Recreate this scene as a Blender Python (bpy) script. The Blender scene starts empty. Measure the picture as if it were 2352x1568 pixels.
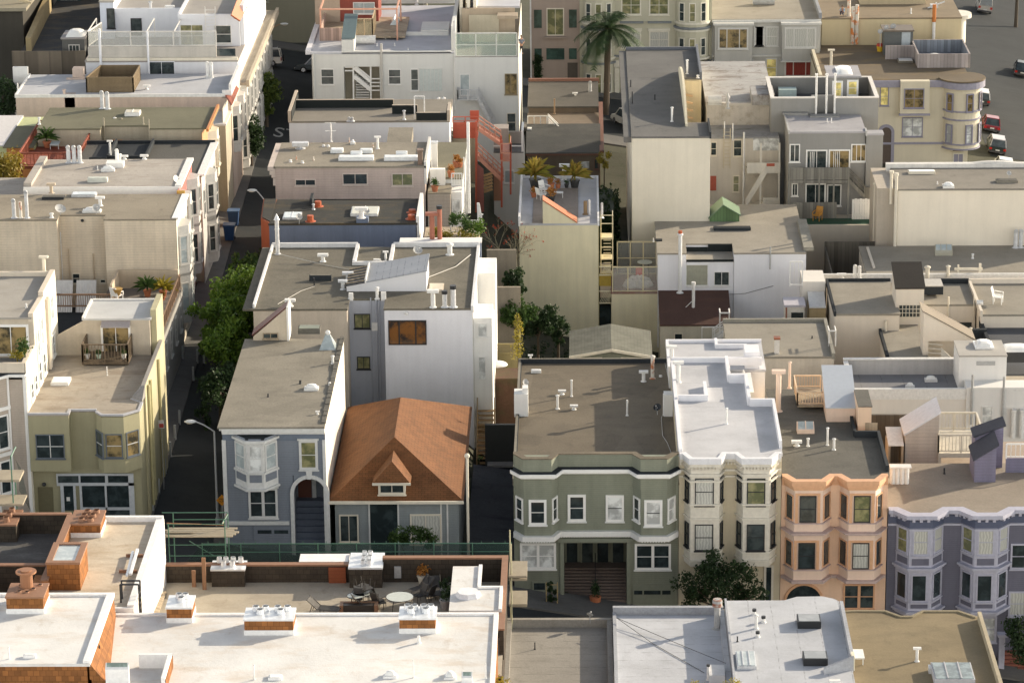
import bpy,bmesh,math,random
from mathutils import Vector as V3,Matrix
random.seed(7)
SC=bpy.context.scene
COL=SC.collection
# camera, sky, sun, exposure
FPX=7718.
CAMZ=80.
RX=V3((.99979318,.00353126,.02002792))
RY=V3((.01803599,.30105282,-.95343689))
RZ=V3((-.0093963,.95360093,.30092687))
cam_d=bpy.data.cameras.new("camera")
cam_o=bpy.data.objects.new("camera",cam_d)
COL.objects.link(cam_o)
cam_d.sensor_width=36.
cam_d.lens=36.*FPX/2352.
cam_d.clip_start=1.
cam_d.clip_end=3000.
cam_o.matrix_world=Matrix((RX,RY,RZ)).to_4x4()
cam_o.location=(0,0,CAMZ)
SC.camera=cam_o
SUN_EL=math.radians(19.)
SKY=.06
FILL_HAZE=30.  # low-sky glow added to brighten the shaded walls
SUN_DIR=V3((math.cos(SUN_EL)*.853,math.cos(SUN_EL)*.522,math.sin(SUN_EL)))
w=bpy.data.worlds.new("World")
SC.world=w
w.use_nodes=True
nt=w.node_tree
sky=nt.nodes.new("ShaderNodeTexSky")
sky.sky_type='NISHITA'
sky.sun_disc=False
sky.sun_elevation=SUN_EL
sky.sun_rotation=math.atan2(SUN_DIR.x,SUN_DIR.y)
sky.dust_density=2.
bg=nt.nodes["Background"]
tc=nt.nodes.new("ShaderNodeTexCoord")
sep=nt.nodes.new("ShaderNodeSeparateXYZ");nt.links.new(tc.outputs["Generated"],sep.inputs[0])
om=nt.nodes.new("ShaderNodeMath");om.operation='SUBTRACT';om.use_clamp=True;om.inputs[0].default_value=1.
nt.links.new(sep.outputs[2],om.inputs[1])
pw=nt.nodes.new("ShaderNodeMath");pw.operation='POWER';pw.inputs[1].default_value=3.
nt.links.new(om.outputs[0],pw.inputs[0])
hz=nt.nodes.new("ShaderNodeMix");hz.data_type='RGBA'
hz.inputs[6].default_value=(0,0,0,1);hz.inputs[7].default_value=(FILL_HAZE*1.,FILL_HAZE*.95,FILL_HAZE*.86,1)
hz.clamp_factor=False
nt.links.new(pw.outputs[0],hz.inputs[0])
hs=nt.nodes.new("ShaderNodeHueSaturation");hs.inputs["Saturation"].default_value=.8
nt.links.new(sky.outputs[0],hs.inputs["Color"])
ad=nt.nodes.new("ShaderNodeMix");ad.data_type='RGBA';ad.blend_type='ADD';ad.clamp_result=False
ad.inputs[0].default_value=1.
nt.links.new(hs.outputs[0],ad.inputs[6]);nt.links.new(hz.outputs[2],ad.inputs[7])
nt.links.new(ad.outputs[2],bg.inputs[0])
bg.inputs[1].default_value=SKY
sun_d=bpy.data.lights.new("sun",'SUN')
sun_d.energy=3.4
sun_d.angle=math.radians(.5)
sun_d.color=(1.,.86,.66)
sun_o=bpy.data.objects.new("sun",sun_d)
COL.objects.link(sun_o)
sun_o.rotation_euler=SUN_DIR.to_track_quat('Z','Y').to_euler()
SC.view_settings.view_transform='Standard'
SC.view_settings.look='None'
SC.view_settings.gamma=1.
SC.view_settings.exposure=1.1
SC.cycles.use_denoising=True
SC.cycles.max_bounces=6
# picture coordinates to points in the place
OX=OY=.0
KP=1.
_tx={1:0,2:950,3:1900,4:2840}
_ty={1:0,2:620,3:1240,4:1860}
def tile(c,r):
 global OX,OY,KP
 OX,OY,KP=_tx[c]/1.63265306,_ty[r]/1.63265306,1000/2240/1.63265306
def full():
 global OX,OY,KP
 OX,OY,KP=.0,.0,1.
def ray(x,y):
 v=V3((OX+x*KP-1176.,-(OY+y*KP-784.),-FPX))
 return V3((RX.dot(v),RY.dot(v),RZ.dot(v)))
C0=V3((0,0,CAMZ))
def PZ(x,y,z):
 d=ray(x,y);return C0+d*((z-CAMZ)/d.z)
def PY(x,y,Y):
 d=ray(x,y);return C0+d*(Y/d.y)
def PX(x,y,X):
 d=ray(x,y);return C0+d*(X/d.x)
GS=-.16
def zg(x):return max(-9.6,min(9.6,GS*x))
def PG(x,y):
 d=ray(x,y);return C0+d*(CAMZ/(GS*d.x-d.z))
def scl(p):
 v=p-C0
 dep=-(RX*v.x+RY*v.y+RZ*v.z).z
 return FPX/dep/KP
 # materials
MATS={}
def nodes_of(name,rough=.8,spec=.3,metal=.0):
 m=bpy.data.materials.new(name or 'surface')
 m.use_nodes=True
 b=m.node_tree.nodes["Principled BSDF"]
 b.inputs["Roughness"].default_value=rough
 b.inputs["Specular IOR Level"].default_value=spec
 b.inputs["Metallic"].default_value=metal
 return m,m.node_tree,b
def N(t,kind,**kw):
 n=t.nodes.new("ShaderNode"+kind)
 for k,v in kw.items():setattr(n,k,v)
 return n
def noise(t,vec,scale,detail=4.,rough=.6):
 n=N(t,"TexNoise");n.inputs["Scale"].default_value=scale
 n.inputs["Detail"].default_value=detail;n.inputs["Roughness"].default_value=rough
 t.links.new(vec,n.inputs["Vector"]);return n.outputs[0]
def mpr(t,v,a,b,c,d):
 n=N(t,"MapRange");t.links.new(v,n.inputs[0])
 for i,q in enumerate((a,b,c,d)):n.inputs[i+1].default_value=q
 return n.outputs[0]
def mixc(t,fac,a,b,mode='MIX'):
 n=N(t,"Mix",data_type='RGBA',blend_type=mode)
 if hasattr(fac,'node'):t.links.new(fac,n.inputs[0])
 else:n.inputs[0].default_value=fac
 for i,q in((6,a),(7,b)):
  if hasattr(q,'node'):t.links.new(q,n.inputs[i])
  else:n.inputs[i].default_value=(*q,1)if len(q)==3 else q
 return n.outputs[2]
def mth(t,op,a,b=None):
 n=N(t,"Math",operation=op)
 for i,q in enumerate((a,b)):
  if q is None:continue
  if hasattr(q,'node'):t.links.new(q,n.inputs[i])
  else:n.inputs[i].default_value=q
 return n.outputs[0]
def scalev(t,vec,s):
 n=N(t,"Mapping");n.inputs["Scale"].default_value=s
 t.links.new(vec,n.inputs["Vector"]);return n.outputs[0]
def objc(t):return N(t,"TexCoord").outputs["Object"]
def bump(t,b,h,strength,dist=.02):
 n=N(t,"Bump");n.inputs["Strength"].default_value=strength;n.inputs["Distance"].default_value=dist
 t.links.new(h,n.inputs["Height"]);t.links.new(n.outputs[0],b.inputs["Normal"])
def dark(c,f):return tuple(q*f for q in c)
def pt(name,c,kind='stucco',c2=None,step=.16,rough=.75,var=.14):
 """walls: mottling, rain streaks; kind siding adds board joints"""
 if name and name in MATS:return MATS[name]
 m,t,b=nodes_of(name,rough)
 o=objc(t)
 big=mpr(t,noise(t,o,.35,5),.3,.7,1-var,1+var*.4)
 streak=mpr(t,noise(t,scalev(t,o,(2.2,2.2,.12)),1.,4),.42,.75,1.,1-var)
 fine=mpr(t,noise(t,o,9.,3),.25,.75,1-var*.45,1+var*.3)
 f=mth(t,'MULTIPLY',mth(t,'MULTIPLY',big,streak),fine)
 if kind=='siding':
  sx=N(t,"SeparateXYZ");t.links.new(o,sx.inputs[0])
  fr=mth(t,'FRACT',mth(t,'MULTIPLY',sx.outputs[2],1./step))
  line=mpr(t,fr,.0,.16,.72,1.)
  f=mth(t,'MULTIPLY',f,line)
  bump(t,b,fr,.6,.03)
 elif kind=='vertical':
  sx=N(t,"SeparateXYZ");t.links.new(o,sx.inputs[0])
  fr=mth(t,'FRACT',mth(t,'MULTIPLY',mth(t,'ADD',sx.outputs[0],sx.outputs[1]),1./step))
  f=mth(t,'MULTIPLY',f,mpr(t,fr,.0,.2,.65,1.))
  cell=mth(t,'FLOOR',mth(t,'MULTIPLY',mth(t,'ADD',sx.outputs[0],sx.outputs[1]),1./step))
  wn=N(t,"TexWhiteNoise",noise_dimensions='1D');t.links.new(cell,wn.inputs["W"])
  f=mth(t,'MULTIPLY',f,mpr(t,wn.outputs[0],0,1,.7,1.15))
 else:
  bump(t,b,noise(t,o,6.,4),.25,.02)
 col=c
 if c2:col=mixc(t,mpr(t,noise(t,o,.8,6,.7),.52,.7,0,.8),c,c2)
 res=mixc(t,1.,col,(1,1,1),'MULTIPLY')
 mm=N(t,"Mix",data_type='RGBA',blend_type='MULTIPLY');mm.inputs[0].default_value=1.
 t.links.new(res,mm.inputs[6])
 cb=N(t,"CombineColor")
 for i in range(3):t.links.new(f,cb.inputs[i])
 t.links.new(cb.outputs[0],mm.inputs[7])
 t.links.new(mm.outputs[2],b.inputs["Base Color"])
 MATS[name or m.name]=m;return m
RF=.7
def rfg(name,c,stain=None,amt=.5,seam=0,seam_ax=1,rough=.9,grain=.22,patch=.0):
 """flat roofs: gravel grain, patches, stains and roll seams"""
 if name and name in MATS:return MATS[name]
 m,t,b=nodes_of(name,rough,.2)
 if max(c)>.11:c=dark(c,RF);stain=dark(stain,RF)if stain else None
 o=objc(t)
 g=mpr(t,noise(t,o,7.,5,.75),.3,.7,1-grain,1+grain*.5)
 big=mpr(t,noise(t,o,.3,5),.3,.7,.86,1.1)
 f=mth(t,'MULTIPLY',g,big)
 if seam:
  sx=N(t,"SeparateXYZ");t.links.new(o,sx.inputs[0])
  wob=mth(t,'MULTIPLY',noise(t,o,1.2,2),.12)
  fr=mth(t,'FRACT',mth(t,'MULTIPLY',mth(t,'ADD',sx.outputs[seam_ax],wob),1./seam))
  broken=mpr(t,noise(t,o,1.7,3),.4,.55,.55,.95)
  ln=mpr(t,fr,.0,.09/seam,.0,1.)
  f=mth(t,'MULTIPLY',f,mth(t,'ADD',mth(t,'MULTIPLY',ln,mth(t,'SUBTRACT',1.,broken)),broken))
 col=c
 if stain:
  s1=mpr(t,noise(t,scalev(t,o,(.35,.8,.5)),1.,7,.65),.5,.68,.0,amt)
  col=mixc(t,s1,c,stain)
  s2=mpr(t,noise(t,scalev(t,o,(1.6,.7,1)),.7,7,.75),.56,.7,.0,amt*.8)
  col=mixc(t,s2,col,dark(stain,.75))
 if patch:
  v=N(t,"TexVoronoi");v.inputs["Scale"].default_value=.35
  t.links.new(o,v.inputs["Vector"])
  sp=N(t,"SeparateColor");t.links.new(v.outputs["Color"],sp.inputs[0])
  f=mth(t,'MULTIPLY',f,mpr(t,sp.outputs[0],0,1,1-patch,1+patch*.5))
 mm=N(t,"Mix",data_type='RGBA',blend_type='MULTIPLY');mm.inputs[0].default_value=1.
 if hasattr(col,'node'):t.links.new(col,mm.inputs[6])
 else:mm.inputs[6].default_value=(*col,1)
 cb=N(t,"CombineColor")
 for i in range(3):t.links.new(f,cb.inputs[i])
 t.links.new(cb.outputs[0],mm.inputs[7])
 t.links.new(mm.outputs[2],b.inputs["Base Color"])
 bump(t,b,noise(t,o,5.,5,.7),.35,.04)
 MATS[name or m.name]=m;return m
def shg(name,c,c2,w_=.35,h_=.28,flat=False):
 if name and name in MATS:return MATS[name]
 m,t,b=nodes_of(name,.8,.2)
 o=objc(t)
 sx=N(t,"SeparateXYZ");t.links.new(o,sx.inputs[0])
 cx=N(t,"CombineXYZ")
 if flat:
  t.links.new(sx.outputs[0],cx.inputs[0]);t.links.new(mth(t,'ADD',sx.outputs[1],sx.outputs[2]),cx.inputs[1])
 else:
  t.links.new(mth(t,'ADD',sx.outputs[0],sx.outputs[1]),cx.inputs[0]);t.links.new(sx.outputs[2],cx.inputs[1])
 br=N(t,"TexBrick")
 br.inputs["Scale"].default_value=1.
 br.inputs["Brick Width"].default_value=w_;br.inputs["Row Height"].default_value=h_
 br.inputs["Mortar Size"].default_value=.012
 br.inputs["Color1"].default_value=(*c,1);br.inputs["Color2"].default_value=(*c2,1)
 br.inputs["Mortar"].default_value=(*dark(c,.45),1)
 t.links.new(cx.outputs[0],br.inputs["Vector"])
 nz=mpr(t,noise(t,o,.9,6,.7),.3,.7,.72,1.15)
 cb=N(t,"CombineColor")
 for i in range(3):t.links.new(nz,cb.inputs[i])
 t.links.new(mixc(t,1.,br.outputs[0],cb.outputs[0],'MULTIPLY'),b.inputs["Base Color"])
 bump(t,b,br.outputs["Fac"],-.4,.02)
 MATS[name or m.name]=m;return m
def pn(name,c,rough=.6,metal=.0,spec=.4,var=.12,sc=4.):
 if name and name in MATS:return MATS[name]
 m,t,b=nodes_of(name,rough,spec,metal)
 o=objc(t)
 nz=noise(t,o,sc,5,.65)
 t.links.new(mixc(t,mpr(t,nz,.3,.7,0,1),dark(c,1-var),dark(c,1+var*.5)),b.inputs["Base Color"])
 MATS[name or m.name]=m;return m
def rusty(name,c,c2,lo=.5,hi=.62):
 if name and name in MATS:return MATS[name]
 m,t,b=nodes_of(name,.6,.4)
 o=objc(t)
 t.links.new(mixc(t,mpr(t,noise(t,o,1.6,5,.7),lo,hi,0,1),c,c2),b.inputs["Base Color"])
 MATS[name or m.name]=m;return m
def glass(name,c,kind='dark',c2=None):
 if name and name in MATS:return MATS[name]
 m,t,b=nodes_of(name,.06,.6)
 o=objc(t)
 if kind=='curtain':
  sx=N(t,"SeparateXYZ");t.links.new(o,sx.inputs[0])
  wv=mth(t,'SINE',mth(t,'MULTIPLY',mth(t,'ADD',mth(t,'ADD',sx.outputs[0],sx.outputs[1]),mth(t,'MULTIPLY',noise(t,o,2.,2),.3)),34.))
  col=mixc(t,mpr(t,wv,-1,1,0,1),dark(c,.72),c)
 else:
  col=mixc(t,mpr(t,noise(t,o,1.3,4),.45,.62,0,1),c,c2 or dark(c,1.9))
 t.links.new(col,b.inputs["Base Color"])
 MATS[name or m.name]=m;return m
def leafy(name,c,c2,trans=True):
 if name and name in MATS:return MATS[name]
 m,t,b=nodes_of(name,.55,.3)
 g=N(t,"NewGeometry")
 col=mixc(t,g.outputs["Random Per Island"],c,c2)
 col2=mixc(t,mpr(t,noise(t,objc(t),.8,3),.35,.65,0,.6),col,dark(c,.6))
 t.links.new(col2,b.inputs["Base Color"])
 tr=N(t,"BsdfTranslucent");t.links.new(col2,tr.inputs[0])
 mx=N(t,"MixShader");mx.inputs[0].default_value=.3
 t.links.new(b.outputs[0],mx.inputs[1]);t.links.new(tr.outputs[0],mx.inputs[2])
 t.links.new(mx.outputs[0],t.nodes["Material Output"].inputs[0])
 MATS[name or m.name]=m;return m
def see(name,c,alpha,rough=.08):
 if name and name in MATS:return MATS[name]
 m,t,b=nodes_of(name,rough,.5)
 b.inputs["Base Color"].default_value=(*c,1);b.inputs["Alpha"].default_value=alpha
 MATS[name or m.name]=m;return m
white=pt("",(.78,.77,.74),var=.08)
trimw=pn("",(.8,.79,.76),var=.06)
cream=pt("",(.72,.66,.54),var=.1)
tar=rfg("",(.035,.04,.045))
galv=pn("",(.62,.63,.64),.45,.35,var=.2)
pipew=pn("",(.74,.73,.70),.6,var=.15)
pipeg=pn("",(.42,.42,.41),.6,var=.2)
blackm=pn("",(.02,.022,.025),.5)
rust=rusty("",(.7,.66,.58),(.42,.13,.04))
terra=pn("",(.42,.15,.07),.8)
gdark=glass("",(.02,.028,.03))
gmid=glass("",(.06,.075,.075),c2=(.02,.03,.032))
gcurt=glass("",(.55,.55,.5),'curtain')
gblind=glass("",(.42,.43,.42))
gwarm=glass("",(.30,.22,.10),c2=(.05,.045,.03))
gyel=glass("",(.62,.52,.2))
gred=glass("",(.3,.05,.04),'curtain')
gsky=glass("",(.35,.40,.41),c2=(.5,.55,.55))
gold=glass("",(.13,.14,.07),c2=(.3,.28,.14))
domew=pn("",(.85,.84,.8),.25,spec=.5,var=.05)
wood=pt("",(.16,.12,.08),'vertical',step=.2)
woodl=pt("",(.42,.34,.24),'vertical',step=.2)
redwood=pt("",(.30,.085,.05),'vertical',step=.2)
# mesh builder
class MB:
 def __init__(s):s.v=[];s.f=[];s.m=[]
 def add(s,vs,fs,mi=0):
  n=len(s.v);s.v+=[V3(q)for q in vs]
  for f in fs:s.f.append([n+i for i in f]);s.m.append(mi)
  return s
 def box(s,x0,x1,y0,y1,z0,z1,mi=0):
  return s.hexa([(x0,y0,z0),(x1,y0,z0),(x1,y1,z0),(x0,y1,z0),(x0,y0,z1),(x1,y0,z1),(x1,y1,z1),(x0,y1,z1)],mi)
 def hexa(s,p,mi=0):
  return s.add(p,[(3,2,1,0),(4,5,6,7),(0,1,5,4),(1,2,6,5),(2,3,7,6),(3,0,4,7)],mi)
 def slab(s,o,u,v,n,mi=0):
  o,u,v,n=V3(o),V3(u),V3(v),V3(n)
  return s.hexa([o,o+u,o+u+v,o+v,o+n,o+u+n,o+u+v+n,o+v+n],mi)
 def prism(s,pts,z0,z1,caps=True,mi=0):
  n=len(pts)
  vs=[(p[0],p[1],z0)for p in pts]+[(p[0],p[1],z1)for p in pts]
  fs=[(i,(i+1)%n,n+(i+1)%n,n+i)for i in range(n)]
  if caps:fs+=[tuple(reversed(range(n))),tuple(range(n,2*n))]
  return s.add(vs,fs,mi)
 def beam(s,a,b,w_,h_=None,mi=0):
  a,b=V3(a),V3(b);h_=h_ or w_
  d=(b-a)
  if d.length<1e-5:return s
  d.normalize()
  up=V3((0,0,1))if abs(d.z)<.95 else V3((0,1,0))
  x=d.cross(up).normalized()*(w_/2);y=x.cross(d).normalized()*(h_/2)
  return s.hexa([a-x-y,a+x-y,b+x-y,b-x-y,a-x+y,a+x+y,b+x+y,b-x+y],mi)
 def cyl(s,a,b,r0,r1=None,n=12,mi=0,caps=True):
  a,b=V3(a),V3(b);r1=r0 if r1 is None else r1
  d=(b-a).normalized()
  up=V3((0,0,1))if abs(d.z)<.95 else V3((1,0,0))
  x=d.cross(up).normalized();y=d.cross(x).normalized()
  vs=[]
  for q,r in((a,r0),(b,r1)):
   for i in range(n):
    t=2*math.pi*i/n
    vs.append(q+x*(r*math.cos(t))+y*(r*math.sin(t)))
  fs=[(i,n+i,n+(i+1)%n,(i+1)%n)for i in range(n)]
  if caps:fs+=[tuple(range(n)),tuple(reversed(range(n,2*n)))]
  return s.add(vs,fs,mi)
 def path(s,pts,r,n=8,mi=0):
  for a,b in zip(pts[:-1],pts[1:]):s.cyl(a,b,r,r,n,mi)
  return s
 def ball(s,c,r,n=10,mi=0,zmin=-1.):
  if not hasattr(r,'__len__'):r=(r,r,r)
  c=V3(c);rings=max(4,n//2);vs=[];fs=[]
  a0=math.asin(zmin)
  for j in range(rings+1):
   a=a0+(math.pi/2-a0)*j/rings
   for i in range(n):
    t=2*math.pi*i/n
    vs.append(c+V3((r[0]*math.cos(a)*math.cos(t),r[1]*math.cos(a)*math.sin(t),r[2]*math.sin(a))))
  for j in range(rings):
   for i in range(n):
    k=(i+1)%n
    fs.append((j*n+i,j*n+k,(j+1)*n+k,(j+1)*n+i))
  if zmin>-.99:fs.append(tuple(reversed(range(n))))
  return s.add(vs,fs,mi)
 def dome(s,x0,x1,y0,y1,z,h,mi=0):
  vs=[];fs=[];n=6
  for j in range(n+1):
   for i in range(n+1):
    a,b=i/n,j/n
    q=(1-(2*a-1)**4)*(1-(2*b-1)**4)
    vs.append((x0+(x1-x0)*a,y0+(y1-y0)*b,z+h*q))
  for j in range(n):
   for i in range(n):fs.append((j*(n+1)+i,j*(n+1)+i+1,(j+1)*(n+1)+i+1,(j+1)*(n+1)+i))
  return s.add(vs,fs,mi)
 def build(s,name,mats,parent=None,loc=(0,0,0),smooth=False):
  me=bpy.data.meshes.new(name)
  l=V3(loc)
  me.from_pydata([tuple(q-l)for q in s.v],[],s.f)
  if not isinstance(mats,(list,tuple)):mats=[mats]
  for m in mats:me.materials.append(m)
  me.polygons.foreach_set("material_index",s.m)
  if smooth:me.polygons.foreach_set("use_smooth",[True]*len(me.polygons))
  me.update()
  o=bpy.data.objects.new(name,me)
  COL.objects.link(o)
  if parent:o.parent=parent
  else:o.location=l
  return o
def tag(o,label=None,cat=None,group=None,kind=None):
 if label:o["label"]=label
 if cat:o["category"]=cat
 if group:o["group"]=group
 if kind:o["kind"]=kind
 return o
def empty(name,loc,label,cat,group=None):
 o=bpy.data.objects.new(name,None);COL.objects.link(o)
 o.location=loc;o.empty_display_size=.3
 return tag(o,label,cat,group)
def copy_thing(src,loc,label=None,rz=None,group=None,scale=None):
 r=src.copy();COL.objects.link(r);r.location=loc
 if rz is not None:r.rotation_euler=(0,0,rz)
 if scale is not None:r.scale=(scale,scale,scale)
 if label:r["label"]=label
 if group:r["group"]=group
 for ch in list(src.children):
  c=ch.copy();COL.objects.link(c);c.parent=r
  for g in list(ch.children):
   d=g.copy();COL.objects.link(d);d.parent=c
 return r
def structure(name,mb,mat):
 return tag(mb.build(name,mat),kind='structure')
class Plane:
 def __init__(s,p,u):
  s.p=V3(p);s.u=V3(u).normalized();s.n=V3((s.u.y,-s.u.x,0))
 def hit(s,x,y):
  d=ray(x,y);t=(s.p-C0).dot(s.n)/d.dot(s.n);return C0+d*t
 def uz(s,q):return(q-s.p).dot(s.u),q.z
 def at(s,u,z,k=.0):
  r=s.p+s.u*u+s.n*k;return V3((r.x,r.y,z))
 def box(s,mb,u0,u1,z0,z1,k0,k1,mi=0):
  return mb.hexa([s.at(u0,z0,k1),s.at(u1,z0,k1),s.at(u1,z0,k0),s.at(u0,z0,k0),s.at(u0,z1,k1),s.at(u1,z1,k1),s.at(u1,z1,k0),s.at(u0,z1,k0)],mi)
def FY(Y):return Plane((0,Y,0),(1,0,0))
def SX(X):return Plane((X,0,0),(0,1,0))
def SXL(X):return Plane((X,0,0),(0,-1,0))
def offset_path(pts,d):
 """offset an open polyline (left to right, seen from the front) outward by d"""
 out=[]
 n=len(pts)
 for i in range(n):
  ns=[]
  if i>0:e=(pts[i][0]-pts[i-1][0],pts[i][1]-pts[i-1][1]);ns.append(e)
  if i<n-1:e=(pts[i+1][0]-pts[i][0],pts[i+1][1]-pts[i][1]);ns.append(e)
  nn=[]
  for e in ns:
   l=math.hypot(*e)or 1;nn.append((e[1]/l,-e[0]/l))
  if len(nn)==1:q=nn[0];k=1
  else:
   q=(nn[0][0]+nn[1][0],nn[0][1]+nn[1][1]);l=math.hypot(*q)or 1
   q=(q[0]/l,q[1]/l);k=1/max(.4,q[0]*nn[0][0]+q[1]*nn[0][1])
  out.append((pts[i][0]+q[0]*d*k,pts[i][1]+q[1]*d*k))
 return out
def band(mb,pts,z0,z1,d0,d1,mi=0):
 a=offset_path(pts,d0);b=offset_path(pts,d1)
 for i in range(len(pts)-1):
  mb.hexa([(*b[i],z0),(*b[i+1],z0),(*a[i+1],z0),(*a[i],z0),(*b[i],z1),(*b[i+1],z1),(*a[i+1],z1),(*a[i],z1)],mi)
 return mb
class House:
 def __init__(s,name,label,loc,cat='house',group=None):
  s.loc=V3(loc);s.root=empty(name,s.loc,label,cat,group)
 def add(s,name,mb,mat,parent=None,smooth=False,label=None):
  o=mb.build(name,mat,parent or s.root,s.loc,smooth)
  if label:o["label"]=label
  return o
 def block(s,x0,x1,y0,y1,z0,z1,wall,roof,par=None,pt=.2,lin=None,pmat=None,over=.06,name='wall'):
  m=MB();m.prism([(x0,y0),(x1,y0),(x1,y1),(x0,y1)],z0,z1-.05,caps=False)
  s.add(name,m,wall)
  ro=s.add('roof',MB().box(x0-over,x1+over,y0-over,y1+over,z1-.16,z1),roof)
  if par:s.parapet(x0,x1,y0,y1,z1,par,pt,pmat or wall,lin,over)
  return ro
 def parapet(s,x0,x1,y0,y1,z1,par,pt,mat,lin=None,over=.06):
  e=over+.01
  X0,X1,Y0,Y1=x0-e,x1+e,y0-e,y1+e
  m=MB();l=MB();b=z1-.2;c=.06
  for k,h in par.items():
   if k=='S':m.box(X0,X1,Y0,Y0+pt,b,z1+h)
   if k=='N':m.box(X0,X1,Y1-pt,Y1,b,z1+h)
   yy0=Y0+(pt if 'S' in par else 0);yy1=Y1-(pt if 'N' in par else 0)
   if k=='W':m.box(X0,X0+pt,yy0,yy1,b,z1+h)
   if k=='E':m.box(X1-pt,X1,yy0,yy1,b,z1+h)
   if lin:
    if k=='N':l.box(X0+pt,X1-pt,Y1-pt-c,Y1-pt,z1-.01,z1+h-.03)
    if k=='E':l.box(X1-pt-c,X1-pt,yy0+.01,yy1-c-.01,z1-.01,z1+h-.03)
    if k=='W':l.box(X0+pt,X0+pt+c,yy0+.01,yy1-c-.01,z1-.01,z1+h-.03)
    if k=='S':l.box(X0+pt,X1-pt,Y0+pt,Y0+pt+c,z1-.01,z1+h-.03)
  s.add('parapet',m,mat)
  if lin:s.add('parapet_lining',l,lin)
  # windows
 def win(s,pl,x0,y0,x1,y1,st='sash',f=None,p=None,fw=.1,**k):
  ym,xm=(y0+y1)/2,(x0+x1)/2
  u0=pl.uz(pl.hit(x0,ym))[0];u1=pl.uz(pl.hit(x1,ym))[0]
  z1=pl.hit(xm,y0).z;z0=pl.hit(xm,y1).z
  return s.winw(pl,u0,u1,z0,z1,st,f,p,fw,**k)
 def winw(s,pl,u0,u1,z0,z1,st='sash',f=None,p=None,fw=.1,sill=True,hood=None,name='window',sash=None,proud=.07):
  f=f or trimw;p=p or gdark
  if u0>u1:u0,u1=u1,u0
  m=MB();e=-.02
  for a in((u0,u1,z1-fw,z1),(u0,u1,z0,z0+fw),(u0,u0+fw,z0+fw,z1-fw),(u1-fw,u1,z0+fw,z1-fw)):
   pl.box(m,*a,e,proud)
  if sill:pl.box(m,u0-.06,u1+.06,z0-.07,z0-.005,e,proud+.07)
  if hood:pl.box(m,u0-.08,u1+.08,z1+.005,z1+hood,e,proud+.1)
  w_=s.add(name,m,f)
  a0,a1,b0,b1=u0+fw,u1-fw,z0+fw,z1-fw
  q=MB();t=.045
  um,zm=(a0+a1)/2,(b0+b1)/2
  bars=[]
  if st=='sash':bars=[(a0,a1,zm-t/2,zm+t/2)]
  elif st=='pair':bars=[(um-.09,um+.09,b0,b1),(a0,um-.095,zm-t/2,zm+t/2),(um+.095,a1,zm-t/2,zm+t/2)]
  elif st=='slider':bars=[(um-t/2,um+t/2,b0,b1)]
  elif st=='three':bars=[(a0+(a1-a0)*q_-t,a0+(a1-a0)*q_+t,b0,b1)for q_ in(.27,.73)]
  elif isinstance(st,tuple):
   for i in range(1,st[0]):uu=a0+(a1-a0)*i/st[0];bars.append((uu-t/2,uu+t/2,b0,b1))
   for j in range(1,st[1]):zz=b0+(b1-b0)*j/st[1];bars.append((a0,a1,zz-t/2,zz+t/2))
  for i,a in enumerate(bars):pl.box(q,*a,.012,.055-.004*(i%3))
  if bars:s.add('sash_bars',q,sash or f,w_)
  g=MB();pl.box(g,a0-.01,a1+.01,b0-.01,b1+.01,.0,.02)
  s.add('pane',g,p,w_)
  return w_
 def panel(s,name,pl,x0,y0,x1,y1,mat,k0=-.02,k1=.05,label=None):
  ym,xm=(y0+y1)/2,(x0+x1)/2
  u0=pl.uz(pl.hit(x0,ym))[0];u1=pl.uz(pl.hit(x1,ym))[0]
  m=MB();pl.box(m,u0,u1,pl.hit(xm,y1).z,pl.hit(xm,y0).z,k0,k1)
  return s.add(name,m,mat,label=label)
 def drop(s,pl,x,y0,y1,w=10,mat=None,name='downpipe'):
  a=pl.hit(x,y0);r=max(.035,w/2/scl(a))
  u=pl.uz(a)[0];z0=pl.hit(x,y1).z
  m=MB();m.cyl(pl.at(u,z0,r+.03),pl.at(u,a.z,r+.03),r,n=8)
  return s.add(name,m,mat or pipew,smooth=False)
  # roof pieces; x, y are the picture position of the foot on the roof at height z
 def pipe(s,x,yb,yt,z,w=20,mat=None,cap='mush',name='vent_pipe'):
  a=PZ(x,yb,z);top=PY(x,yt,a.y).z;r=max(.03,w/2/scl(a))
  a.z-=.03;m=MB();mat=mat or pipew
  h=top-z
  if cap=='mush':
   m.cyl(a,(a.x,a.y,top-r*.9),r,n=10)
   m.cyl((a.x,a.y,top-r*1.1),(a.x,a.y,top-r*.5),r*1.55,n=10);m.cyl((a.x,a.y,top-r*.5),(a.x,a.y,top),r*1.55,r*.5,n=10)
  elif cap=='T':
   m.cyl(a,(a.x,a.y,top-r),r,n=8);m.box(a.x-r*2.6,a.x+r*2.6,a.y-r*1.2,a.y+r*1.2,top-r*1.2,top)
  elif cap=='cone':
   m.cyl(a,(a.x,a.y,top-r*3),r,n=12);m.cyl((a.x,a.y,top-r*3.2),(a.x,a.y,top),r*1.5,.01,n=12)
   for q in(.3,.6):m.cyl((a.x,a.y,z+h*q),(a.x,a.y,z+h*q+.08),r*1.18,n=12)
  elif cap=='goose':
   m.cyl(a,(a.x,a.y,top-r),r,n=12)
   for i in range(5):
    t0,t1=math.pi/2*i/5*1.3,math.pi/2*(i+1)/5*1.3
    c=V3((a.x,a.y-r*.9,top-r))
    m.cyl(c+V3((0,r*.9*math.cos(t0),r*.9*math.sin(t0))),c+V3((0,r*.9*math.cos(t1),r*.9*math.sin(t1))),r,n=12)
  elif cap=='black':
   m.cyl(a,(a.x,a.y,top-r*1.5),r,n=12);m.cyl((a.x,a.y,top-r*1.4),(a.x,a.y,top),r*1.25,n=12,mi=1)
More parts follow.
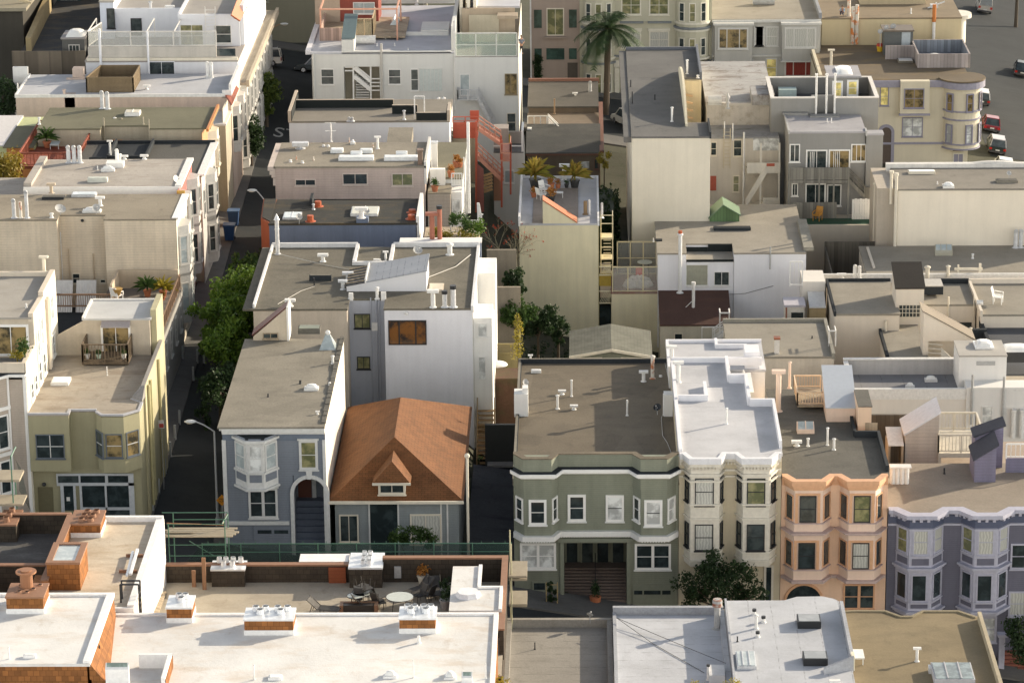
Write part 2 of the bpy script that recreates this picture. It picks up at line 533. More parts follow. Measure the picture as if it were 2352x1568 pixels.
  else:m.cyl(a,(a.x,a.y,top),r,n=10)
  m.cyl((a.x,a.y,z-.02),(a.x,a.y,z+.06),r*1.9,r*1.3,n=10)
  return s.add(name,m,[mat,blackm]if cap=='black' else mat)
 def stack(s,x0,x1,yb,yt,z,d=.5,mat=None,capm=None,name='chimney',pots=0):
  a=PZ(x0,yb,z);b=PZ(x1,yb,z);top=PY(x0,yt,a.y).z
  m=MB();m.box(a.x,b.x,a.y,a.y+d,z-.05,top-.1)
  m.box(a.x-.06,b.x+.06,a.y-.06,a.y+d+.06,top-.14,top,mi=1)
  o=s.add(name,m,[mat or white,capm or mat or white])
  for i in range(pots):
   q=MB();xx=a.x+(b.x-a.x)*(i+.5)/pots;q.cyl((xx,a.y+d/2,top-.02),(xx,a.y+d/2,top+.35),.11,.09)
   s.add('chimney_pot',q,terra,o)
  return o
 def curb(s,x0,x1,yf,yb,z,h=.3,mat=None,top=None,kind='flat',tilt=.0,panes=0,name='skylight'):
  """skylight or hatch: picture x range at the front foot, front foot y, back y of the top edge"""
  a=PZ(x0,yf,z);b=PZ(x1,yf,z);c=PZ((x0+x1)/2,yb,z+h+tilt)
  y0,y1=a.y,max(c.y,a.y+.3)
  m=MB()
  m.hexa([(a.x,y0,z-.02),(b.x,y0,z-.02),(b.x,y1,z-.02),(a.x,y1,z-.02),(a.x,y0,z+h),(b.x,y0,z+h),(b.x,y1,z+h+tilt),(a.x,y1,z+h+tilt)])
  o=s.add(name,m,mat or galv)
  g=MB();e=.07
  if kind=='dome':g.dome(a.x+e,b.x-e,y0+e,y1-e,z+h+.01,.22)
  else:g.hexa([(a.x+e,y0+e,z+h-.01),(b.x-e,y0+e,z+h-.01),(b.x-e,y1-e,z+h+tilt-.01),(a.x+e,y1-e,z+h+tilt-.01),(a.x+e,y0+e,z+h+.03),(b.x-e,y0+e,z+h+.03),(b.x-e,y1-e,z+h+tilt+.03),(a.x+e,y1-e,z+h+tilt+.03)])
  s.add('dome' if kind=='dome' else 'pane',g,top or(domew if kind=='dome' else gsky),o,smooth=kind=='dome')
  if panes:
   q=MB()
   for i in range(1,panes):
    xx=a.x+(b.x-a.x)*i/panes
    q.hexa([(xx-.03,y0+e,z+h+.02),(xx+.03,y0+e,z+h+.02),(xx+.03,y1-e,z+h+tilt+.02),(xx-.03,y1-e,z+h+tilt+.02),(xx-.03,y0+e,z+h+.07),(xx+.03,y0+e,z+h+.07),(xx+.03,y1-e,z+h+tilt+.07),(xx-.03,y1-e,z+h+tilt+.07)])
   s.add('glazing_bar',q,mat or galv,o)
  return o
 def dish(s,x,y,yb,z,d=40,mat=None,face=(.5,-.75,.45)):
  """satellite dish centred at picture x,y; foot at x,yb on height z"""
  a=PZ(x,yb,z);c=PY(x,y,a.y);r=d/2/scl(a)
  f=V3(face).normalized();m=MB()
  m.cyl(a-V3((0,0,.03)),c-f*.02,.03,n=6)
  o=s.add('satellite_dish',m,pipeg)
  g=MB();up=V3((0,0,1));x_=f.cross(up).normalized();y_=x_.cross(f)
  vs=[c-f*r*.25];fs=[];n=16
  for j,(rr,dd)in enumerate(((.55,.17),(1.,.0))):
   for i in range(n):
    t=2*math.pi*i/n;vs.append(c+(x_*math.cos(t)+y_*math.sin(t))*r*rr-f*r*dd)
  for i in range(n):
   k=(i+1)%n;fs.append((0,1+i,1+k));fs.append((1+i,1+n+i,1+n+k,1+k))
  g.add(vs,fs);s.add('reflector',g,mat or pipeg,o,True)
  h=MB();h.beam(c-y_*r*.9,c+f*r*.9-y_*r*.2,.03);h.ball(c+f*r*.9-y_*r*.2,.06,6);s.add('feed_arm',h,pipeg,o)
  return o
 def rail(s,pts,h,mat,post=1.2,bal=.14,name='railing',top=.08,bars=True,solid=None):
  """railing along 3D points"""
  m=MB()
  for a,b in zip(pts[:-1],pts[1:]):
   a,b=V3(a),V3(b);L=(b-a).length;up=V3((0,0,h))
   m.beam(a+up,b+up,top,top);m.beam(a+V3((0,0,.12)),b+V3((0,0,.12)),.05,.06)
   n=max(1,round(L/post))
   for i in range(n+1):
    q=a.lerp(b,i/n);m.beam(q-V3((0,0,.02)),q+up*.99,.09)
   if bars:
    nb=max(2,int(L/bal))
    for i in range(1,nb):q=a.lerp(b,i/nb);m.beam(q+V3((0,0,.13)),q+up*.97,.04)
  return s.add(name,m,mat)
 def ladder(s,a,b,w_=.45,mat=None,step=.3,axis=(1,0,0),name='ladder',hoop=True):
  a,b=V3(a),V3(b);x=V3(axis)*(w_/2);m=MB()
  m.beam(a-x,b-x,.06);m.beam(a+x,b+x,.06)
  n=max(2,int((b-a).length/step))
  for i in range(1,n):q=a.lerp(b,i/n);m.beam(q-x,q+x,.035)
  return s.add(name,m,mat or pipew)
 def flight(s,a,b,w_,axis,mat,n=10,name='stair',rail=.9,stringer=True):
  """stair from foot a to head b, w_ wide along axis"""
  a,b=V3(a),V3(b);x=V3(axis).normalized()*(w_/2);m=MB();d=(b-a)
  hd=V3((d.x,d.y,0));run=hd/n
  for i in range(n):
   q=a+run*i+V3((0,0,d.z*(i+1)/n))
   m.slab(q-x-V3((0,0,.05)),run*1.1,x*2,(0,0,.05))
  for sg in(-1,1):
   m.beam(a+x*sg*1.03,b+x*sg*1.03,.06,.3)
   if rail:
    m.beam(a+x*sg+V3((0,0,rail)),b+x*sg+V3((0,0,rail)),.06,.08)
    m.beam(a+x*sg+V3((0,0,rail*.55)),b+x*sg+V3((0,0,rail*.55)),.04,.05)
    for i in range(0,n+1,3):
     q=a+d*(i/n)+x*sg;m.beam(q,q+V3((0,0,rail)),.06)
  return s.add(name,m,mat)
def rectpx(z,xl,xr,yf,yb):
 a=PZ(xl,yf,z);b=PZ(xr,yf,z);c=PZ((xl+xr)/2,yb,z)
 return a.x,b.x,(a.y+b.y)/2,c.y
def rectpy(Y,xl,xr,yt,yb):
 """front face on plane Y: returns x0,x1,Y,yback,z for a roof whose front edge is at picture yt and back edge yb"""
 a=PY(xl,yt,Y);b=PY(xr,yt,Y);z=(a.z+b.z)/2
 return a.x,b.x,Y,PZ((xl+xr)/2,yb,z).y,z
 # plants
def leaves(mb,c,r,n,size,rnd,shell=.55,flat=.0):
 c=V3(c)
 if not hasattr(r,'__len__'):r=(r,r,r)
 for _ in range(n):
  d=V3((rnd.gauss(0,1),rnd.gauss(0,1),rnd.gauss(0,1))).normalized()
  k=(shell+(1-shell)*rnd.random())*(.9+.2*rnd.random())
  p=c+V3((d.x*r[0]*k,d.y*r[1]*k,d.z*r[2]*k))
  a=V3((rnd.gauss(0,1),rnd.gauss(0,1),rnd.gauss(0,.7))).normalized()
  b=a.orthogonal().normalized()
  b=(Matrix.Rotation(rnd.random()*6.28,3,a)@b)
  s_=size*(.6+.8*rnd.random())
  e=a.cross(b)*s_*.5;b=b*s_
  mb.add([p-b*.5,p+e*.5,p+b*.5,p-e*.5],[(0,1,2,3)])
def tree(name,loc,lobes,trunk_h,trunk_r,leaf,n,size,label,cat='tree',group=None,bark=None,seed=1,limbs=True):
 """lobes: list of (dx,dy,dz,rx,ry,rz) relative to loc"""
 rnd=random.Random(seed)
 root=empty(name,loc,label,cat,group);loc=V3(loc)
 m=MB()
 for dx,dy,dz,rx,ry,rz in lobes:
  vol=rx*ry*rz
  tot=sum(q[3]*q[4]*q[5]for q in lobes)
  k=max(60,int(n*vol/tot))
  subs=max(4,int(k/90))
  for _ in range(subs):
   d=V3((rnd.gauss(0,1),rnd.gauss(0,1),rnd.gauss(0,1))).normalized()*(.45+.55*rnd.random())
   q=rnd.uniform(.28,.48)
   leaves(m,loc+V3((dx+d.x*rx*.75,dy+d.y*ry*.75,dz+d.z*rz*.75)),(rx*q,ry*q,rz*q),k//subs,size,rnd,.3)
 m.build('crown',leaf,root,loc)
 t=MB()
 if trunk_h>0:
  t.cyl(loc-V3((0,0,.2)),loc+V3((.05,0,trunk_h)),trunk_r,trunk_r*.6,8)
  if limbs:
   for dx,dy,dz,*_ in lobes:t.cyl(loc+V3((.05,0,trunk_h*.85)),loc+V3((dx,dy,dz)),trunk_r*.5,trunk_r*.2,6)
  t.build('trunk',bark or MATS['bark'],root,loc)
 return root
pn("bark",(.09,.07,.05),.9)
leafd=leafy("",(.025,.05,.02),(.05,.09,.03))
leafm=leafy("",(.04,.085,.02),(.09,.15,.035))
leafb=leafy("",(.06,.13,.015),(.17,.26,.03))
leafy_=leafy("",(.25,.22,.03),(.45,.36,.05))
leafo=leafy("",(.35,.14,.03),(.5,.25,.05))
# the setting: ground, roads, pavements
soil=rfg("",(.07,.07,.05),(.04,.05,.025),.6)
asph=rfg("",(.036,.04,.042),(.026,.03,.032),.5,grain=.15)
conc=rfg("",(.2,.195,.185),(.14,.135,.125),.4,seam=1.6,seam_ax=1,grain=.12)
def sheet(name,x0f,x1f,ys,dz,mat,thick=.0):
 """ground-hugging strip between x0f(y) and x1f(y), split where the slope changes"""
 m=MB();rows=[]
 for y in ys:
  a,b=x0f(y),x1f(y);n=12
  rows.append([(a+(b-a)*i/n,y,zg(a+(b-a)*i/n)+dz)for i in range(n+1)])
 vs=[q for r in rows for q in r];k=13
 m.add(vs,[(j*k+i,j*k+i+1,(j+1)*k+i+1,(j+1)*k+i)for j in range(len(rows)-1)for i in range(12)])
 if thick:
  lo=[(q[0],q[1],q[2]-thick)for q in vs];n0=len(vs);m.add(vs+lo,[])
  o=len(m.v)-2*n0
  for j in range(len(rows)-1):
   for i in(0,12):
    a,b=o+j*k+i,o+(j+1)*k+i
    m.f.append([a,b,b+n0,a+n0]);m.m.append(0)
  for j in(0,len(rows)-1):
   for i in range(12):
    a,b=o+j*k+i,o+j*k+i+1
    m.f.append([a,b,b+n0,a+n0]);m.m.append(0)
 return structure(name,m,mat)
def hgt(x,y):
 def sm(v,a,b):t=max(.0,min(1.,(v-a)/(b-a)));return t
 g=sm(x,-7.2,-5.2)*(1-sm(x,22,30))*sm(y,218.5,221)*(1-sm(y,300,316))
 return zg(x)-2.6*g
gm=MB();gxs=[-400,-120,-60]+[-56+2*i for i in range(56)]+[60,120,400];gys=[150,182,200,216]+[218.5+2.5*i for i in range(41)]+[330,360,420,520,900]
gm.add([(x,y,hgt(x,y))for y in gys for x in gxs],[(j*len(gxs)+i,j*len(gxs)+i+1,(j+1)*len(gxs)+i+1,(j+1)*len(gxs)+i)for j in range(len(gys)-1)for i in range(len(gxs)-1)])
structure('ground',gm,soil)
hm=MB();hm.add([(x,y,zg(x)*(1 if y>100 else .6)-(0 if y>100 else 3))for y in(-400,60,150)for x in(-400,-60,-20,20,60,400)],[(j*6+i,j*6+i+1,j*6+i+7,j*6+i+6)for j in range(2)for i in range(5)])
structure('bounce_ground',hm,rfg("",(.38,.34,.29),(.25,.25,.2),.5))  # unseen pale ground behind the camera, added to bounce light onto walls
lin=lambda a,b:(lambda y:a+b*(y-200))
sheet('road_front',lambda y:-90,lambda y:60,[181.5,196],.02,asph)
sheet('road_alley',lin(-27.4,-.018),lin(-23.3,-.02),[196.004,230,270,322],.024,asph)
sheet('road_cross',lambda y:-60,lambda y:22,[322.01,338],.028,asph)
sheet('road_right',lin(39.8,.016),lin(49.5,.05),[250,300,321.9],.024,asph)
sheet('road_right_far',lin(39.8,.02),lin(49.5,.05),[338.1,400,470],.024,asph)
sheet('pavement_front',lambda y:-22.3,lambda y:34,[196,199.3],.15,conc,.2)
sheet('pavement_alley_left',lin(-29.,-.02),lin(-27.4,-.018),[196,230,270,318],.15,conc,.2)
sheet('pavement_alley_right',lin(-23.3,-.02),lin(-22.3,-.02),[199.5,230,270,318],.15,conc,.2)
sheet('pavement_cross',lambda y:-24,lambda y:22,[318.5,322],.15,conc,.2)
sheet('pavement_corner',lambda y:-46,lambda y:22,[338.02,341],.15,conc,.2)
sheet('pavement_right',lin(36.,.016),lin(39.8,.016),[250,300,318],.15,conc,.2)
sheet('pavement_right_far',lin(49.6,.05),lin(58,.05),[250,350,470],.15,conc,.2)
def bay(s,pl,x,ymid,d,z0,z1,mat,name='bay_window'):
 """trapezoid bay: x = picture x of (wall left, front left, front right, wall right); returns plan points"""
 Y=pl.p.y
 a=PY(x[0],ymid,Y);e=PY(x[3],ymid,Y);b=PY(x[1],ymid,Y-d);c=PY(x[2],ymid,Y-d)
 return bayw(s,Y,a.x,b.x,c.x,e.x,d,z0,z1,mat,name)
def bayw(s,Y,a,b,c,e,d,z0,z1,mat,name='bay_window'):
 pts=[(a,Y),(b,Y-d),(c,Y-d),(e,Y)]
 m=MB();m.prism([(a,Y+.02),(a,Y)]+pts[1:3]+[(e,Y),(e,Y+.02)],z0,z1)
 s.add(name,m,mat)
 P=[Plane((*pts[i],0),(pts[i+1][0]-pts[i][0],pts[i+1][1]-pts[i][1],0))for i in range(3)]
 for i,p in enumerate(P):p.len=math.hypot(pts[i+1][0]-pts[i][0],pts[i+1][1]-pts[i][1])
 return pts,P
def slantwin(s,P,z0,z1,f,p,m=.12,st='sash',**k):
 return s.winw(P,m,P.len-m,z0,z1,st,f,p,**k)
 # front row
 # green house
grn=pt("",(.25,.265,.205),'siding',step=.14)
grnp=pn("",(.22,.235,.18))
gravel=rfg("",(.25,.21,.155),(.16,.14,.11),.5,patch=.12)
gravelg=rfg("",(.2,.19,.165),(.13,.125,.11),.5,patch=.1)
gravell=rfg("",(.36,.33,.27),(.24,.22,.18),.5,patch=.1)
tile(3,3)
Y0=199.07;FP=FY(Y0)
gx0,gx1=PY(55,1030,Y0).x,PY(1445,1040,Y0).x
gz=PY(700,1035,Y0).z
gzt=gz;gz=gz-1.9
gyb=PZ(700,268,gz).y
F1=House('row_house',"wide sage green row house with white trim, two bays and a recessed stair porch",((gx0+gx1)/2,208,zg(1)))
tile(3,4)
zb=PY(700,300,Y0).z;zbt=PY(700,272,Y0).z
pxl,pxr=PY(483,600,Y0).x,PY(1008,600,Y0).x
tile(3,3)
zc=PY(700,1140,Y0).z
pl_=[((gx0),gx1,zb,gz)]
up=MB();up.prism([(gx0,Y0),(gx1,Y0),(gx1,gyb),(gx0,gyb)],zb,gz-.05,caps=False)
lo=MB()
lo.box(gx0,pxl,Y0,gyb,-3,zb-.004);lo.box(pxr,gx1,Y0,gyb,-3,zb-.004);lo.box(pxl,pxr,Y0+3.8,gyb-.01,-3,zb-.004)
tile(3,4)
zdoor_top=PY(700,392,Y0).z
lo.box(pxl-.01,pxr+.01,Y0+.01,Y0+3.81,zdoor_top,zb-.008)
F1.add('wall',up,grn);F1.add('lower_wall',lo,grn)
tile(3,3)
dB=Y0-PZ(250,1078,gzt).y
path=[(gx0,Y0)]
for X in((75,150,375,430),(1060,1130,1340,1420)):
 tile(3,4)
 pts,P=bay(F1,FP,X,300,dB,zb,gzt-.05,grn)
 path+=pts
 i0=X[0]==75
 f=P[1]
 if i0:
  F1.win(P[1],185,28,335,240,'sash',trimw,gdark,.16)
 else:
  F1.win(P[1],1155,30,1308,250,'sash',trimw,gblind,.16,sash=blackm)
 za,zb2=P[1].hit(X[1],228).z,P[1].hit(X[1],28).z
 slantwin(F1,P[0],za,zb2,trimw,gdark,fw=.12);slantwin(F1,P[2],za,zb2,trimw,gdark if i0 else gblind,fw=.12)
path.append((gx1,Y0))
rm=MB();rm.box(gx0-.05,gx1+.05,Y0-.05,gyb+.05,gz-.16,gz)
for k in(1,5):rm.prism([path[k],path[k+1],path[k+2],path[k+3]],gz-.158,gz-.004)
F1.add('roof',rm,gravel)
b_=MB();band(b_,path,gz-.2,gzt,-.25,.06);F1.add('front_parapet',b_,grn)
b_=MB();band(b_,path,gzt+.002,gzt+.07,-.3,.12);F1.add('coping',b_,gravel)
F1.parapet(gx0,gx1,Y0+.3,gyb,gz,{'N':.32,'W':.2},.16,gravell,tar)
b_=MB();band(b_,path,zc-.22,zc-.02,-.02,.55);band(b_,path,zc-.36,zc-.221,-.02,.34);F1.add('cornice',b_,trimw)
b_=MB();band(b_,path,zc-.019,zc+.012,-.02,.47);F1.add('gutter',b_,tar)
b_=MB();band(b_,path,zb-.22,zb+.12,-.02,.25)
for a,c in zip(path[:-1],path[1:]):
 L=math.hypot(c[0]-a[0],c[1]-a[1]);n=int(L/.16)
 pp=Plane((*a,0),(c[0]-a[0],c[1]-a[1],0))
 for i in range(n):pp.box(b_,i*L/n+.03,i*L/n+.1,zb-.3,zb-.215,-.01,.2)
F1.add('belt_cornice',b_,trimw)
tile(3,4)
F1.win(FP,512,-16,665,210,'sash',trimw,gdark,.17);F1.win(FP,832,-12,985,210,'sash',trimw,gblind,.14,sash=blackm)
F1.win(FP,112,390,415,610,'pair',trimw,gblind,.15);F1.win(FP,1075,395,1380,615,'pair',trimw,gdark,.15)
F1.win(FP,215,712,335,795,'fixed',grnp,gdark,.1)
F1.panel('garage_door',FP,1060,735,1395,960,grnp)
for a,c in((1070,1140),(1153,1293),(1306,1377)):F1.panel('garage_pane',FP,a,788,c,820,gdark,.04,.07)
m=MB();FP.box(m,pxl-.25,pxl-.01,-1.6,zdoor_top+.1,-.01,.1);FP.box(m,pxr+.01,pxr+.25,-1.6,zdoor_top+.1,-.01,.1);FP.box(m,pxl-.4,pxr+.4,zdoor_top+.105,zdoor_top+.35,-.01,.16)
F1.add('porch_frame',m,grnp)
zl=zdoor_top-2.75;zs0=zg(2)+.1
st=MB();n=11
for i in range(n):
 zz=zs0+(zl-zs0)*(i+1)/n
 st.box(pxl+.01,pxr-.01,Y0+.1+i*.26,Y0+.1+(i+1)*.26+(.9 if i==n-1 else .0),zz-.3,zz)
steps=rfg("",(.28,.22,.19),(.2,.16,.14),.4)
F1.add('stair',st,steps)
m=MB()
for u in(.5,):
 xx=pxl+(pxr-pxl)*u
 m.beam((xx,Y0+.1,zs0+.9),(xx,Y0+3.,zl+.9),.05);
 for i in range(5):m.beam((xx,Y0+.1+i*.7,zs0+(zl-zs0)*i/4.2),(xx,Y0+.1+i*.7,zs0+.9+(zl-zs0)*i/4.2),.04)
F1.add('handrail',m,blackm)
DP=FY(Y0+3.79);wd=(pxr-pxl)/4
for i in range(4):
 d_=MB();u0=pxl+wd*i+.15;DP.box(d_,u0,u0+wd-.3,zl,zl+2.1,-.0,.06)
 do=F1.add('door',d_,gmid if i%2 else gdark)
 F1.add('door_wreath',MB().cyl((u0+wd/2-.15,Y0+3.7,zl+1.5),(u0+wd/2-.15,Y0+3.735,zl+1.5),.13,n=14),pn("",(.25,.18,.06)),do)
 q=MB();DP.box(q,u0-.1,u0-.005,zl,zl+2.3,0,.12);DP.box(q,u0-.004,u0+wd-.3,zl+2.12,zl+2.3,0,.1);F1.add('door_frame',q,grnp,do)
tile(3,3)
F1.curb(205,290,355,322,gz,.18,pipew,domew)
F1.pipe(428,655,535,gz,22);F1.pipe(545,550,410,gz,16);F1.pipe(565,660,622,gz,26,cap='T');F1.pipe(465,533,497,gz,26,cap='T')
F1.pipe(1012,712,580,gz,16,cap='none');F1.pipe(1225,400,205,gz,32,rust,'mush');F1.pipe(1150,425,335,gz,30,cap='T');F1.pipe(200,268,200,gz,16,cap='T')
F1.pipe(1293,385,370,gz,18)
F1.dish(160,432,560,gz,58,pipeg)
F1.dish(1265,640,705,gz,70,blackm,(-.3,-.6,.7))
a=PZ(70,720,gz);b=PZ(180,715,gz);c=PY(100,520,a.y)
F1.add('chimney',MB().box(a.x-.05,b.x,a.y,a.y+1.2,gz-.02,c.z-.1).box(a.x+.5,b.x,a.y+.2,a.y+.9,c.z-.1,c.z+.25),white)
a=PZ(1320,720,gz);F1.add('chimney',MB().box(a.x,gx1-.01,a.y,a.y+.9,gz-.02,PY(1320,540,a.y).z+.0).cyl((a.x+.1,a.y+.2,gz),(a.x+.1,a.y+.2,PY(1300,535,a.y).z),.16),white)
F1.add('cable',MB().path([PZ(1330,270,gz+.02),PZ(1385,520,gz+.02),PZ(1300,730,gz+.03),PZ(1310,880,gz+.03),PZ(1350,940,gz+.03),PZ(1385,1030,gz+.03)],.02,5),pn("",(.45,.44,.42)))
# white roofed cream house
crm=pt("",(.58,.51,.37),var=.1);crmt=pn("",(.66,.62,.53))
memb=rfg("",(.72,.72,.74),(.55,.55,.56),.35,grain=.06)
membp=pt("",(.74,.74,.77),var=.06)
tile(3,3)
hx0=gx1+.03
tile(4,3);hx1=PY(205,1010,Y0).x
tile(3,3);hz=PY(1890,1032,Y0).z
ymid=PZ(1950,640,hz).y;xmid=PZ(2040,640,hz).x;yst=PZ(1900,440,hz).y;xst=PZ(1870,440,hz).x;yb_=PZ(1800,268,hz).y
F2=House('row_house',"narrow cream row house with white membrane roof between the green and pink houses",((hx0+hx1)/2,208,zg(9)))
F2.block(hx0,hx1,Y0,ymid,-5,hz,crm,memb)
F2.block(hx0,xmid,ymid+.14,yst,-5,hz-.002,crm,memb)
F2.block(hx0,xst,yst+.14,yb_,-5,hz-.004,crm,memb)
F2.add('rear_wing',MB().box(xst+.01,hx1-1.,yst+.2,yb_,-5,hz-.7),white)
pr=MB();t_=.22;h_=.75
pr.box(hx1-.1,hx1+.08,Y0+1,ymid+.1,hz-.2,hz+.5)
pr.box(xmid,hx1+.08,ymid+.1,ymid+.32,hz-.2,hz+.5)
pr.box(xmid-.12,xmid+.1,ymid+.33,yst,hz-.2,hz+.6)
pr.box(xst,xmid+.1,yst+.01,yst+.25,hz-.2,hz+.6)
pr.box(xst-.12,xst+.1,yst+.26,yb_,hz-.2,hz+.5)
pr.box(hx0+.01,xst+2.4,yb_+.01,yb_+.2,hz-.2,hz+.35)
pr.box(hx0-.02,hx0+.2,Y0+.3,yb_,hz-.2,hz+.22)
F2.add('parapet',pr,membp)
a=PZ(1405,560,hz);b=PZ(1690,590,hz)
F2.add('well_parapet',MB().prism([(hx0+.25,b.y),(b.x,b.y),(b.x,b.y+.22),(hx0+.25,b.y+.22)],hz,hz+.4).box(b.x-.22,b.x,b.y+.23,b.y+3,hz,hz+.4),membp)
cz=PY(1700,1110,Y0).z
tile(3,4);z0b=PY(1900,540,Y0).z
path=[(hx0+.02,Y0)];bays=[]
dB2=1.
for X in((1490,1545,1782,1818),(1925,1985,2205,2262)):
 tile(3,4);pts,P=bay(F2,FP,X,200,dB2,z0b,hz-.05,crmt);path+=pts;bays.append(P)
path.append((hx1-.02,Y0))
for P,fx,pa in((bays[0],(1582,1740),gcurt),(bays[1],(2018,2172),gold)):
 tile(3,3);F2.win(P[1],fx[0],1238,fx[1],1465,'sash',blackm,pa,.06);za,zt=P[1].hit(1700,1450).z,P[1].hit(1700,1240).z
 slantwin(F2,P[0],za,zt,blackm,gdark,.22,fw=.05);slantwin(F2,P[2],za,zt,blackm,gdark,.22,fw=.05)
 tile(3,4);F2.win(P[1],fx[0]-2,235,fx[1]-5,455,'sash',blackm,gcurt if pa is gcurt else gmid,.06);za,zt=P[1].hit(1700,440).z,P[1].hit(1700,238).z
 slantwin(F2,P[0],za,zt,blackm,gdark,.22,fw=.05);slantwin(F2,P[2],za,zt,blackm,gdark,.22,fw=.05)
rm=MB()
for k in(1,5):rm.prism([path[k],path[k+1],path[k+2],path[k+3]],hz-.15,hz-.003)
F2.add('roof_edge',rm,memb)
b_=MB();band(b_,path,hz-.3,hz+.08,-.15,.18);F2.add('cornice',b_,pn("",(.7,.7,.72)))
b_=MB();band(b_,path,hz-.5,hz-.301,-.02,.12);band(b_,path,cz-.5,cz-.36,-.02,.14);band(b_,path,cz-.9,cz-.78,-.02,.14)
for a,c in zip(path[:-1],path[1:]):
 L=math.hypot(c[0]-a[0],c[1]-a[1]);n=int(L/.2);pp=Plane((*a,0),(c[0]-a[0],c[1]-a[1],0))
 for i in range(n):pp.box(b_,i*L/n+.03,i*L/n+.13,hz-.68,hz-.505,-.01,.16)
tile(3,4)
for k in(1,5):
 q=path[k:k+4]
 for y in(70,190,470,540):zz=PY(1700,y,Y0-1).z;band(b_,q,zz-.06,zz+.06,-.01,.1)
F2.add('moulding',b_,crmt)
F2.win(FP,2160,575,2240,900,'fixed',crmt,gdark,.14,name='door')
tile(3,3)
F2.pipe(1845,782,645,hz,20);F2.pipe(1440,432,255,hz,36,cap='T');F2.pipe(1868,345,290,hz,14,cap='none');F2.pipe(1990,350,328,hz,12,cap='none')
x0,x1,yf,yk=rectpx(hz-.6,1345,2000,258,95)
R2=House('rear_wing_house',"small white membrane roofed wing with a grey stair box behind the cream row house",((x0+x1)/2,yf+2,zg(9)))
R2.block(x0+.1,x1+1.3,yb_+.3,yk,-4,hz-.6,white,memb,{'N':.2,'W':.25},.2,pmat=membp)
z_=hz-.6
a=PZ(1990,255,z_);R2.add('stair_box',MB().box(a.x,a.x+1.,yb_+.5,yb_+2.2,z_,PY(1990,80,a.y+1).z),membp)
m=MB();q=PZ(1750,150,z_);m.box(q.x,q.x+2.2,q.y,q.y+.2,z_,z_+.3);m.box(q.x,q.x+.2,q.y+.2,yk,z_,z_+.3);R2.add('step_parapet',m,membp)
R2.pipe(1385,245,125,z_,34,cap='T')
# pink house
pnk=pt("",(.78,.54,.38),var=.1);pnkt=pn("",(.66,.38,.22));pnkl=pn("",(.52,.40,.37));pnkp=pt("",(.78,.60,.48),var=.08)
tile(4,3)
kx0,kx1=hx1+.03,PY(1100,1195,Y0).x
kz=PY(640,1212,Y0).z
kyb=PZ(400,690,kz).y;kst=PZ(900,900,kz)
F3=House('row_house',"peach pink row house with two stacks of dark bay windows and an arched entrance",((kx0+kx1)/2,206,zg(16)))
F3.block(kx0,kx1,Y0,kst.y,-6,kz,pnk,gravelg)
xs_=PZ(815,890,kz).x
F3.block(kx0,xs_,kst.y+.14,kyb+5,-6,kz-.002,pnk,gravelg)
F3.add('parapet',MB().box(kx1-.1,kx1+.1,Y0+.6,kst.y+.1,kz-.2,kz+.42).box(xs_,kx1+.1,kst.y+.101,kst.y+.3,kz-.2,kz+.42).box(xs_-.06,xs_+.14,kst.y+.301,kyb,kz-.2,kz+.42),tar)
path=[(kx0+.02,Y0)];bays=[]
tile(4,4)
kzb=PY(640,660,Y0).z
for X in((235,312,545,612),(690,770,990,1050)):
 pts,P=bay(F3,FP,X,150,1.,kzb,kz-.05,pnkp);path+=pts;bays.append(P)
path.append((kx1-.02,Y0))
for P,a in((bays[0],((355,495),(343,485))),(bays[1],((810,950),(798,938)))):
 for(xa,xb),(ya,yb),ys_ in((a[0],(-5,218),(0,200)),(a[1],(390,608),(385,590))):
  F3.win(P[1],xa,ya,xb,yb,'sash',blackm,(gold if xa>800 and ya<0 else gmid)if ya<0 else(gcurt if xa>700 else gdark),.06,sill=False)
  m=MB();
  u0,u1=P[1].uz(P[1].hit(xa-35,ya))[0],P[1].uz(P[1].hit(xb+35,ya))[0];zt,zl_=P[1].hit(xa,ya-20).z,P[1].hit(xa,yb+12).z
  for q in((u0,u0+.18,zl_,zt),(u1-.18,u1,zl_,zt),(u0+.181,u1-.181,zt-.14,zt)):P[1].box(m,*q,-.01,.05)
  F3.add('window_surround',m,pnkt)
  za,zt=P[1].hit(xa,ys_[1]+12).z,P[1].hit(xa,ys_[0]).z
  for p_ in(P[0],P[2]):slantwin(F3,p_,za,zt,pnkt,gdark,.12,'fixed',fw=.07,sill=False)
rm=MB()
for k in(1,5):rm.prism([path[k],path[k+1],path[k+2],path[k+3]],kz-.15,kz-.003)
F3.add('roof_edge',rm,gravelg)
b_=MB();band(b_,path,kz-.25,kz+.06,-.15,.32);band(b_,path,kz-.45,kz-.251,-.02,.2);band(b_,path,kz-.62,kz-.451,-.02,.1);F3.add('cornice',b_,pnkt)
b_=MB()
for k in(1,5):
 q=path[k:k+4]
 for y in(300,):zz=PY(640,y,Y0-1).z;band(b_,q,zz-.05,zz+.02,-.01,.38);band(b_,q,zz-.2,zz-.051,-.01,.15)
 for y in(225,615):zz=PY(640,y,Y0-1).z;band(b_,q,zz-.05,zz+.02,-.01,.12)
band(b_,path,kzb-.12,kzb+.06,-.02,.22)
F3.add('moulding',b_,pnkl)
F3.win(FP,722,735,985,945,'pair',pnkt,gmid,.1)
ac=PY(390,870,Y0);r=(PY(535,870,Y0).x-PY(240,870,Y0).x)/2;za=PY(390,745,Y0).z-r
m=MB();
for i in range(14):
 t0,t1=math.pi*i/14,math.pi*(i+1)/14
 m.hexa([(ac.x+rr*math.cos(t),yy,za+rr*math.sin(t))for yy,in((Y0-.08,),(Y0+.02,))for rr,t in((r,t0),(r+.16,t0),(r+.16,t1),(r,t1))])
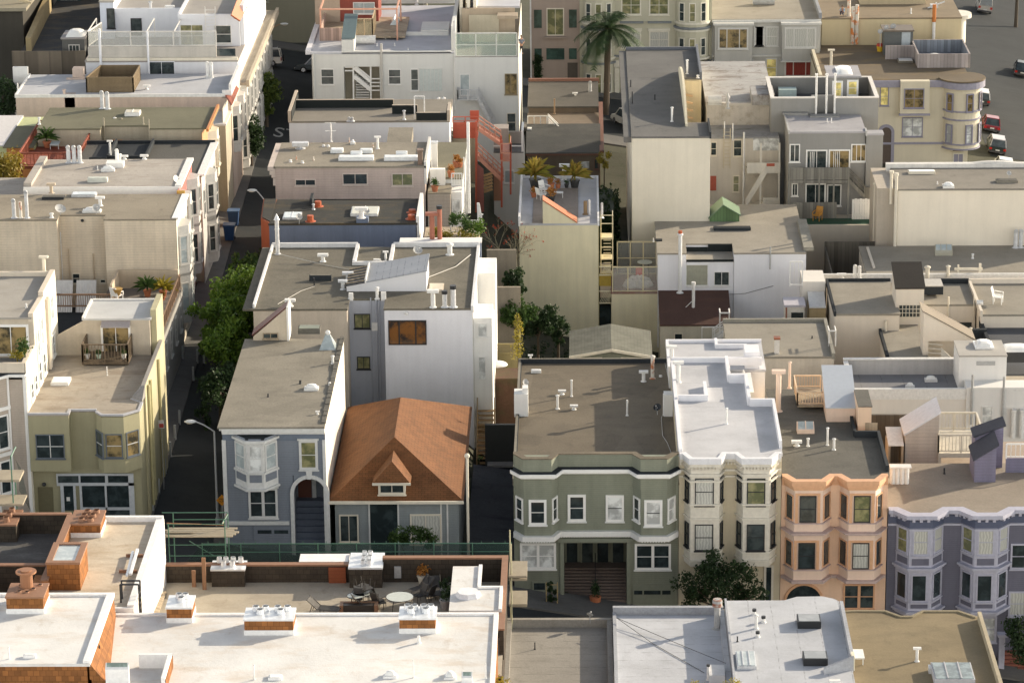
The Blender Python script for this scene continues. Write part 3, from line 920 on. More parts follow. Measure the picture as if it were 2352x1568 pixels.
m.box(ac.x-r-.16,ac.x-r,Y0-.08,Y0+.02,-3.4,za);m.box(ac.x+r,ac.x+r+.16,Y0-.08,Y0+.02,-3.4,za)
F3.add('arch_frame',m,pnkt)
m=MB();m.prism([(0,0)]*3,0,0)if False else None
m.add([(ac.x+r*math.cos(math.pi*i/14),Y0-.015,za+r*math.sin(math.pi*i/14))for i in range(15)]+[(ac.x-r,Y0-.015,-3.4),(ac.x+r,Y0-.015,-3.4)],[tuple(range(15))+(15,16)])
F3.add('arched_door',m,gdark)
tile(4,3)
F3.pipe(330,965,920,kz,34,cap='T');F3.pipe(425,968,898,kz,20);F3.pipe(588,960,810,kz,18);F3.pipe(643,998,900,kz,22)
F3.curb(335,480,865,760,kz,.25,pnkp,gsky,tilt=.35,panes=2)
pinkw=pt("",(.68,.5,.36),var=.06)
a,b=PZ(580,765,kz),PZ(820,765,kz);tt=PY(600,650,a.y).z;bk=PZ(690,352,tt+1.4)
so=F3.add('stair_box',MB().hexa([(a.x,a.y,kz),(b.x,a.y,kz),(b.x,a.y+4.2,kz),(a.x,a.y+4.2,kz),(a.x,a.y,tt),(b.x,a.y,tt),(b.x,a.y+4.2,tt+1.5),(a.x,a.y+4.2,tt+1.5)]),pnkp)
m=MB();y1=a.y+4.25
m.hexa([(a.x-.08,a.y-.08,tt),(b.x+.08,a.y-.08,tt),(b.x+.08,y1,tt+1.53),(a.x-.08,y1,tt+1.53),(a.x-.08,a.y-.08,tt+.08),(b.x+.08,a.y-.08,tt+.08),(b.x+.08,y1,tt+1.61),(a.x-.08,y1,tt+1.61)])
F3.add('sloped_roof',m,pn("",(.5,.53,.57),var=.05),so)
c=PZ(830,870,kz);m=MB();ex=PZ(962,870,kz).x;zt=PY(900,640,c.y+.6).z;m.box(b.x+.02,ex,c.y+.6,c.y+4,kz-2,zt);sb=F3.add('side_box',m,pinkw)
F3.add('flat_top',MB().box(b.x+.02,ex+.05,c.y+.55,c.y+4.05,zt+.003,zt+.06),gravelg,sb)
F3.add('door',MB().box(b.x+.5,b.x+1.3,c.y+.55,c.y+.58,kz-1.6,kz+.6),woodl,sb)
a1,a2=PZ(335,672,kz),PZ(560,672,kz);h_=PY(335,518,a1.y).z-kz
F3.rail([(a1.x,a1.y+3.6,kz+.4),(a1.x,a1.y,kz+.4),(a2.x,a1.y,kz+.4)],h_-.4,pn("peach_rail",(.72,.52,.33)),bal=.17)
F3.rail([(a1.x,a1.y+3.6,kz+.4),(a2.x,a1.y+3.6,kz+.4)],h_-.4,MATS["peach_rail"],bal=.17)
F3.add('deck',MB().box(a1.x,a2.x,a1.y,a1.y+3.6,kz+.25,kz+.4),woodl)
F3.pipe(175,675,330,kz,44,pnkp,'T',name='flue');F3.pipe(270,480,258,kz-.3,22,pnkp,name='flue')
# purple house
pur=pt("",(.15,.15,.195),'siding',step=.14,var=.12);purt=pn("",(.42,.42,.5));purd=pn("",(.085,.1,.16))
tile(4,4)
qx0,qx1=kx1+.05,33.
qz=PY(1650,100,Y0).z
F4=House('row_house',"purple row house with lavender trimmed bays at the right edge of the street",(24,206,zg(24)))
tile(4,3);qyb=PZ(1400,1115,qz).y
F4.block(qx0,qx1,Y0,qyb,-9,qz,pur,rfg("gravel_pink",(.43,.37,.3),(.34,.3,.25),.4,grain=.15,patch=.06))
tile(4,4)
qzb=PY(1650,960,Y0).z
path=[(qx0+.02,Y0)];bays=[]
for X in((1160,1275,1462,1555),(1705,1822,2010,2105)):
 pts,P=bay(F4,FP,X,560,1.05,qzb,qz-.05,purt);path+=pts;bays.append(P)
path.append((qx1-.02,Y0))
for P,r1,r2 in((bays[0],(1305,1440),(1290,1425)),(bays[1],(1850,1990),(1838,1975))):
 F4.win(P[1],r1[0],275,r1[1],495,'sash',purt,gcurt,.09,proud=.05);za,zt=P[1].hit(r1[0],490).z,P[1].hit(r1[0],275).z
 for p_ in(P[0],P[2]):slantwin(F4,p_,za,zt,purt,gold if p_ is P[0]else gcurt,.16,fw=.09)
 F4.win(P[1],r2[0],655,r2[1],885,'fixed',purt,gdark,.09);za,zt=P[1].hit(r2[0],875).z,P[1].hit(r2[0],655).z
 for p_ in(P[0],P[2]):slantwin(F4,p_,za,zt,purt,gdark,.16,'fixed',fw=.09)
 m=MB()
 for ya,yb in((525,580),(908,940)):
  zt,zl_=P[1].hit(1400,ya).z,P[1].hit(1400,yb).z
  for p_ in P:p_.box(m,.16,p_.len-.16,zl_,zt,-.01,.02)
 F4.add('panel',m,pur)
b_=MB()
for k in(1,5):
 q=path[k:k+4]
 for y in(600,965):zz=PY(1650,y,Y0-1.05).z;band(b_,q,zz-.08,zz+.04,-.01,.3);band(b_,q,zz-.25,zz-.081,-.01,.14)
band(b_,path,PY(1650,232,Y0).z-.07,PY(1650,232,Y0).z+.07,-.01,.1)
F4.add('moulding',b_,purt)
rm=MB()
for k in(1,5):rm.prism([path[k],path[k+1],path[k+2],path[k+3]],qz-.15,qz-.003)
F4.add('roof_edge',rm,MATS["gravel_pink"])
b_=MB();band(b_,path,qz-.2,qz+.05,-.15,.5)
for a,c in zip(path[:-1],path[1:]):
 L=math.hypot(c[0]-a[0],c[1]-a[1]);n=max(1,int(L/.42));pp=Plane((*a,0),(c[0]-a[0],c[1]-a[1],0))
 for i in range(n):pp.box(b_,i*L/n+.1,i*L/n+.28,qz-.42,qz-.201,-.01,.38)
F4.add('cornice',b_,purt)
b_=MB();band(b_,path,qz-.95,qz-.42,-.02,.04);F4.add('frieze',b_,purd)
F4.win(FP,2125,395,2260,610,'sash',purt,gdark,.12);F4.win(FP,2108,795,2260,1005,'sash',purt,gcurt,.12)
F4.win(FP,1885,1005,2010,1225,'sash',purt,gblind,.14)
m=MB();a=PY(2045,1490,Y0-1.6);zt=PY(2045,1170,Y0-1.6).z
m.box(a.x-.18,a.x+.18,Y0-1.75,Y0-1.4,-8,zt);m.box(a.x-.3,a.x+.3,Y0-1.9,Y0-1.3,zt+.003,zt+.16);m.box(a.x-.28,a.x+.28,Y0-1.85,Y0-1.3,-8,a.z+.3)
F4.add('porch_pillar',m,purt)
st=MB()
for i in range(7):st.box(a.x+.3,a.x+3,Y0-1.8+i*.25,Y0-.02,a.z-.3+i*.18,a.z-.12+i*.18)
F4.add('stair',st,pn("",(.25,.09,.06)))
tile(4,3)
grp=MB();a=PZ(1130,1290,qz);b=PZ(1270,1290,qz);t_=PY(1130,1140,a.y).z
for i in range(4):xx=a.x+(b.x-a.x)*(i+.2)/3.6;grp.cyl((xx,a.y+.2,qz-.02),(xx,a.y+.2,t_-.1),.16)
grp.box(a.x-.15,b.x+.15,a.y-.1,a.y+.5,t_-.1,t_)
F4.add('chimney',grp,pipew)
F4.pipe(1570,1200,1150,qz,14,blackm,'none')
prb=pt("",(.2,.19,.27),'siding',step=.2);slope=rfg("",(.09,.095,.12))
a,b=PZ(1820,1270,qz),PZ(2000,1270,qz);zh=PY(1990,960,a.y).z;zlw=PY(1830,1090,a.y).z
so=F4.add('stair_box',MB().hexa([(a.x,a.y,qz-.02),(b.x,a.y,qz-.02),(b.x,a.y+2.6,qz-.02),(a.x,a.y+2.6,qz-.02),(a.x,a.y,zlw),(b.x,a.y,zh),(b.x,a.y+2.6,zh),(a.x,a.y+2.6,zlw)]),prb)
F4.add('sloped_roof',MB().hexa([(a.x-.1,a.y-.1,zlw-.02),(b.x+.15,a.y-.1,zh-.02),(b.x+.15,a.y+2.7,zh-.02),(a.x-.1,a.y+2.7,zlw-.02),(a.x-.1,a.y-.1,zlw+.1),(b.x+.15,a.y-.1,zh+.1),(b.x+.15,a.y+2.7,zh+.1),(a.x-.1,a.y+2.7,zlw+.1)]),slope,so)
c=PZ(2000,1200,qz);d=PZ(2075,1200,qz);zz=PY(2060,850,c.y).z
so=F4.add('stair_box',MB().hexa([(a.x+.3,a.y+2.75,qz),(d.x,a.y+2.75,qz),(d.x,a.y+4.4,qz),(a.x+.3,a.y+4.4,qz),(a.x+.3,a.y+2.75,zlw+.6),(d.x,a.y+2.75,zz),(d.x,a.y+4.4,zz),(a.x+.3,a.y+4.4,zlw+.6)]),prb)
F4.add('sloped_roof',MB().hexa([(a.x+.2,a.y+2.7,zlw+.6),(d.x+.15,a.y+2.7,zz),(d.x+.15,a.y+4.5,zz),(a.x+.2,a.y+4.5,zlw+.6),(a.x+.2,a.y+2.7,zlw+.7),(d.x+.15,a.y+2.7,zz+.1),(d.x+.15,a.y+4.5,zz+.1),(a.x+.2,a.y+4.5,zlw+.7)]),slope,so)
e=PZ(2085,1190,qz);F4.add('deck_wall',MB().box(e.x,e.x+3,e.y,e.y+.12,qz,PY(2090,1070,e.y).z),prb)
F4.rail([(e.x,e.y,PY(2090,1070,e.y).z),(e.x+3,e.y,PY(2090,1070,e.y).z)],PY(2090,950,e.y).z-PY(2090,1070,e.y).z,trimw,bal=.3)
# corner of the alley: blue house, cottage
blu=pt("",(.21,.235,.275),'siding',step=.16,var=.12);blut=pn("",(.62,.62,.6));blud=pn("",(.14,.17,.22))
full()
bx0,bx1=-22.43,-15.98
bz=PY(640,975,Y0).z;byb=217.
M1=House('corner_house',"tall narrow slate blue house with a bay and arched porch on the alley corner",(-19.2,208,zg(-19)))
aL,aR=PY(675,1180,Y0).x,PY(751,1180,Y0).x
za_top=PY(712,1098,Y0).z
m=MB();m.prism([(bx0,Y0),(bx1,Y0),(bx1,byb),(bx0,byb)],za_top+.2,bz-.05,caps=False)
m.box(bx0,aL,Y0,byb,2,za_top+.2);m.box(aR,bx1,Y0,byb,2,za_top+.2);m.box(aL,aR,Y0+2.6,byb,2,za_top+.2)
r=(aR-aL)/2-.05;cx=(aL+aR)/2;zsp=za_top-r
pts=[(cx+(r)*math.cos(math.pi*i/16),zsp+r*math.sin(math.pi*i/16))for i in range(17)]
for i in range(16):
 (xa,z1_),(xb,z2_)=pts[i],pts[i+1]
 m.hexa([(xb,Y0,z2_),(xa,Y0,z1_),(xa,Y0+.3,z1_),(xb,Y0+.3,z2_),(xb,Y0,za_top+.199),(xa,Y0,za_top+.199),(xa,Y0+.3,za_top+.199),(xb,Y0+.3,za_top+.199)])
M1.add('wall',m,blu)
M1.add('roof',MB().box(bx0-.25,bx1+.02,Y0-.45,byb,bz-.12,bz),gravell)
b_=MB();P1=[(bx0,Y0),(bx1,Y0)]
band(b_,P1,bz-.38,bz-.121,-.02,.42);band(b_,P1,bz-.55,bz-.381,-.02,.25);b_.box(bx0-.2,bx0+.01,Y0+.01,byb,bz-.4,bz-.121)
M1.add('cornice',b_,blut)
b_=MB();band(b_,P1,bz-1.05,bz-.55,-.02,.04);M1.add('frieze',b_,blud)
b_=MB();FP.box(b_,bx0-.05,bx0+.2,2.5,bz-1.,-.01,.07);FP.box(b_,bx1-.18,bx1+.02,2.5,bz-1.,-.01,.07);M1.add('corner_board',b_,blut)
zb0,zb1=PY(590,1110,Y0).z,PY(590,1003,Y0).z
pts_,P=bay(M1,FP,(540,567,605.5,638),1060,1.05,zb0,zb1,blut)
for x0_,x1_,y0_,y1_ in((571,603,1012,1084),):
 M1.win(P[1],x0_,y0_+10,x1_,y1_,'sash',blut,gblind,.1);za,zt=P[1].hit(590,1083).z,P[1].hit(590,1022).z
 for p_ in(P[0],P[2]):slantwin(M1,p_,za,zt,blut,gsky,.12,fw=.1)
m=MB()
for ya,yb in((1008,1018),(1090,1108)):
 zt,zl_=P[1].hit(590,ya).z,P[1].hit(590,yb).z
 for p_ in P:p_.box(m,.14,p_.len-.14,zl_,zt,-.01,.02)
M1.add('panel',m,blu)
b_=MB();band(b_,pts_,zb1-.02,zb1+.12,-.3,.2);band(b_,pts_,zb0-.12,zb0+.02,-.3,.15);band(b_,pts_,P[1].hit(590,1087).z-.06,P[1].hit(590,1087).z+.06,-.05,.12);M1.add('moulding',b_,blut)
M1.add('bay_roof',MB().prism([pts_[0],pts_[1],pts_[2],pts_[3]],zb1+.1,zb1+.16),tar)
M1.win(FP,687,1010,730,1078,'sash',blut,gold,.16,hood=.12)
M1.win(FP,571,1120,638,1189,'pair',blut,gdark,.14,hood=.1)
m=MB()
for i in range(16):
 t0,t1=math.pi*i/16,math.pi*(i+1)/16
 m.hexa([(cx+rr*math.cos(t),yy,zsp+rr*math.sin(t))for yy in(Y0-.1,Y0+.02)for rr,t in((r,t0),(r+.24,t0),(r+.24,t1),(r,t1))])
m.box(cx-r-.24,cx-r,Y0-.1,Y0+.02,2.2,zsp);m.box(cx+r,cx+r+.24,Y0-.1,Y0+.02,2.2,zsp)
m.hexa([(cx-.13,Y0-.16,zsp+r-.02),(cx+.13,Y0-.16,zsp+r-.02),(cx+.13,Y0,zsp+r-.02),(cx-.13,Y0,zsp+r-.02),(cx-.2,Y0-.16,zsp+r+.5),(cx+.2,Y0-.16,zsp+r+.5),(cx+.2,Y0,zsp+r+.5),(cx-.2,Y0,zsp+r+.5)])
M1.add('arch_frame',m,blut)
zp=zsp-1.2
st=MB()
for i in range(10):st.box(aL+.02,aR-.02,Y0+.05+i*.2,Y0+2.6,2.4+(zp-2.4)*i/10,2.4+(zp-2.4)*(i+1)/10)
M1.add('stair',st,pn("",(.12,.14,.18)))
d_=M1.add('door',MB().box(cx-.95,cx-.1,Y0+2.53,Y0+2.59,zp,zp+2.1),pn("",(.14,.05,.03)))
M1.add('porch_post',MB().box(cx-.05,cx+.2,Y0+2.45,Y0+2.59,zp,zp+2.6),blut)
M1.panel('garage_door',FP,583,1206,668,1262,blu)
for a_ in((592,624),(630,662)):M1.panel('garage_pane',FP,a_[0],1216,a_[1],1224,gdark,.04,.07)
b_=MB();zz=PY(620,1200,Y0).z;FP.box(b_,bx0,aL-.3,zz-.12,zz+.12,-.01,.1);M1.add('belt_board',b_,blut)
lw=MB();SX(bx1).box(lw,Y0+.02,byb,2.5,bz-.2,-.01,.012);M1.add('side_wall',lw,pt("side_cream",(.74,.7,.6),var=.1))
e=MB()
rr_=random.Random(3)
for i in range(40):yy=Y0+.2+i*(byb-Y0)/40;e.box(bx1-.2-.06*rr_.random(),bx1+.06,yy,yy+.42,bz,bz+.06+.08*rr_.random())
M1.add('roof_curb',e,gravelg)
tile(2,3)
M1.curb(425,545,505,460,bz,.15,pipew,domew,'dome');M1.pipe(395,445,412,bz,16,blackm,'cone');M1.pipe(124,555,527,bz,12,blackm,'none');M1.pipe(668,275,205,bz,22);M1.pipe(540,700,672,bz,14,cap='T');M1.pipe(640,455,430,bz,16)
a,b=PZ(553,163,bz),PZ(690,163,bz);m=MB();y1=a.y+1.3;t_=bz+1.;cxx,cyy=(a.x+b.x)/2,a.y+.75
m.add([(a.x,a.y,bz),(b.x,a.y,bz),(b.x,y1,bz),(a.x,y1,bz),(cxx-.1,cyy,t_),(cxx+.1,cyy,t_)],[(0,1,5,4),(1,2,5),(2,3,4,5),(3,0,4)]);sk=M1.add('skylight',m,gsky)
M1.add('vent_cap',MB().ball((cxx,cyy,t_),.18,8),pipew,sk)
tile(2,2)
a,b=PZ(0,1470,bz),PZ(285,1480,bz);t_=PY(260,1200,a.y).z
brk=pn("",(.13,.045,.04))
m=MB();a.x=max(a.x,bx0+.1)
m.hexa([(a.x,a.y,bz-.02),(b.x,a.y,bz-.02),(b.x,a.y+1.5,bz-.02),(a.x,a.y+1.5,bz-.02),(a.x,a.y,bz+.25),(b.x,a.y,t_),(b.x,a.y+1.5,t_),(a.x,a.y+1.5,bz+.25)])
so=M1.add('stair_head',m,pt("shed_cream",(.55,.48,.38)))
M1.add('sloped_roof',MB().hexa([(a.x-.1,a.y+.1,bz+.27),(b.x+.02,a.y+.1,t_+.02),(b.x+.02,a.y+1.6,t_+.02),(a.x-.1,a.y+1.6,bz+.27),(a.x-.1,a.y+.1,bz+.36),(b.x+.02,a.y+.1,t_+.11),(b.x+.02,a.y+1.6,t_+.11),(a.x-.1,a.y+1.6,bz+.36)]),brk,so)
M1.add('end_wall',MB().box(b.x-.02,b.x+.12,a.y-.08,a.y+1.65,bz,t_+.1),white,so)
M1.win(FY(a.y),80,1405,210,1455,'slider',woodl,gmid,.06)
M1.curb(375,560,1415,1340,bz,.35,gravelg,pn("",(.2,.22,.18)),name='roof_hatch')
shin=shg("orange_shingle",(.20,.085,.034),(.16,.072,.03),.4,.22,flat=True)
tile(2,3)
ex0,ex1=PY(632,1430,Y0).x,PY(1765,1430,Y0).x;ez=PY(1200,1430,Y0).z
ap=PY(1185,890,203.2);bk=PY(1235,558,211.2)
M2=House('cottage',"low grey blue cottage under an orange brown hip roof with a small dormer",((ex0+ex1)/2,207,zg(-11)))
cot=pt("",(.27,.30,.31),'siding',step=.16)
yB=PZ(770,640,ez).y;rz=(ap.z+bk.z)/2
wx0,wx1=ex0+.35,ex1-.35;cy0=Y0+.5
M2.add('wall',MB().prism([(wx0,cy0),(wx1,cy0),(wx1,yB),(wx0,yB)],1,ez-.02,caps=False),cot)
V4=[(ex0,Y0,ez),(ex1,Y0,ez),(ex1,yB,ez),(ex0,yB,ez),(ap.x,ap.y,rz),(ap.x,bk.y,rz)]
ro=M2.add('roof',MB().add(V4+[(v[0],v[1],v[2]-.14)for v in V4[:4]],[(0,1,4),(1,2,5,4),(2,3,5),(3,0,4,5),(0,6,7,1),(1,7,8,2),(2,8,9,3),(3,9,6,0),(9,8,7,6)]),shin)
Yd=Y0+.45;DPl=FY(Yd)
d0,d1=PY(1050,1360,Yd).x,PY(1278,1360,Yd).x;dz0,dz1=PY(1160,1372,Yd).z,PY(1160,1270,Yd).z;dzr=PY(1175,1140,Yd-.3).z
dor=M2.add('dormer',MB().box(d0,d1,Yd,Yd+1.6,ez+.1,dz1),cot)
dm=(d0+d1)/2;o_=.35
V=[(d0-o_,Yd-.3,dz1),(d1+o_,Yd-.3,dz1),(d1+o_,Yd+2.1,dz1),(d0-o_,Yd+2.1,dz1),(dm,Yd+.7,dzr),(dm,Yd+3.4,dzr)]
M2.add('dormer_roof',MB().add(V,[(0,1,4),(1,2,5,4),(3,0,4,5),(3,2,1,0)]),shin,dor)
M2.add('eave_board',MB().box(d0-o_,d1+o_,Yd-.36,Yd-.28,dz1-.1,dz1+.05),cream,dor)
M2.win(DPl,1050,1278,1278,1372,(2,1),cream,gdark,.14)
CP=FY(cy0)
M2.add('gutter',MB().box(ex0-.02,ex1+.02,Y0-.12,Y0-.005,ez-.16,ez+.02),cream)
tile(2,4)
M2.win(CP,722,152,885,385,(2,1),cream,gmid,.09);M2.win(CP,1318,148,1582,400,(2,1),cream,gcurt,.1)
a=CP.hit(980,200).x;b=CP.hit(1210,200).x
m=MB();CP.box(m,a,b,1.2,ez-.3,-.01,.02);M2.add('porch_shade',m,gdark)  # flat dark panel painted for the shade inside the porch
m=MB()
for x_ in(a-.09,b+.02,wx1-.75,wx1-1.15):CP.box(m,x_,x_+.1,1.2,ez-.05,-.01,.06)
CP.box(m,a-.1,b+.12,ez-.3,ez-.2,-.01,.09)
M2.add('trim_board',m,blut)
tile(2,3)
M2.pipe(1795,1430,1035,ez-.02,26,cream,'mush',name='flue')if False else None
a=PY(1795,1050,Y0-.1);M2.add('flue',MB().cyl((a.x,Y0-.1,1.2),(a.x,Y0-.1,a.z),.09,n=10).ball((a.x,Y0-.1,a.z),.18,8),cream)
# near row, on this side of the street
tan=rfg("",(.36,.29,.18),(.25,.2,.13),.5,grain=.1)
roll=rfg("",(.74,.76,.80),(.5,.51,.52),.35,seam=1.15,seam_ax=1,grain=.06)
rollx=rfg("",(.7,.72,.76),(.5,.51,.52),.3,seam=1.3,seam_ax=0,grain=.06)
rib=rfg("",(.46,.43,.38),(.34,.32,.28),.5,seam=.95,seam_ax=1,grain=.14)
YS=181.
# tan roof building with skylight
tile(4,4)
z5=6.42
pts=[(705,968),(845,962),(1080,965),(1205,1010),(1290,1010),(1385,965),(1690,965),(1850,1018)]
P_=[PZ(x,y,z5)for x,y in pts]
B5=House('near_house',"tan felt roofed house with a three pane skylight in the bottom right corner",(18,172,zg(18)))
xr0,xr1=PX(2000,1500,P_[-1].x).x,P_[-1].x
plan=[(P_[0].x-.1,155),(xr1,155)]+[(p.x,p.y)for p in reversed(P_)]
B5.add('wall',MB().prism(plan,-8,z5-.05,caps=False),pt("tan_wall",(.5,.42,.3)))
B5.add('roof',MB().prism([(x+(.06 if x>20 else 0),y)for x,y in plan],z5-.14,z5),tan)
B5.add('parapet',MB().box(xr1-.05,xr1+.16,155,P_[-1].y-.3,z5-.3,z5+.5),pt("",(.42,.36,.25)))
b_=MB();band(b_,[(p.x,p.y)for p in P_],z5-.02,z5+.08,0,.18);B5.add('roof_edge',b_,rfg("",(.4,.34,.23)))
B5.pipe(1340,1385,1268,z5,26,cap='T');B5.curb(1490,1830,1600,1392,z5,.45,pt("",(.5,.5,.52)),glass("",(.14,.17,.17)),panes=3)
m=MB();a=PZ(1440,1490,z5);m.box(a.x,a.x+.4,a.y,a.y+.5,z5,z5+.35);B5.add('vent_box',m,galv)
# white grey roof with bulged end
z4=7.1
B4=House('near_house',"pale grey seamed roof house with two dark box skylights and a bulged end",(11,172,zg(11)))
tile(3,4);aL=PZ(1832,875,z4)
tile(4,4)
bp=[PZ(x,y,z4)for x,y in((225,872),(330,842),(545,838),(640,858),(685,880))]
x4,x4r=aL.x,bp[-1].x
plan=[(x4,155),(x4r,155)]+[(p.x,p.y)for p in reversed(bp)]+[(x4,aL.y)]
m=MB();m.prism(plan,-6,z4-.05,caps=False);wl4=pt("",(.62,.62,.62));B4.add('wall',m,wl4)
B4.add('roof',MB().prism(plan,z4-.12,z4),rollx)
yb=PZ(720,1400,z4).y
m=MB();m.box(x4r-.06,x4r+.14,yb,bp[-1].y-1.2,z4-.2,z4+.5);m.box(x4-.02,x4+.1,155,aL.y,z4-.1,z4+.14)
yel=pt("",(.7,.66,.52),var=.05)
B4.add('parapet',m,rfg("pale_edge",(.56,.58,.62)))
a=PZ(560,1500,z4);B4.add('cross_parapet',MB().hexa([(a.x,yb-1.6,z4-.1),(x4r+.05,yb-1.,z4-.1),(x4r+.05,yb-.8,z4-.1),(a.x,yb-1.35,z4-.1),(a.x,yb-1.6,z4+.35),(x4r+.05,yb-1.,z4+.8),(x4r+.05,yb-.8,z4+.8),(a.x,yb-1.35,z4+.35)]),MATS["pale_edge"])
B4.add('end_parapet',MB().box(x4r-.04,x4r+.13,yb-.79,yb-.01,z4-.1,z4+.7),yel)
tile(4,4)
skd=glass("",(.25,.26,.26),c2=(.3,.31,.31))
B4.curb(340,535,1112,985,z4,.42,blackm,skd);B4.curb(388,592,1425,1295,z4,.42,blackm,skd)
tile(3,4)
B4.curb(1935,2100,1452,1298,z4,.18,galv,gsky,panes=3)
for x,yb_,yt,c in((2080,993,945,'black'),(2095,1110,990,'mush'),(2158,1057,1005,'black'),(2108,1180,1133,'black')):B4.pipe(x,yb_,yt,z4,28,cap=c)
B4.pipe(1938,1220,1175,z4,12,blackm,'none')
tile(4,4);B4.pipe(50,1055,1005,z4,28,cap='black');B4.pipe(650,1568,1540,z4,36,cap='T')
# white roll roof
tile(3,4)
z3=6.25
a,b=PZ(902,990,z3),PZ(1835,985,z3)
B3=House('near_house',"white roll roof house with a tall rusty flue and crossing cables",(4.5,172,zg(4)))
B3.block(a.x,x4-.06,155,YS-.1,-4,z3,wl4,roll,None)
m=MB();yy=PZ(1300,990,z3).y;m.box(a.x-.07,x4-.07,yy,yy+.3,z3-.2,z3+.42);m.box(a.x-.08,a.x+.12,155,yy-.01,z3-.2,z3+.12);B3.add('parapet',m,MATS["pale_edge"])
B3.add('roof_curb',MB().box(x4-.35,x4-.03,160,yy-.02,z3,z3+.3),roll)
B3.pipe(1768,1110,862,z3,56,pipeg,'mush',name='flue')
m=MB();c=PZ(1768,1110,z3);h=PY(1768,880,c.y).z;m.cyl((c.x,c.y,h-.3),(c.x,c.y,h+.12),.3,.26,14);B3.add('flue_cowl',m,rusty("",(.4,.36,.32),(.25,.08,.04),.45,.6))
cb=pn("",(.1,.1,.1))
B3.add('cable',MB().path([PZ(925,1020,z3+.3),PZ(1220,1230,z3+.03),PZ(1660,1480,z3+.03)],.018,5).path([PZ(925,1020,z3+.3),PZ(1500,1262,z3+.03),PZ(1840,1400,z3+.5)],.018,5),cb)
a=PZ(1700,1568,z3);B3.add('roof_box',MB().box(a.x,x4-.4,a.y-.2,a.y+1.3,z3-.02,z3+.55),wl4);B3.pipe(1692,1540,1410,z3,24,cap='black')
# old ribbed roof
z2=5.6
a,b=PZ(15,1080,z2),PZ(862,1085,z2)
B2=House('near_house',"low house with a weathered tan roll roof inside parapets beside the white roof",(-1,172,zg(-1)))
x20,x21=PY(0,1030,YS).x,B3.root.location.x-2.63
x21=PZ(898,1050,z2+.4).x-.1
B2.block(x20+.06,x21-.06,155,YS-.06,-3,z2,pt("tan_wall",(.5,.42,.3)),rib,{'N':.48,'W':.45,'E':.45},.3,pmat=rfg("",(.46,.43,.38),(.36,.33,.28),.4))
B2.pipe(237,1285,1225,z2,10,blackm,'none');B2.dish(700,990,1060,z2+.3,60,pipeg,(.2,.6,.5))
# shingled building with the white roofs and the roof deck
shw=shg("wood_shingle",(.34,.14,.045),(.2,.085,.03),.32,.3)
shd=shg("dark_shingle",(.075,.06,.045),(.055,.045,.035),.4,.3)
wmem=rfg("",(1.,.99,.96),(.75,.58,.40),.42,grain=.05)
tmem=rfg("",(.85,.74,.58),(.55,.40,.25),.55,grain=.08)
tdeck=rfg("",(.62,.55,.44),(.45,.38,.28),.45,grain=.1)
cap=pn("",(.28,.15,.09),.7)
wcap=pn("",(.82,.81,.79),.6)
B1=House('apartment_building',"big wood shingled building with white coated roofs and roof deck in the bottom left",(-20,168,zg(-20)))
tile(2,4)
z1=12.
c=PZ(2050,990,z1);x1r,y1b=c.x,c.y
zd=8.4
B1.block(-26.,x1r,148,y1b,-1,z1,shw,wmem,None)
B1.add('roof_edge',MB().box(-26.1,x1r+.07,y1b-.18,y1b+.07,z1-.1,z1+.1).box(x1r-.18,x1r+.07,148,y1b-.19,z1-.1,z1+.1),wcap)
B1.block(-24.1,x1r+.2,y1b+.1,YS,-1,zd,shd,tdeck,None,over=-.02,name='deck_wall')
zpl,zpr=9.42,9.82
full_y=YS
tile(2,4)
xch0,xch1=PY(805,615,YS-1).x,PY(1080,615,YS-1).x
B1.add('deck_parapet',MB().box(-24.1,xch0,YS-.22,YS+.1,zd-.3,zpl).box(xch1,x1r+.25,YS-.22,YS+.1,zd-.3,zpr).box(x1r,x1r+.25,y1b+3,YS-.221,zd-.3,zpr),shd)
B1.add('coping',MB().box(-24.1,xch0,YS-.28,YS+.14,zpl+.002,zpl+.1).box(xch1,x1r+.3,YS-.28,YS+.14,zpr+.002,zpr+.1).box(x1r-.06,x1r+.3,y1b+3,YS-.281,zpr+.002,zpr+.1),cap)
def flues(s,par,x0,x1,y0,y1,z,spots,mat,r=.21,h=.26):
 for fx,fy in spots:
  m=MB();cx,cy=x0+(x1-x0)*fx,y0+(y1-y0)*fy
  m.cyl((cx,cy,z-.02),(cx,cy,z+h),r,r*.82,14,caps=False);m.cyl((cx,cy,z+h*.5),(cx,cy,z+h*.55),r*.8,r*.8,14,mi=1)
  n=14
  s.add('flue_pot',m,[mat,blackm],par)
galvw=pn("",(.72,.74,.76),.35,.3,var=.12)
def chim(x0,x1,yb,yt,z,d,mat,topm,spots,fm,base=wcap,bh=.28,h=.26,r=.21,skirt=True,Y=None):
 """shingled chimney block with a sheet metal top; picture x range at the front foot"""
 a=PZ(x0,yb,z);b=PZ(x1,yb,z);t_=PY((x0+x1)/2,yt,a.y).z
 o=B1.add('chimney',MB().box(a.x,b.x,a.y,a.y+d,z-.02,t_),mat)
 if skirt:
  B1.add('flashing',MB().box(a.x-.03,b.x+.03,a.y-.03,a.y+d+.03,z-.01,z+bh),base,o)
 B1.add('metal_top',MB().box(a.x-.05,b.x+.05,a.y-.05,a.y+d+.05,t_+.002,t_+.1),topm,o)
 flues(B1,o,a.x,b.x,a.y,a.y+d,t_+.1,spots,fm,r,h)
 return o
six=[(.2,.78),(.4,.78),(.3,.5),(.65,.78),(.85,.78),(.72,.5)]
chim(1228,1530,1150,1035,z1,1.6,shw,galvw,six,galvw)
tile(1,4)
chim(2055,2055+410,1165,1045,z1,1.6,shw,galvw,six,galvw)
chim(1403,1612,1062,945,z1,1.7,shw,galvw,[(.4,.8),(.65,.8),(.52,.5)],galvw)
tile(2,4)
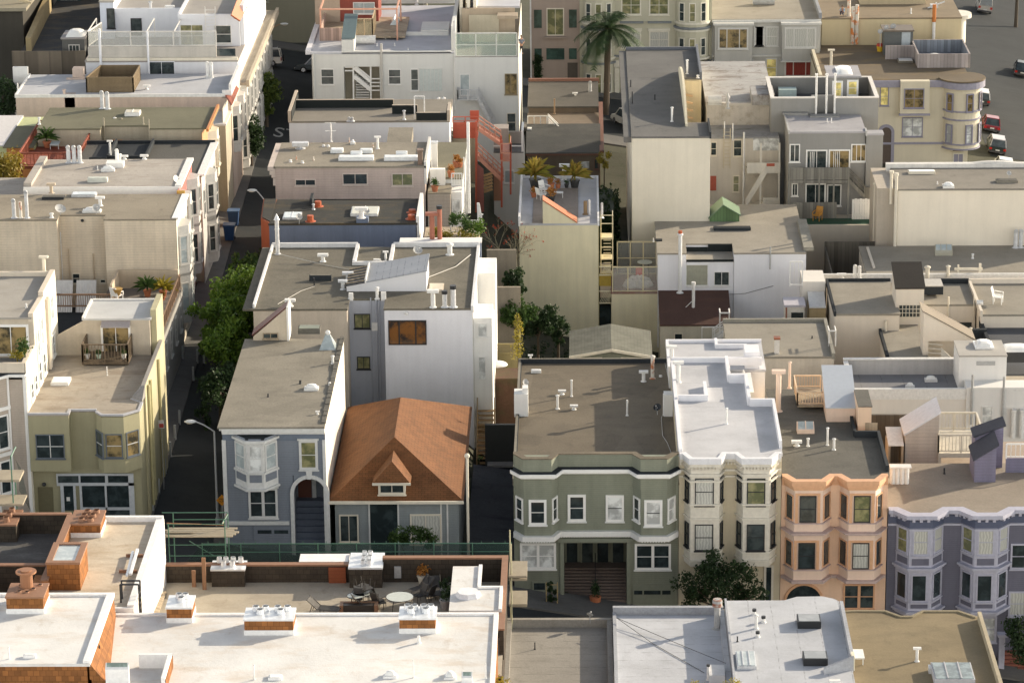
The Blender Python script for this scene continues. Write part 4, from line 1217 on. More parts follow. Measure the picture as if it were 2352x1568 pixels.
a=PY(805,740,YS-1.2);m=MB();cY=YS-1.1
t_=PY(900,612,cY).z;m.box(xch0,xch1,cY,YS+.6,zd,t_);o=B1.add('chimney',m,shd)
B1.add('metal_top',MB().box(xch0-.05,xch1+.05,cY-.05,YS+1.3,t_+.002,t_+.1),galvw,o)
flues(B1,o,xch0,xch1,cY,YS+1.3,t_+.1,[(.42,.2),(.6,.2),(.42,.5),(.6,.5),(.42,.8),(.6,.8)],galvw,.16,.3)
tile(1,4)
a0,a1=PY(1772,625,YS-1).x,PY(2050,625,YS-1).x;t_=PY(1900,625,YS-.9).z
o=B1.add('chimney',MB().box(a0,a1,YS-.9,YS+.3,zd,t_),shd)
B1.add('metal_top',MB().box(a0-.05,a1+.05,YS-.95,YS+.5,t_+.002,t_+.1),galvw,o)
flues(B1,o,a0,a1,YS-.95,YS+.5,t_+.1,[(.2,.75),(.4,.75),(.62,.75),(.85,.75),(.35,.35),(.62,.35)],galvw,.17,.35)
tile(2,4)
m=MB();a,b=PY(385,560,YS+.3),PY(800,560,YS+.3);m.box(a.x,b.x,YS+.15,YS+1.4,zpl-.5,zpl+.12);B1.add('white_ledge',m,wcap)
zl_=10.
p=[PZ(x,y,zl_)for x,y in((1650,962),(2088,962),(2095,772),(1908,772),(1916,590),(1676,590))]
pl=[(p[0].x,p[0].y),(x1r+.05,p[0].y),(x1r+.05,p[2].y),(p[4].x,p[3].y),(p[4].x,p[4].y),(p[0].x,p[4].y)]
o=B1.add('stair_house',MB().prism(pl,zd,zl_-.12),shd)
B1.add('white_roof',MB().prism([(x+(.05 if x>-6 else -.05),y)for x,y in pl],zl_-.118,zl_+.03),wmem,o)
B1.add('raised_edge',MB().box(p[3].x-.15,x1r+.1,p[2].y-.15,p[2].y+.06,zl_+.032,zl_+.14).box(x1r-.08,x1r+.1,p[0].y,p[2].y-.16,zl_+.032,zl_+.14).box(p[4].x-.14,p[4].x+.06,p[3].y+.07,p[4].y,zl_+.032,zl_+.14),wcap,o)
a=PZ(1690,860,zl_);B1.add('roof_lantern',MB().cyl((a.x+.75,a.y+.4,zl_),(a.x+.75,a.y+.4,zl_+.3),.75,.62,8),pn("",(.75,.76,.78)),o)
tile(1,4)
zw2=13.2
c=PZ(948,828,zw2);x2r=c.x;y2b=c.y
yfr=PZ(745,1400,zw2).y
B1.block(-46,x2r,yfr,y2b,-1,zw2,shw,wmem,None)
B1.add('roof_edge',MB().box(x2r-.3,x2r+.08,yfr,y2b-.2,zw2-.1,zw2+.14).box(-46,x2r+.08,y2b-.19,y2b+.08,zw2-.1,zw2+.12),wcap)
B1.add('flashing',MB().box(x2r,x2r+.1,yfr,y2b,z1,z1+.3),wcap)
B1.add('shingle_slope',MB().hexa([(x2r-.1,yfr,z1-.05),(x2r+.95,yfr,z1-.05),(x2r+.12,y2b,z1-.05),(x2r-.1,y2b,z1-.05),(x2r-.1,yfr,zw2-.06),(x2r+.06,yfr,zw2-.06),(x2r+.03,y2b,zw2-.06),(x2r-.1,y2b,zw2-.06)]),shw)
B1.block(-46,x2r-.4,148,yfr-.05,-1,z1-.01,shw,wmem,None)
chim(58,368,985,855,zw2,1.9,shw,cap,[(.28,.8),(.45,.85),(.8,.85),(.66,.55),(.52,.3),(.3,.35)],cap,h=.06,r=.14)
a=PY(225,760,y2b-1.2);m=MB();zt=PY(210,640,y2b-1.2).z;a.x=PY(225,760,y2b-1.2).x
zc_=PY(225,790,y2b-1.2).z
m.cyl((a.x,y2b-1.2,zc_-.2),(a.x,y2b-1.2,zt),.34,n=16);m.cyl((a.x,y2b-1.2,zt),(a.x,y2b-1.2,zt+.1),.55,n=18);m.cyl((a.x,y2b-1.2,zt+.1),(a.x,y2b-1.2,zt+.16),.3,n=16);B1.add('flue',m,pn("",(.3,.14,.07)))
z3r=12.15
c=PZ(1370,170,z3r);x3r=-24.05;y3b=YS
x3l=PZ(590,350,z3r).x
B1.block(x3l,x3r,y1b+.5,y3b,-1,z3r,white,tmem,None)
B1.add('white_parapet',MB().box(x3r-.3,x3r+.08,y1b+.5,y3b-.25,z3r-.3,z3r+.22).box(x3l,x3r+.08,y3b-.24,y3b+.05,z3r-.3,z3r+.3).box(x3l+1,x3r+.09,y1b+.3,y1b+.49,z3r-.3,z3r+.12),wcap)
B1.add('white_side_wall',MB().box(x3r+.07,x3r+.12,y1b+.5,y3b,zd,z3r+.1),pt("",(.82,.8,.77),var=.05))
B1.add('shingle_parapet',MB().box(x3l-.3,x3l+.02,y1b+2.6,y3b-1.2,z3r-.3,z3r+.75),shw)
B1.add('coping',MB().box(x3l-.36,x3l+.06,y1b+2.6,y3b-1.2,z3r+.752,z3r+.84),cap)
zdd=11.4
B1.block(-46,x3l-.31,173.5,YS,-1,zdd,shd,rfg("",(.11,.105,.1),(.2,.2,.19),.6),{'N':1.15,'S':.9},.2)
B1.add('coping',MB().box(-46,x3l-.32,YS-.2,YS+.12,zdd+1.152,zdd+1.23).box(-46,x3l-.32,173.4,173.75,zdd+.902,zdd+.98),cap)
chim(592,845,345,243,z3r,2.2,shw,cap,[(.35,.2),(.65,.2),(.4,.5),(.68,.5),(.45,.8),(.75,.8)],cap,h=.2,r=.2)
chim(-10,140,385,250,zdd,2.4,shd,cap,[(.4,.2),(.45,.5),(.5,.8)],cap,h=.3,r=.2,skirt=False)
Yb_=170.2
a,b=PY(392,600,Yb_),PY(668,600,Yb_);t_=PY(530,572,Yb_).z
o=B1.add('light_box',MB().box(a.x,b.x,Yb_,Yb_+3.,zdd,t_),shw)
m=MB();e=.28
for q in((a.x-.05,b.x+.05,Yb_-.05,Yb_+e),(a.x-.05,b.x+.05,Yb_+3.05-e,Yb_+3.05),(a.x-.05,a.x+e,Yb_+e+.001,Yb_+3.049-e),(b.x-e,b.x+.05,Yb_+e+.001,Yb_+3.049-e)):m.box(*q,t_+.002,t_+.14)
B1.add('coping',m,cap,o)
B1.add('pane',MB().box(a.x+e-.05,b.x-e+.05,Yb_+e-.05,Yb_+3.05-e,t_+.003,t_+.06),gsky,o)
B1.add('sloped_wall',MB().box(a.x-.9,a.x-.01,Yb_-.3,Yb_+1.5,zdd-.5,t_-1.2),shw)
m=MB();r_=.05
for dx in(0,.55):
 q0=V3((x3r+.55*0+.25,y1b+1.4+dx,zd));q1=V3((x3r+.25,y1b+1.4+dx,z3r+1.05));q2=V3((x3r-.75,y1b+1.4+dx,z3r+1.05));q3=V3((x3r-.75,y1b+1.4+dx,z3r))
 m.path([q0,q1,q2,q3],r_,6)
for i in range(14):zz=zd+.3+i*.3;m.cyl((x3r+.25,y1b+1.4,zz),(x3r+.25,y1b+1.95,zz),.025,n=5)
B1.add('ladder',m,blackm)
tile(1,4)
B1.pipe(75,1365,1258,zw2-1.2,14,cap='none')if False else None
for x,yb_,yt in((78,1365,1258),(12,1505,1422),(155,1560,1495)):B1.pipe(x,yb_,yt,zw2,13,cap='none')if yb_<1400 else B1.pipe(x,yb_,yt,z1,13,cap='none')
B1.curb(150,310,1490,1400,zw2-1.2,.3,wcap,glass("green_glass",(.2,.25,.22)),tilt=.4,panes=3)
B1.curb(195,300,1360,1320,zw2,.16,wcap,domew)
B1.pipe(842,1420,1250,z1,12,blackm,'none');B1.pipe(785,1440,1370,z1,12,cap='none');B1.pipe(2135,1540,1412,z1,14,cap='none');B1.pipe(1278,1420,1385,z1,30,cap='none')
B1.curb(890,1085,1590,1405,z1,.9,wcap,glass("green_glass",(.2,.25,.22)),tilt=.25,panes=1)
a=PZ(1130,1568,z1);m=MB();b=PZ(1450,1430,z1);m.box(b.x-.2,b.x,a.y-1,b.y,z1,z1+.75);m.box(a.x,b.x,b.y-.2,b.y+.01,z1,z1+.76);B1.add('well_parapet',m,[wcap])
B1.add('shingle_face',MB().box(b.x+.001,b.x+.04,a.y-1,b.y,z1,z1+.62),shw)
tile(2,4)
for x,yb_,yt in((1345,1522,1370),(1952,1530,1402),(8,1540,1410)):B1.pipe(x,yb_,yt,z1,13,cap='none')
B1.pipe(1390,1232,1172,z1,26,cap='goose');B1.curb(125,235,1545,1490,z1,.12,wcap,domew);B1.curb(1600,1700,1540,1480,z1,.1,wcap,domew,'dome');B1.curb(1090,1205,1530,1480,z1,.12,wcap,domew,'dome');B1.curb(1750,1840,1568,1495,z1,.3,wcap,glass("green_glass",(.2,.25,.22)),tilt=.2)
m=MB()
for y0_,y1_ in((610,760),):a=PZ(715,760,zd);m.box(a.x-.6,a.x+.4,YS-.35,YS-.24,zd,PY(750,595,YS-.3).z)
B1.add('wood_hatch',m,pt("",(.3,.09,.04),'siding',step=.22))
m=MB();a,b=PY(1185,685,YS-.3),PY(1240,590,YS-.3);m.box(a.x,b.x,YS-.33,YS-.23,a.z,b.z);B1.add('vent_grille',m,pipeg)
tile(1,4)
for x,yb_,yt in((1630,762,625),(1718,785,518)):a=PZ(x,yb_,zd);B1.add('timber_post',MB().box(a.x-.11,a.x+.11,a.y,a.y+.12,zd,PY(x,yt,a.y).z),pt("",(.3,.17,.1)))
a,b=PZ(1095,655,z3r+.3),PZ(1155,445,z3r+.3)
tag(MB().beam(a,b,.16,.12).beam(a-V3((.2,0,.1)),b-V3((.25,.1,.1)),.14,.1).build('gutter_pipe',galvw,None,a),"long galvanised gutter pipe lying across two timbers on the tan roof",'pipe')
for x0_,x1_,y_,l in((1060,1212,497,"timber bearer under the far end of the gutter pipe"),(1000,1150,628,"timber bearer under the near end of the gutter pipe")):
 a,b=PZ(x0_,y_,z3r+.1),PZ(x1_,y_,z3r+.1);tag(MB().beam(a,b,.14,.16).build('timber',cap,None,a),l,'timber','timbers under the gutter pipe')
a,b=PZ(1310,985,zd+.6),PZ(1375,800,zd+.1);tag(MB().beam(a,b,.3,.08).build('plank',woodl,None,a),"bare plank lying on the deck against the white side wall",'plank')
# corner shop and the cream house on its left
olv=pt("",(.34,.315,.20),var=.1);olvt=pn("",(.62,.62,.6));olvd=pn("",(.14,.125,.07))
tile(1,3)
ox0=PY(240,690,Y0).x;oz=12.62;oY=Y0+.45
L1=House('corner_shop',"olive green stucco corner house with a white framed shop front",(-31.5,205,zg(-31)))
FO=FY(oY)
xw=PY(1200,1530,oY).x
oyb=210.8
zbb=PY(420,1180,Y0-.3).z
L1.add('wall',MB().prism([(ox0,oY),(xw,oY),(xw,oyb),(ox0,oyb)],3.5,oz-.05,caps=False),olv)
xa,xb_=ox0,PY(585,900,Y0-.3).x
L1.add('bay_box',MB().box(xa,xb_,Y0-.3,oY+.02,zbb,oz-.05),olv)
pr=[PZ(x,y,oz)for x,y in((805,680),(850,708),(1035,708),(1170,668),(1195,602),(1108,570))]
plan=[(p.x,p.y)for p in pr]
L1.add('corner_bay',MB().prism([(plan[0][0],oY+.02)]+plan+[(xw-.4,plan[-1][1]+.2),(xw-.4,oY+.02)],zbb,oz-.05),olv)
L1.add('roof',MB().prism([(xa,Y0-.33),(xb_+.03,Y0-.33),(xb_+.03,oY-.05),(plan[0][0],oY-.05)]+plan+[(xw,plan[-1][1]+.2),(xw,oyb),(xa,oyb)],oz-.14,oz),rfg("",(.52,.46,.38),(.33,.25,.18),.6,seam=1.1,seam_ax=1,grain=.1))
b_=MB();band(b_,[(xa,Y0-.3),(xb_,Y0-.3),(xb_,oY-.02),(plan[0][0],oY-.02)],oz-.05,oz+.06,-.12,.06);band(b_,plan,oz-.05,oz+.06,-.12,.06);L1.add('roof_edge',b_,pn("",(.4,.4,.42)))
yA,yB_=plan[-1][1]+.1,oyb-.2
L1.add('parapet',MB().box(xw-.12,xw+.12,yA+.3,yB_+1.2,oz-.1,oz+.75).hexa([(plan[-1][0],plan[-1][1],oz),(plan[-2][0],plan[-2][1],oz),(xw+.12,yA+.3,oz),(xw-.12,yA+.3,oz),(plan[-1][0],plan[-1][1],oz+.15),(plan[-2][0],plan[-2][1],oz+.15),(xw+.12,yA+.3,oz+.74),(xw-.12,yA+.3,oz+.74)]),rfg("",(.4,.38,.36)))
L1.add('side_wall',MB().box(xw-.02,xw+.14,yA+.31,yB_+1.2,4,oz+.7),pt("olive_lit",(.46,.42,.27)))  # lighter copy of the olive, sunlight put into the colour
for dy in(1.2,2.2,6.5):
 L1.add('downpipe',MB().cyl((xw+.25,yA+dy,5),(xw+.25,yA+dy,oz+.5),.1,n=8),pn("",(.5,.45,.25)))
Pb=[Plane((*plan[i],0),(plan[i+1][0]-plan[i][0],plan[i+1][1]-plan[i][1],0))for i in range(len(plan)-1)]
dkf=pn("",(.12,.14,.16))
L1.win(FY(Y0-.3),303,868,542,1070,(2,2),dkf,gdark,.06,sash=olvt)
L1.win(Pb[1],890,866,1030,1064,'sash',dkf,gwarm,.06,sash=olvt);L1.win(Pb[0],815,845,868,1050,'sash',dkf,gmid,.06,sash=olvt);L1.win(Pb[2],1060,838,1165,1048,'sash',dkf,gwarm,.06,sash=olvt)
m=MB()
ux=lambda x,y=1400:FO.hit(x,y).x
zt=lambda y:FO.hit(800,y).z
for x0_,x1_,y0_,y1_ in((485,1130,1195,1212),(485,1130,1272,1296),(672,692,1296,1600),(884,900,1296,1500),(1086,1130,1212,1600),(692,1086,1478,1500),(512,540,1296,1600),(620,640,1296,1600),(484,496,1212,1272),(670,684,1212,1272),(892,916,1212,1272)):
 FO.box(m,ux(x0_),ux(x1_),zt(y1_),zt(y0_),-.01,.1)
o=L1.add('shop_front',m,pn("",(.5,.52,.54)))
for n_,x0_,x1_,y0_,y1_,p_ in(('pane',496,670,1212,1272,gmid),('pane',684,892,1212,1272,gdark),('pane',916,1086,1212,1272,gdark),('pane',692,884,1296,1478,gdark),('pane',900,1086,1296,1478,gdark),('stall_riser',692,1086,1500,1600,gmid)):
 m=MB();FO.box(m,ux(x0_),ux(x1_),zt(y1_),zt(y0_),0,.03);L1.add(n_,m,p_,o)
m=MB();FO.box(m,ux(540),ux(620),zt(1505),zt(1300),0,.05);d_=L1.add('door',m,gdark,o)
m=MB();FO.box(m,ux(560),ux(588),zt(1425),zt(1392),.051,.056);L1.add('notice',m,pipew,o)
L1.panel('side_door',FO,325,1310,450,1600,olvd,-.01,.03)
L1.add('door_lamp',MB().ball(FO.hit(372,1285)+V3((0,-.1,0)),.14,8),blackm)
L1.curb(425,575,462,385,oz,.2,pipew,domew)
tile(1,3);L1.pipe(900,375,300,oz,9,cap='none')
pY=210.83;pz1=15.15
tile(1,2)
px0,px1=PY(700,1280,pY).x,PY(1255,1280,pY).x
pcr=pt("shed_cream",(.55,.48,.38))
pent=L1.add('penthouse',MB().box(px0,px1,pY,214.9,oz-3,pz1-.02),pcr)
L1.add('penthouse_roof',MB().box(px0-.1,px1+.1,pY-.08,215,pz1-.12,pz1),rfg("",(.72,.73,.73),(.6,.6,.58),.3,grain=.05),pent)
L1.add('roof_edge',MB().box(px0-.1,px0+.06,pY,215,pz1,pz1+.1).box(px0+.07,px1+.1,214.9,215.05,pz1,pz1+.1),pipew,pent)
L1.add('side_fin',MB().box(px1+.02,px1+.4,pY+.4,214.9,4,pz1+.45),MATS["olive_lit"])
PPl=FY(pY)
L1.win(PPl,850,1345,1100,1600,'slider',trimw,gwarm,.14,sill=False,name='sliding_door')
m=MB();a,b=PPl.hit(855,1345),PPl.hit(1095,1310);m.hexa([(a.x,pY-.5,a.z),(b.x,pY-.5,a.z),(b.x,pY-.01,b.z),(a.x,pY-.01,b.z),(a.x,pY-.5,a.z+.06),(b.x,pY-.5,a.z+.06),(b.x,pY-.01,b.z+.06),(a.x,pY-.01,b.z+.06)]);L1.add('awning',m,pn("",(.35,.32,.32)),pent)
a=PPl.hit(490,1440);m=MB();zlo=PY(480,1440,pY).z
m.prism([(0,0)]*3,0,0)if False else None
xs2=PY(480,1400,pY).x
m.hexa([(xs2,pY,oz),(px0,pY,oz),(px0,pY+.25,oz),(xs2,pY+.25,oz),(xs2,pY,PY(490,1430,pY).z),(px0,pY,PY(690,1310,pY).z),(px0,pY+.25,PY(690,1310,pY).z),(xs2,pY+.25,PY(490,1430,pY).z)]);L1.add('sloped_wall',m,pcr)
tile(1,3)
zf=PZ(890,262,oz).z+.25;by=PZ(890,265,oz+.25).y
bx_0,bx_1=PZ(690,262,oz+.25).x,PZ(1080,262,oz+.25).x
bal=L1.add('balcony',MB().box(bx_0,bx_1,by,pY-.01,oz+.1,oz+.28),wood)
hb=PY(890,118,by).z-oz-.28
L1.rail([(bx_0+.05,pY-.05,oz+.28),(bx_0+.05,by+.05,oz+.28),(bx_1-.05,by+.05,oz+.28),(bx_1-.05,pY-.05,oz+.28)],hb,wood,name='balcony_railing',bal=.2)
# cream house on the left
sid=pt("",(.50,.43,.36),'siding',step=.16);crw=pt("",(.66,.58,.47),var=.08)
lx=ox0-.05
L0=House('row_house',"tall taupe house with white trimmed bays and roof terrace at the left edge",(-38,205,zg(-38)))
tile(1,3)
ztp=PY(100,275,Y0).z
L0.add('wall',MB().prism([(-48,Y0),(lx,Y0),(lx,212.2),(-48,212.2)],4,ztp-.9,caps=False),sid)
tile(1,2)
uY=202.9;uz1=PX(455,885,lx).z-.35
L0.add('upper_wall',MB().box(-48,lx-.02,uY,212.2,ztp-.9,uz1-.05),pcr)
L0.add('roof',MB().box(-48,lx-.1,uY-.1,212.2,uz1-.12,uz1),rfg("",(.5,.47,.42),(.4,.36,.3),.4,grain=.08))
L0.add('parapet',MB().box(-48,lx-.31,212.,212.25,uz1-.1,uz1+.3).box(lx-.3,lx+.02,uY+4.2,212.25,uz1-.1,uz1+.4).hexa([(lx-.3,uY-.05,uz1-.3),(lx+.02,uY-.05,uz1-.3),(lx+.02,uY+4.19,uz1-.3),(lx-.3,uY+4.19,uz1-.3),(lx-.3,uY-.05,uz1+.25),(lx+.02,uY-.05,uz1+.25),(lx+.02,uY+4.19,uz1+.1),(lx-.3,uY+4.19,uz1+.1)]),crw)
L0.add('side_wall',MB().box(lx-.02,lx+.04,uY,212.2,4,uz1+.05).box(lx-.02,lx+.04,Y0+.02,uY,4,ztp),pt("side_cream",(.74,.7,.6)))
SP=SX(lx+.04)
L0.winw(SP,203.4,204.5,14.6,16.6,'sash',trimw,gsky,.12);L0.winw(SP,205,206.1,14.9,16.9,'sash',trimw,gsky,.12);L0.winw(SP,209.3,210.6,15.2,17,'sash',trimw,gsky,.12)
for i,u in enumerate((200.2,201.8,203.6,205.4,207.6,209.4)):L0.winw(SP,u,u+1.,12.9,14.4 if i>1 else 14.1,'sash',trimw,gmid,.12)
for u in(207.6,208.):L0.add('downpipe',MB().cyl((lx+.16,u,12.7),(lx+.16,u,uz1-.2),.1,n=8),crw)
UP=FY(uY)
L0.win(UP,-60,1335,245,1600,'slider',trimw,gwarm,.16,sill=False,name='sliding_door')
L0.pipe(372,895,760,uz1,30,cream,'T');L0.pipe(222,1195,1160,uz1,14,cap='none')
tile(1,3)
L0.add('terrace',MB().box(-48,lx,Y0+.0,uY,ztp-1.05,ztp-.85),pn("",(.2,.19,.18)))
L0.add('terrace_parapet',MB().box(-48,lx-.05,Y0+.01,Y0+.22,ztp-.86,ztp+.02).box(lx-.25,lx-.03,Y0+.23,uY-.06,ztp-.86,ztp+.02),crw)
b_=MB();FPl=FY(Y0)
zc0=PY(100,390,Y0-.6).z
pt_=[(-38.6,Y0-.9),(-36.6,Y0-.9),(-35.7,Y0-.02),(lx,Y0-.02)]
band(b_,pt_,zc0-.12,zc0+.05,-.3,.25);L0.add('cornice',b_,trimw)
L0.add('bay_window',MB().prism(pt_[:3]+[(-38.6,Y0)],4,zc0-.12),sid)
b_=MB();band(b_,pt_,zc0+.05,zc0+.09,-.5,.15);L0.add('gutter',b_,tar)
b_=MB();PP=Plane((*pt_[0],0),(1,0,0));PQ=Plane((*pt_[1],0),(pt_[2][0]-pt_[1][0],pt_[2][1]-pt_[1][1],0))
for z_ in(13.,10.):band(b_,pt_[:3],z_-.12,z_+.12,-.02,.08)
for pp,u in((PP,1.85),(PQ,.02),(PQ,1.1)):pp.box(b_,u,u+.14,4,zc0-.2,-.01,.06)
FPl.box(b_,lx-.2,lx,4,zc0-.2,0,.07)
L0.add('trim_board',b_,trimw)
for pp,u0,u1 in((PP,.4,1.75),(PQ,.2,1.05)):
 L0.winw(pp,u0,u1,10.35,12.6,'sash',trimw,gmid,.1);L0.winw(pp,u0,u1,7.4,9.6,'sash',trimw,gdark,.1)
 # west side of the alley, going back
shade_trim=pn("",(.5,.49,.46))  # white alley trim greyed, its shade put into the colour
def sface(s,X,y0,y1,z0,z1,wallm,spec,f,p=gmid,fw=.11):
 if f is trimw:f=shade_trim
 """alley facing wall at X: spec = list of (y, w, zb, zt, bay) windows; bay depth 0 is a flat window"""
 s.add('street_wall',MB().box(X-.02,X+.03,y0,y1,z0,z1),wallm)
 S=SX(X+.03)
 for y,w_,zb,zt,d in spec:
  if d:
   pts=[(X+.02,y),(X+.03+d,y+.55),(X+.03+d,y+w_-.55),(X+.02,y+w_)]
   s.add('bay_window',MB().prism(pts,zb-.9,zt+.7),f)
   P=Plane((X+.03+d,y+.55,0),(0,1,0));P.n=V3((1,0,0))
   s.winw(P,.1,w_-1.2,zb,zt,'sash',f,p,fw)
   e=V3((d,.55,0));Q=Plane((X+.02,y,0),e);Q.n=V3((e.y,-e.x,0)).normalized()
   s.winw(Q,.1,e.length-.1,zb,zt,'sash',f,p,fw)
  else:s.winw(S,y,y+w_,zb,zt,'sash',f,p,fw)
lc=lambda y:-28.75-(y-200)*.018
sidb=pt("",(.72,.62,.48),'siding',step=.2,var=.16)
beig=pt("",(.56,.46,.34));pinkb=pt("",(.62,.5,.42))
# roof terrace between the shop and the beige house
fz=9.7
L3=House('terrace_house',"low house whose roof is a planted terrace with brown railings behind the corner shop",(-31,225,zg(-31)))
xL3=lc(225)
L3.block(-34.5,xL3,215.3,236.2,4,fz,pt("alley_grey",(.35,.34,.32)),rfg("",(.3,.27,.24)),None)
tile(1,2)
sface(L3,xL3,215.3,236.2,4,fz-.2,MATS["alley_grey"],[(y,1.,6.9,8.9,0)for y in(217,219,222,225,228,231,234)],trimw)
brw=pt("",(.22,.14,.09))
L3.rail([(xL3-.1,216,fz),(xL3-.1,236,fz)],1.05,brw,bal=.3,name='terrace_railing')
L3.add('screen_wall',MB().box(xL3-4.6,xL3-.2,236.,236.15,fz,fz+1.4).box(xL3-4.7,xL3-4.55,232.2,235.99,fz,fz+1.4),beig)
L3.add('red_panel',MB().box(xL3-1.6,xL3-.15,215.4,215.5,fz,fz+1.5),pn("red_panel",(.35,.05,.03)))
a,b=PZ(470,1085,10.6),PZ(1010,1085,10.6)
m=MB();m.beam((a.x-3,a.y,10.6),(b.x,b.y,10.6),.16,.12);m.beam((a.x-3,a.y,9.75),(b.x,b.y,9.75),.1,.1)
for i in range(30):q=a.lerp(b,i/29);m.beam((q.x-.3,a.y,9.7),(q.x-.3,a.y,10.6),.04)
L3.add('terrace_railing',m,brw)
m=MB()
for k,(yy,z0_,z1_)in enumerate(((217.6,9.7,11.6),(215.8,9.7,10.6))):
 x0_=-38.5;x1_=-33.
 m.beam((x0_,yy,z1_),(x1_,yy,z1_),.14);m.beam((x0_,yy,z0_+.9-k*.5),(x1_,yy,z0_+.9-k*.5),.1)
 for i in range(5):xx=x0_+(x1_-x0_)*i/4;m.beam((xx,yy,z0_-1),(xx,yy,z1_),.12)
 for i in range(26):
  xx=x0_+i*.21;m.beam((xx,yy+.03,z0_),(min(xx+1,x1_),yy+.03,z0_+1.),.03);m.beam((xx+1,yy-.03,z0_),(xx,yy-.03,z0_+1.),.03)
L3.add('lattice',m,woodl)
L3.add('rear_yard_floor',MB().box(-46,-34.6,215.3,236.2,4,8.2),tar)
for xa,xb in((455,600),(632,798)):
 a,b=PZ(xa,1170,8.9),PZ(xb,1170,8.9);m=MB();n=14
 for i in range(n):m.hexa([(a.x+(b.x-a.x)*i/n,a.y+.06*(i%2),8.3),(a.x+(b.x-a.x)*(i+1)/n,a.y+.06*((i+1)%2),8.3),(a.x+(b.x-a.x)*(i+1)/n,a.y+.12,8.3),(a.x+(b.x-a.x)*i/n,a.y+.12,8.3),(a.x+(b.x-a.x)*i/n,a.y+1.2,10.4),(a.x+(b.x-a.x)*(i+1)/n,a.y+1.2,10.4),(a.x+(b.x-a.x)*(i+1)/n,a.y+1.3,10.4),(a.x+(b.x-a.x)*i/n,a.y+1.3,10.4)])
 tag(m.build('awning',pn("",(.6,.58,.55)),None,(a.x,a.y,8.3)),"pale canvas shade in the dark yard, the %s"%('cut off by the cream house' if xa<500 else 'whole one'),'awning','canvas shades below the beige siding wall')
 # beige siding house
tile(1,2)
z4h=14.9;Y4=236.3
L4=House('siding_house',"long beige clapboard house with rust stained siding and two satellite dishes on its roof",(-36,240,zg(-36)))
r0,r1,x4e=-38.18,-34.69,-29.45
L4.add('wall',MB().box(-50,r0,Y4,243.2,4,z4h-.05).box(r0-.01,r1+.01,237.55,243.2,4,z4h-.052).box(r1,x4e,Y4,243.2,4,z4h-.05),sidb)
L4.add('roof',MB().box(-50,r0+.05,Y4-.06,243.3,z4h-.12,z4h).box(r0+.051,r1-.051,237.5,243.3,z4h-.12,z4h-.002).box(r1-.05,x4e+.05,Y4-.06,243.3,z4h-.12,z4h),rfg("",(.40,.35,.27),(.26,.22,.17),.5,grain=.2))
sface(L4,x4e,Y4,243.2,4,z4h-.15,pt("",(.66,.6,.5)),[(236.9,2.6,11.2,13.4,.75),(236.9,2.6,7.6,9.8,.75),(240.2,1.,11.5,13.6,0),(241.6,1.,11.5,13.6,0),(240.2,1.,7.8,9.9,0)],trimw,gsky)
L4.add('roof_edge',MB().box(x4e-.3,x4e+.2,Y4+.1,243.2,z4h-.1,z4h+.05),trimw)
FQ=FY(Y4);FR=FY(237.55)
L4.drop(FR,492,470,985,14,beig);L4.drop(FR,508,560,980,8,pipew);L4.drop(FR,580,700,985,12,beig);L4.drop(FR,780,740,985,10,beig)
L4.win(FR,608,905,675,992,'sash',cream,gdark,.06);L4.win(FR,840,955,890,988,'fixed',cream,gdark,.06)
m=MB();q=FR.hit(693,462);m.ball(q+V3((0,-.1,0)),.12,8);L4.add('wall_lamp',m,blackm)
L4.pipe(120,442,290,z4h,34,galv,'goose');L4.pipe(175,442,305,z4h,26,rust,'none');L4.pipe(228,442,220,z4h,32,galv,'goose');L4.pipe(434,440,398,z4h,24,pipew);L4.pipe(842,340,262,z4h,30,pipew,'T')
L4.dish(508,362,415,z4h,95,pipeg,(.35,-.5,.8));L4.dish(808,355,405,z4h,68,pipeg,(.3,-.75,.55))
L4.curb(690,845,400,365,z4h,.12,pipew,domew,'dome');L4.curb(352,535,290,250,z4h,.18,blackm,gravelg,name='roof_hatch');L4.curb(600,803,268,222,z4h,.18,galv,gsky)
L4.pipe(432,232,150,z4h,28,beig,'T')
# white gravel roof
tile(1,2)
z5h=15.;Y5=245.
L5=House('flat_roof_house',"house with a scruffy white gravel roof and a thick white front edge",(-36,250,zg(-36)))
L5.block(-41.9,-30.2,Y5,253.4,4,z5h,beig,rfg("white_gravel",(.58,.53,.47),(.38,.33,.28),.55,seam=1.4,seam_ax=1,grain=.14),None)
L5.add('fascia',MB().box(-41.95,-30.1,Y5-.15,Y5-.065,z5h-.75,z5h+.05),trimw)
L5.add('ridge',MB().box(-41.98,-41.4,Y5+.2,253.4,z5h-.1,z5h+.3),MATS["white_gravel"])
L5.add('shade_strip',MB().box(-41.3,-30.2,Y5+.05,Y5+.25,14,z5h-.3),tar)  # black strip in place of the shade below the fascia
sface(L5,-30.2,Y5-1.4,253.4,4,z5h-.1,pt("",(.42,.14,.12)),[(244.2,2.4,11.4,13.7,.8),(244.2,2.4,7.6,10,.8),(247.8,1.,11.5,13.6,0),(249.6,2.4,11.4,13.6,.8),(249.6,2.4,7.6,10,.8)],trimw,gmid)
L5.add('yellow_return',MB().box(-30.2,-29.6,Y5-1.4,Y5-1.2,14.2,z5h+.05),pn("",(.5,.3,.07)))
L5.add('roof_edge',MB().box(-30.5,-30.,Y5,253.4,z5h-.08,z5h+.12),pipew)
L5.add('side_roof',MB().box(-46,-41.96,244,252.5,4,z5h-1.2),MATS["white_gravel"])
L5.dish(1480,112,165,z5h,62,pipew,(.75,-.5,.35))
L5.curb(735,900,145,95,z5h,.3,pn("",(.55,.56,.5)),pn("",(.52,.54,.48)),name='roof_hatch');L5.curb(848,960,55,22,z5h,.2,pipew,domew,'dome')
tile(1,1)
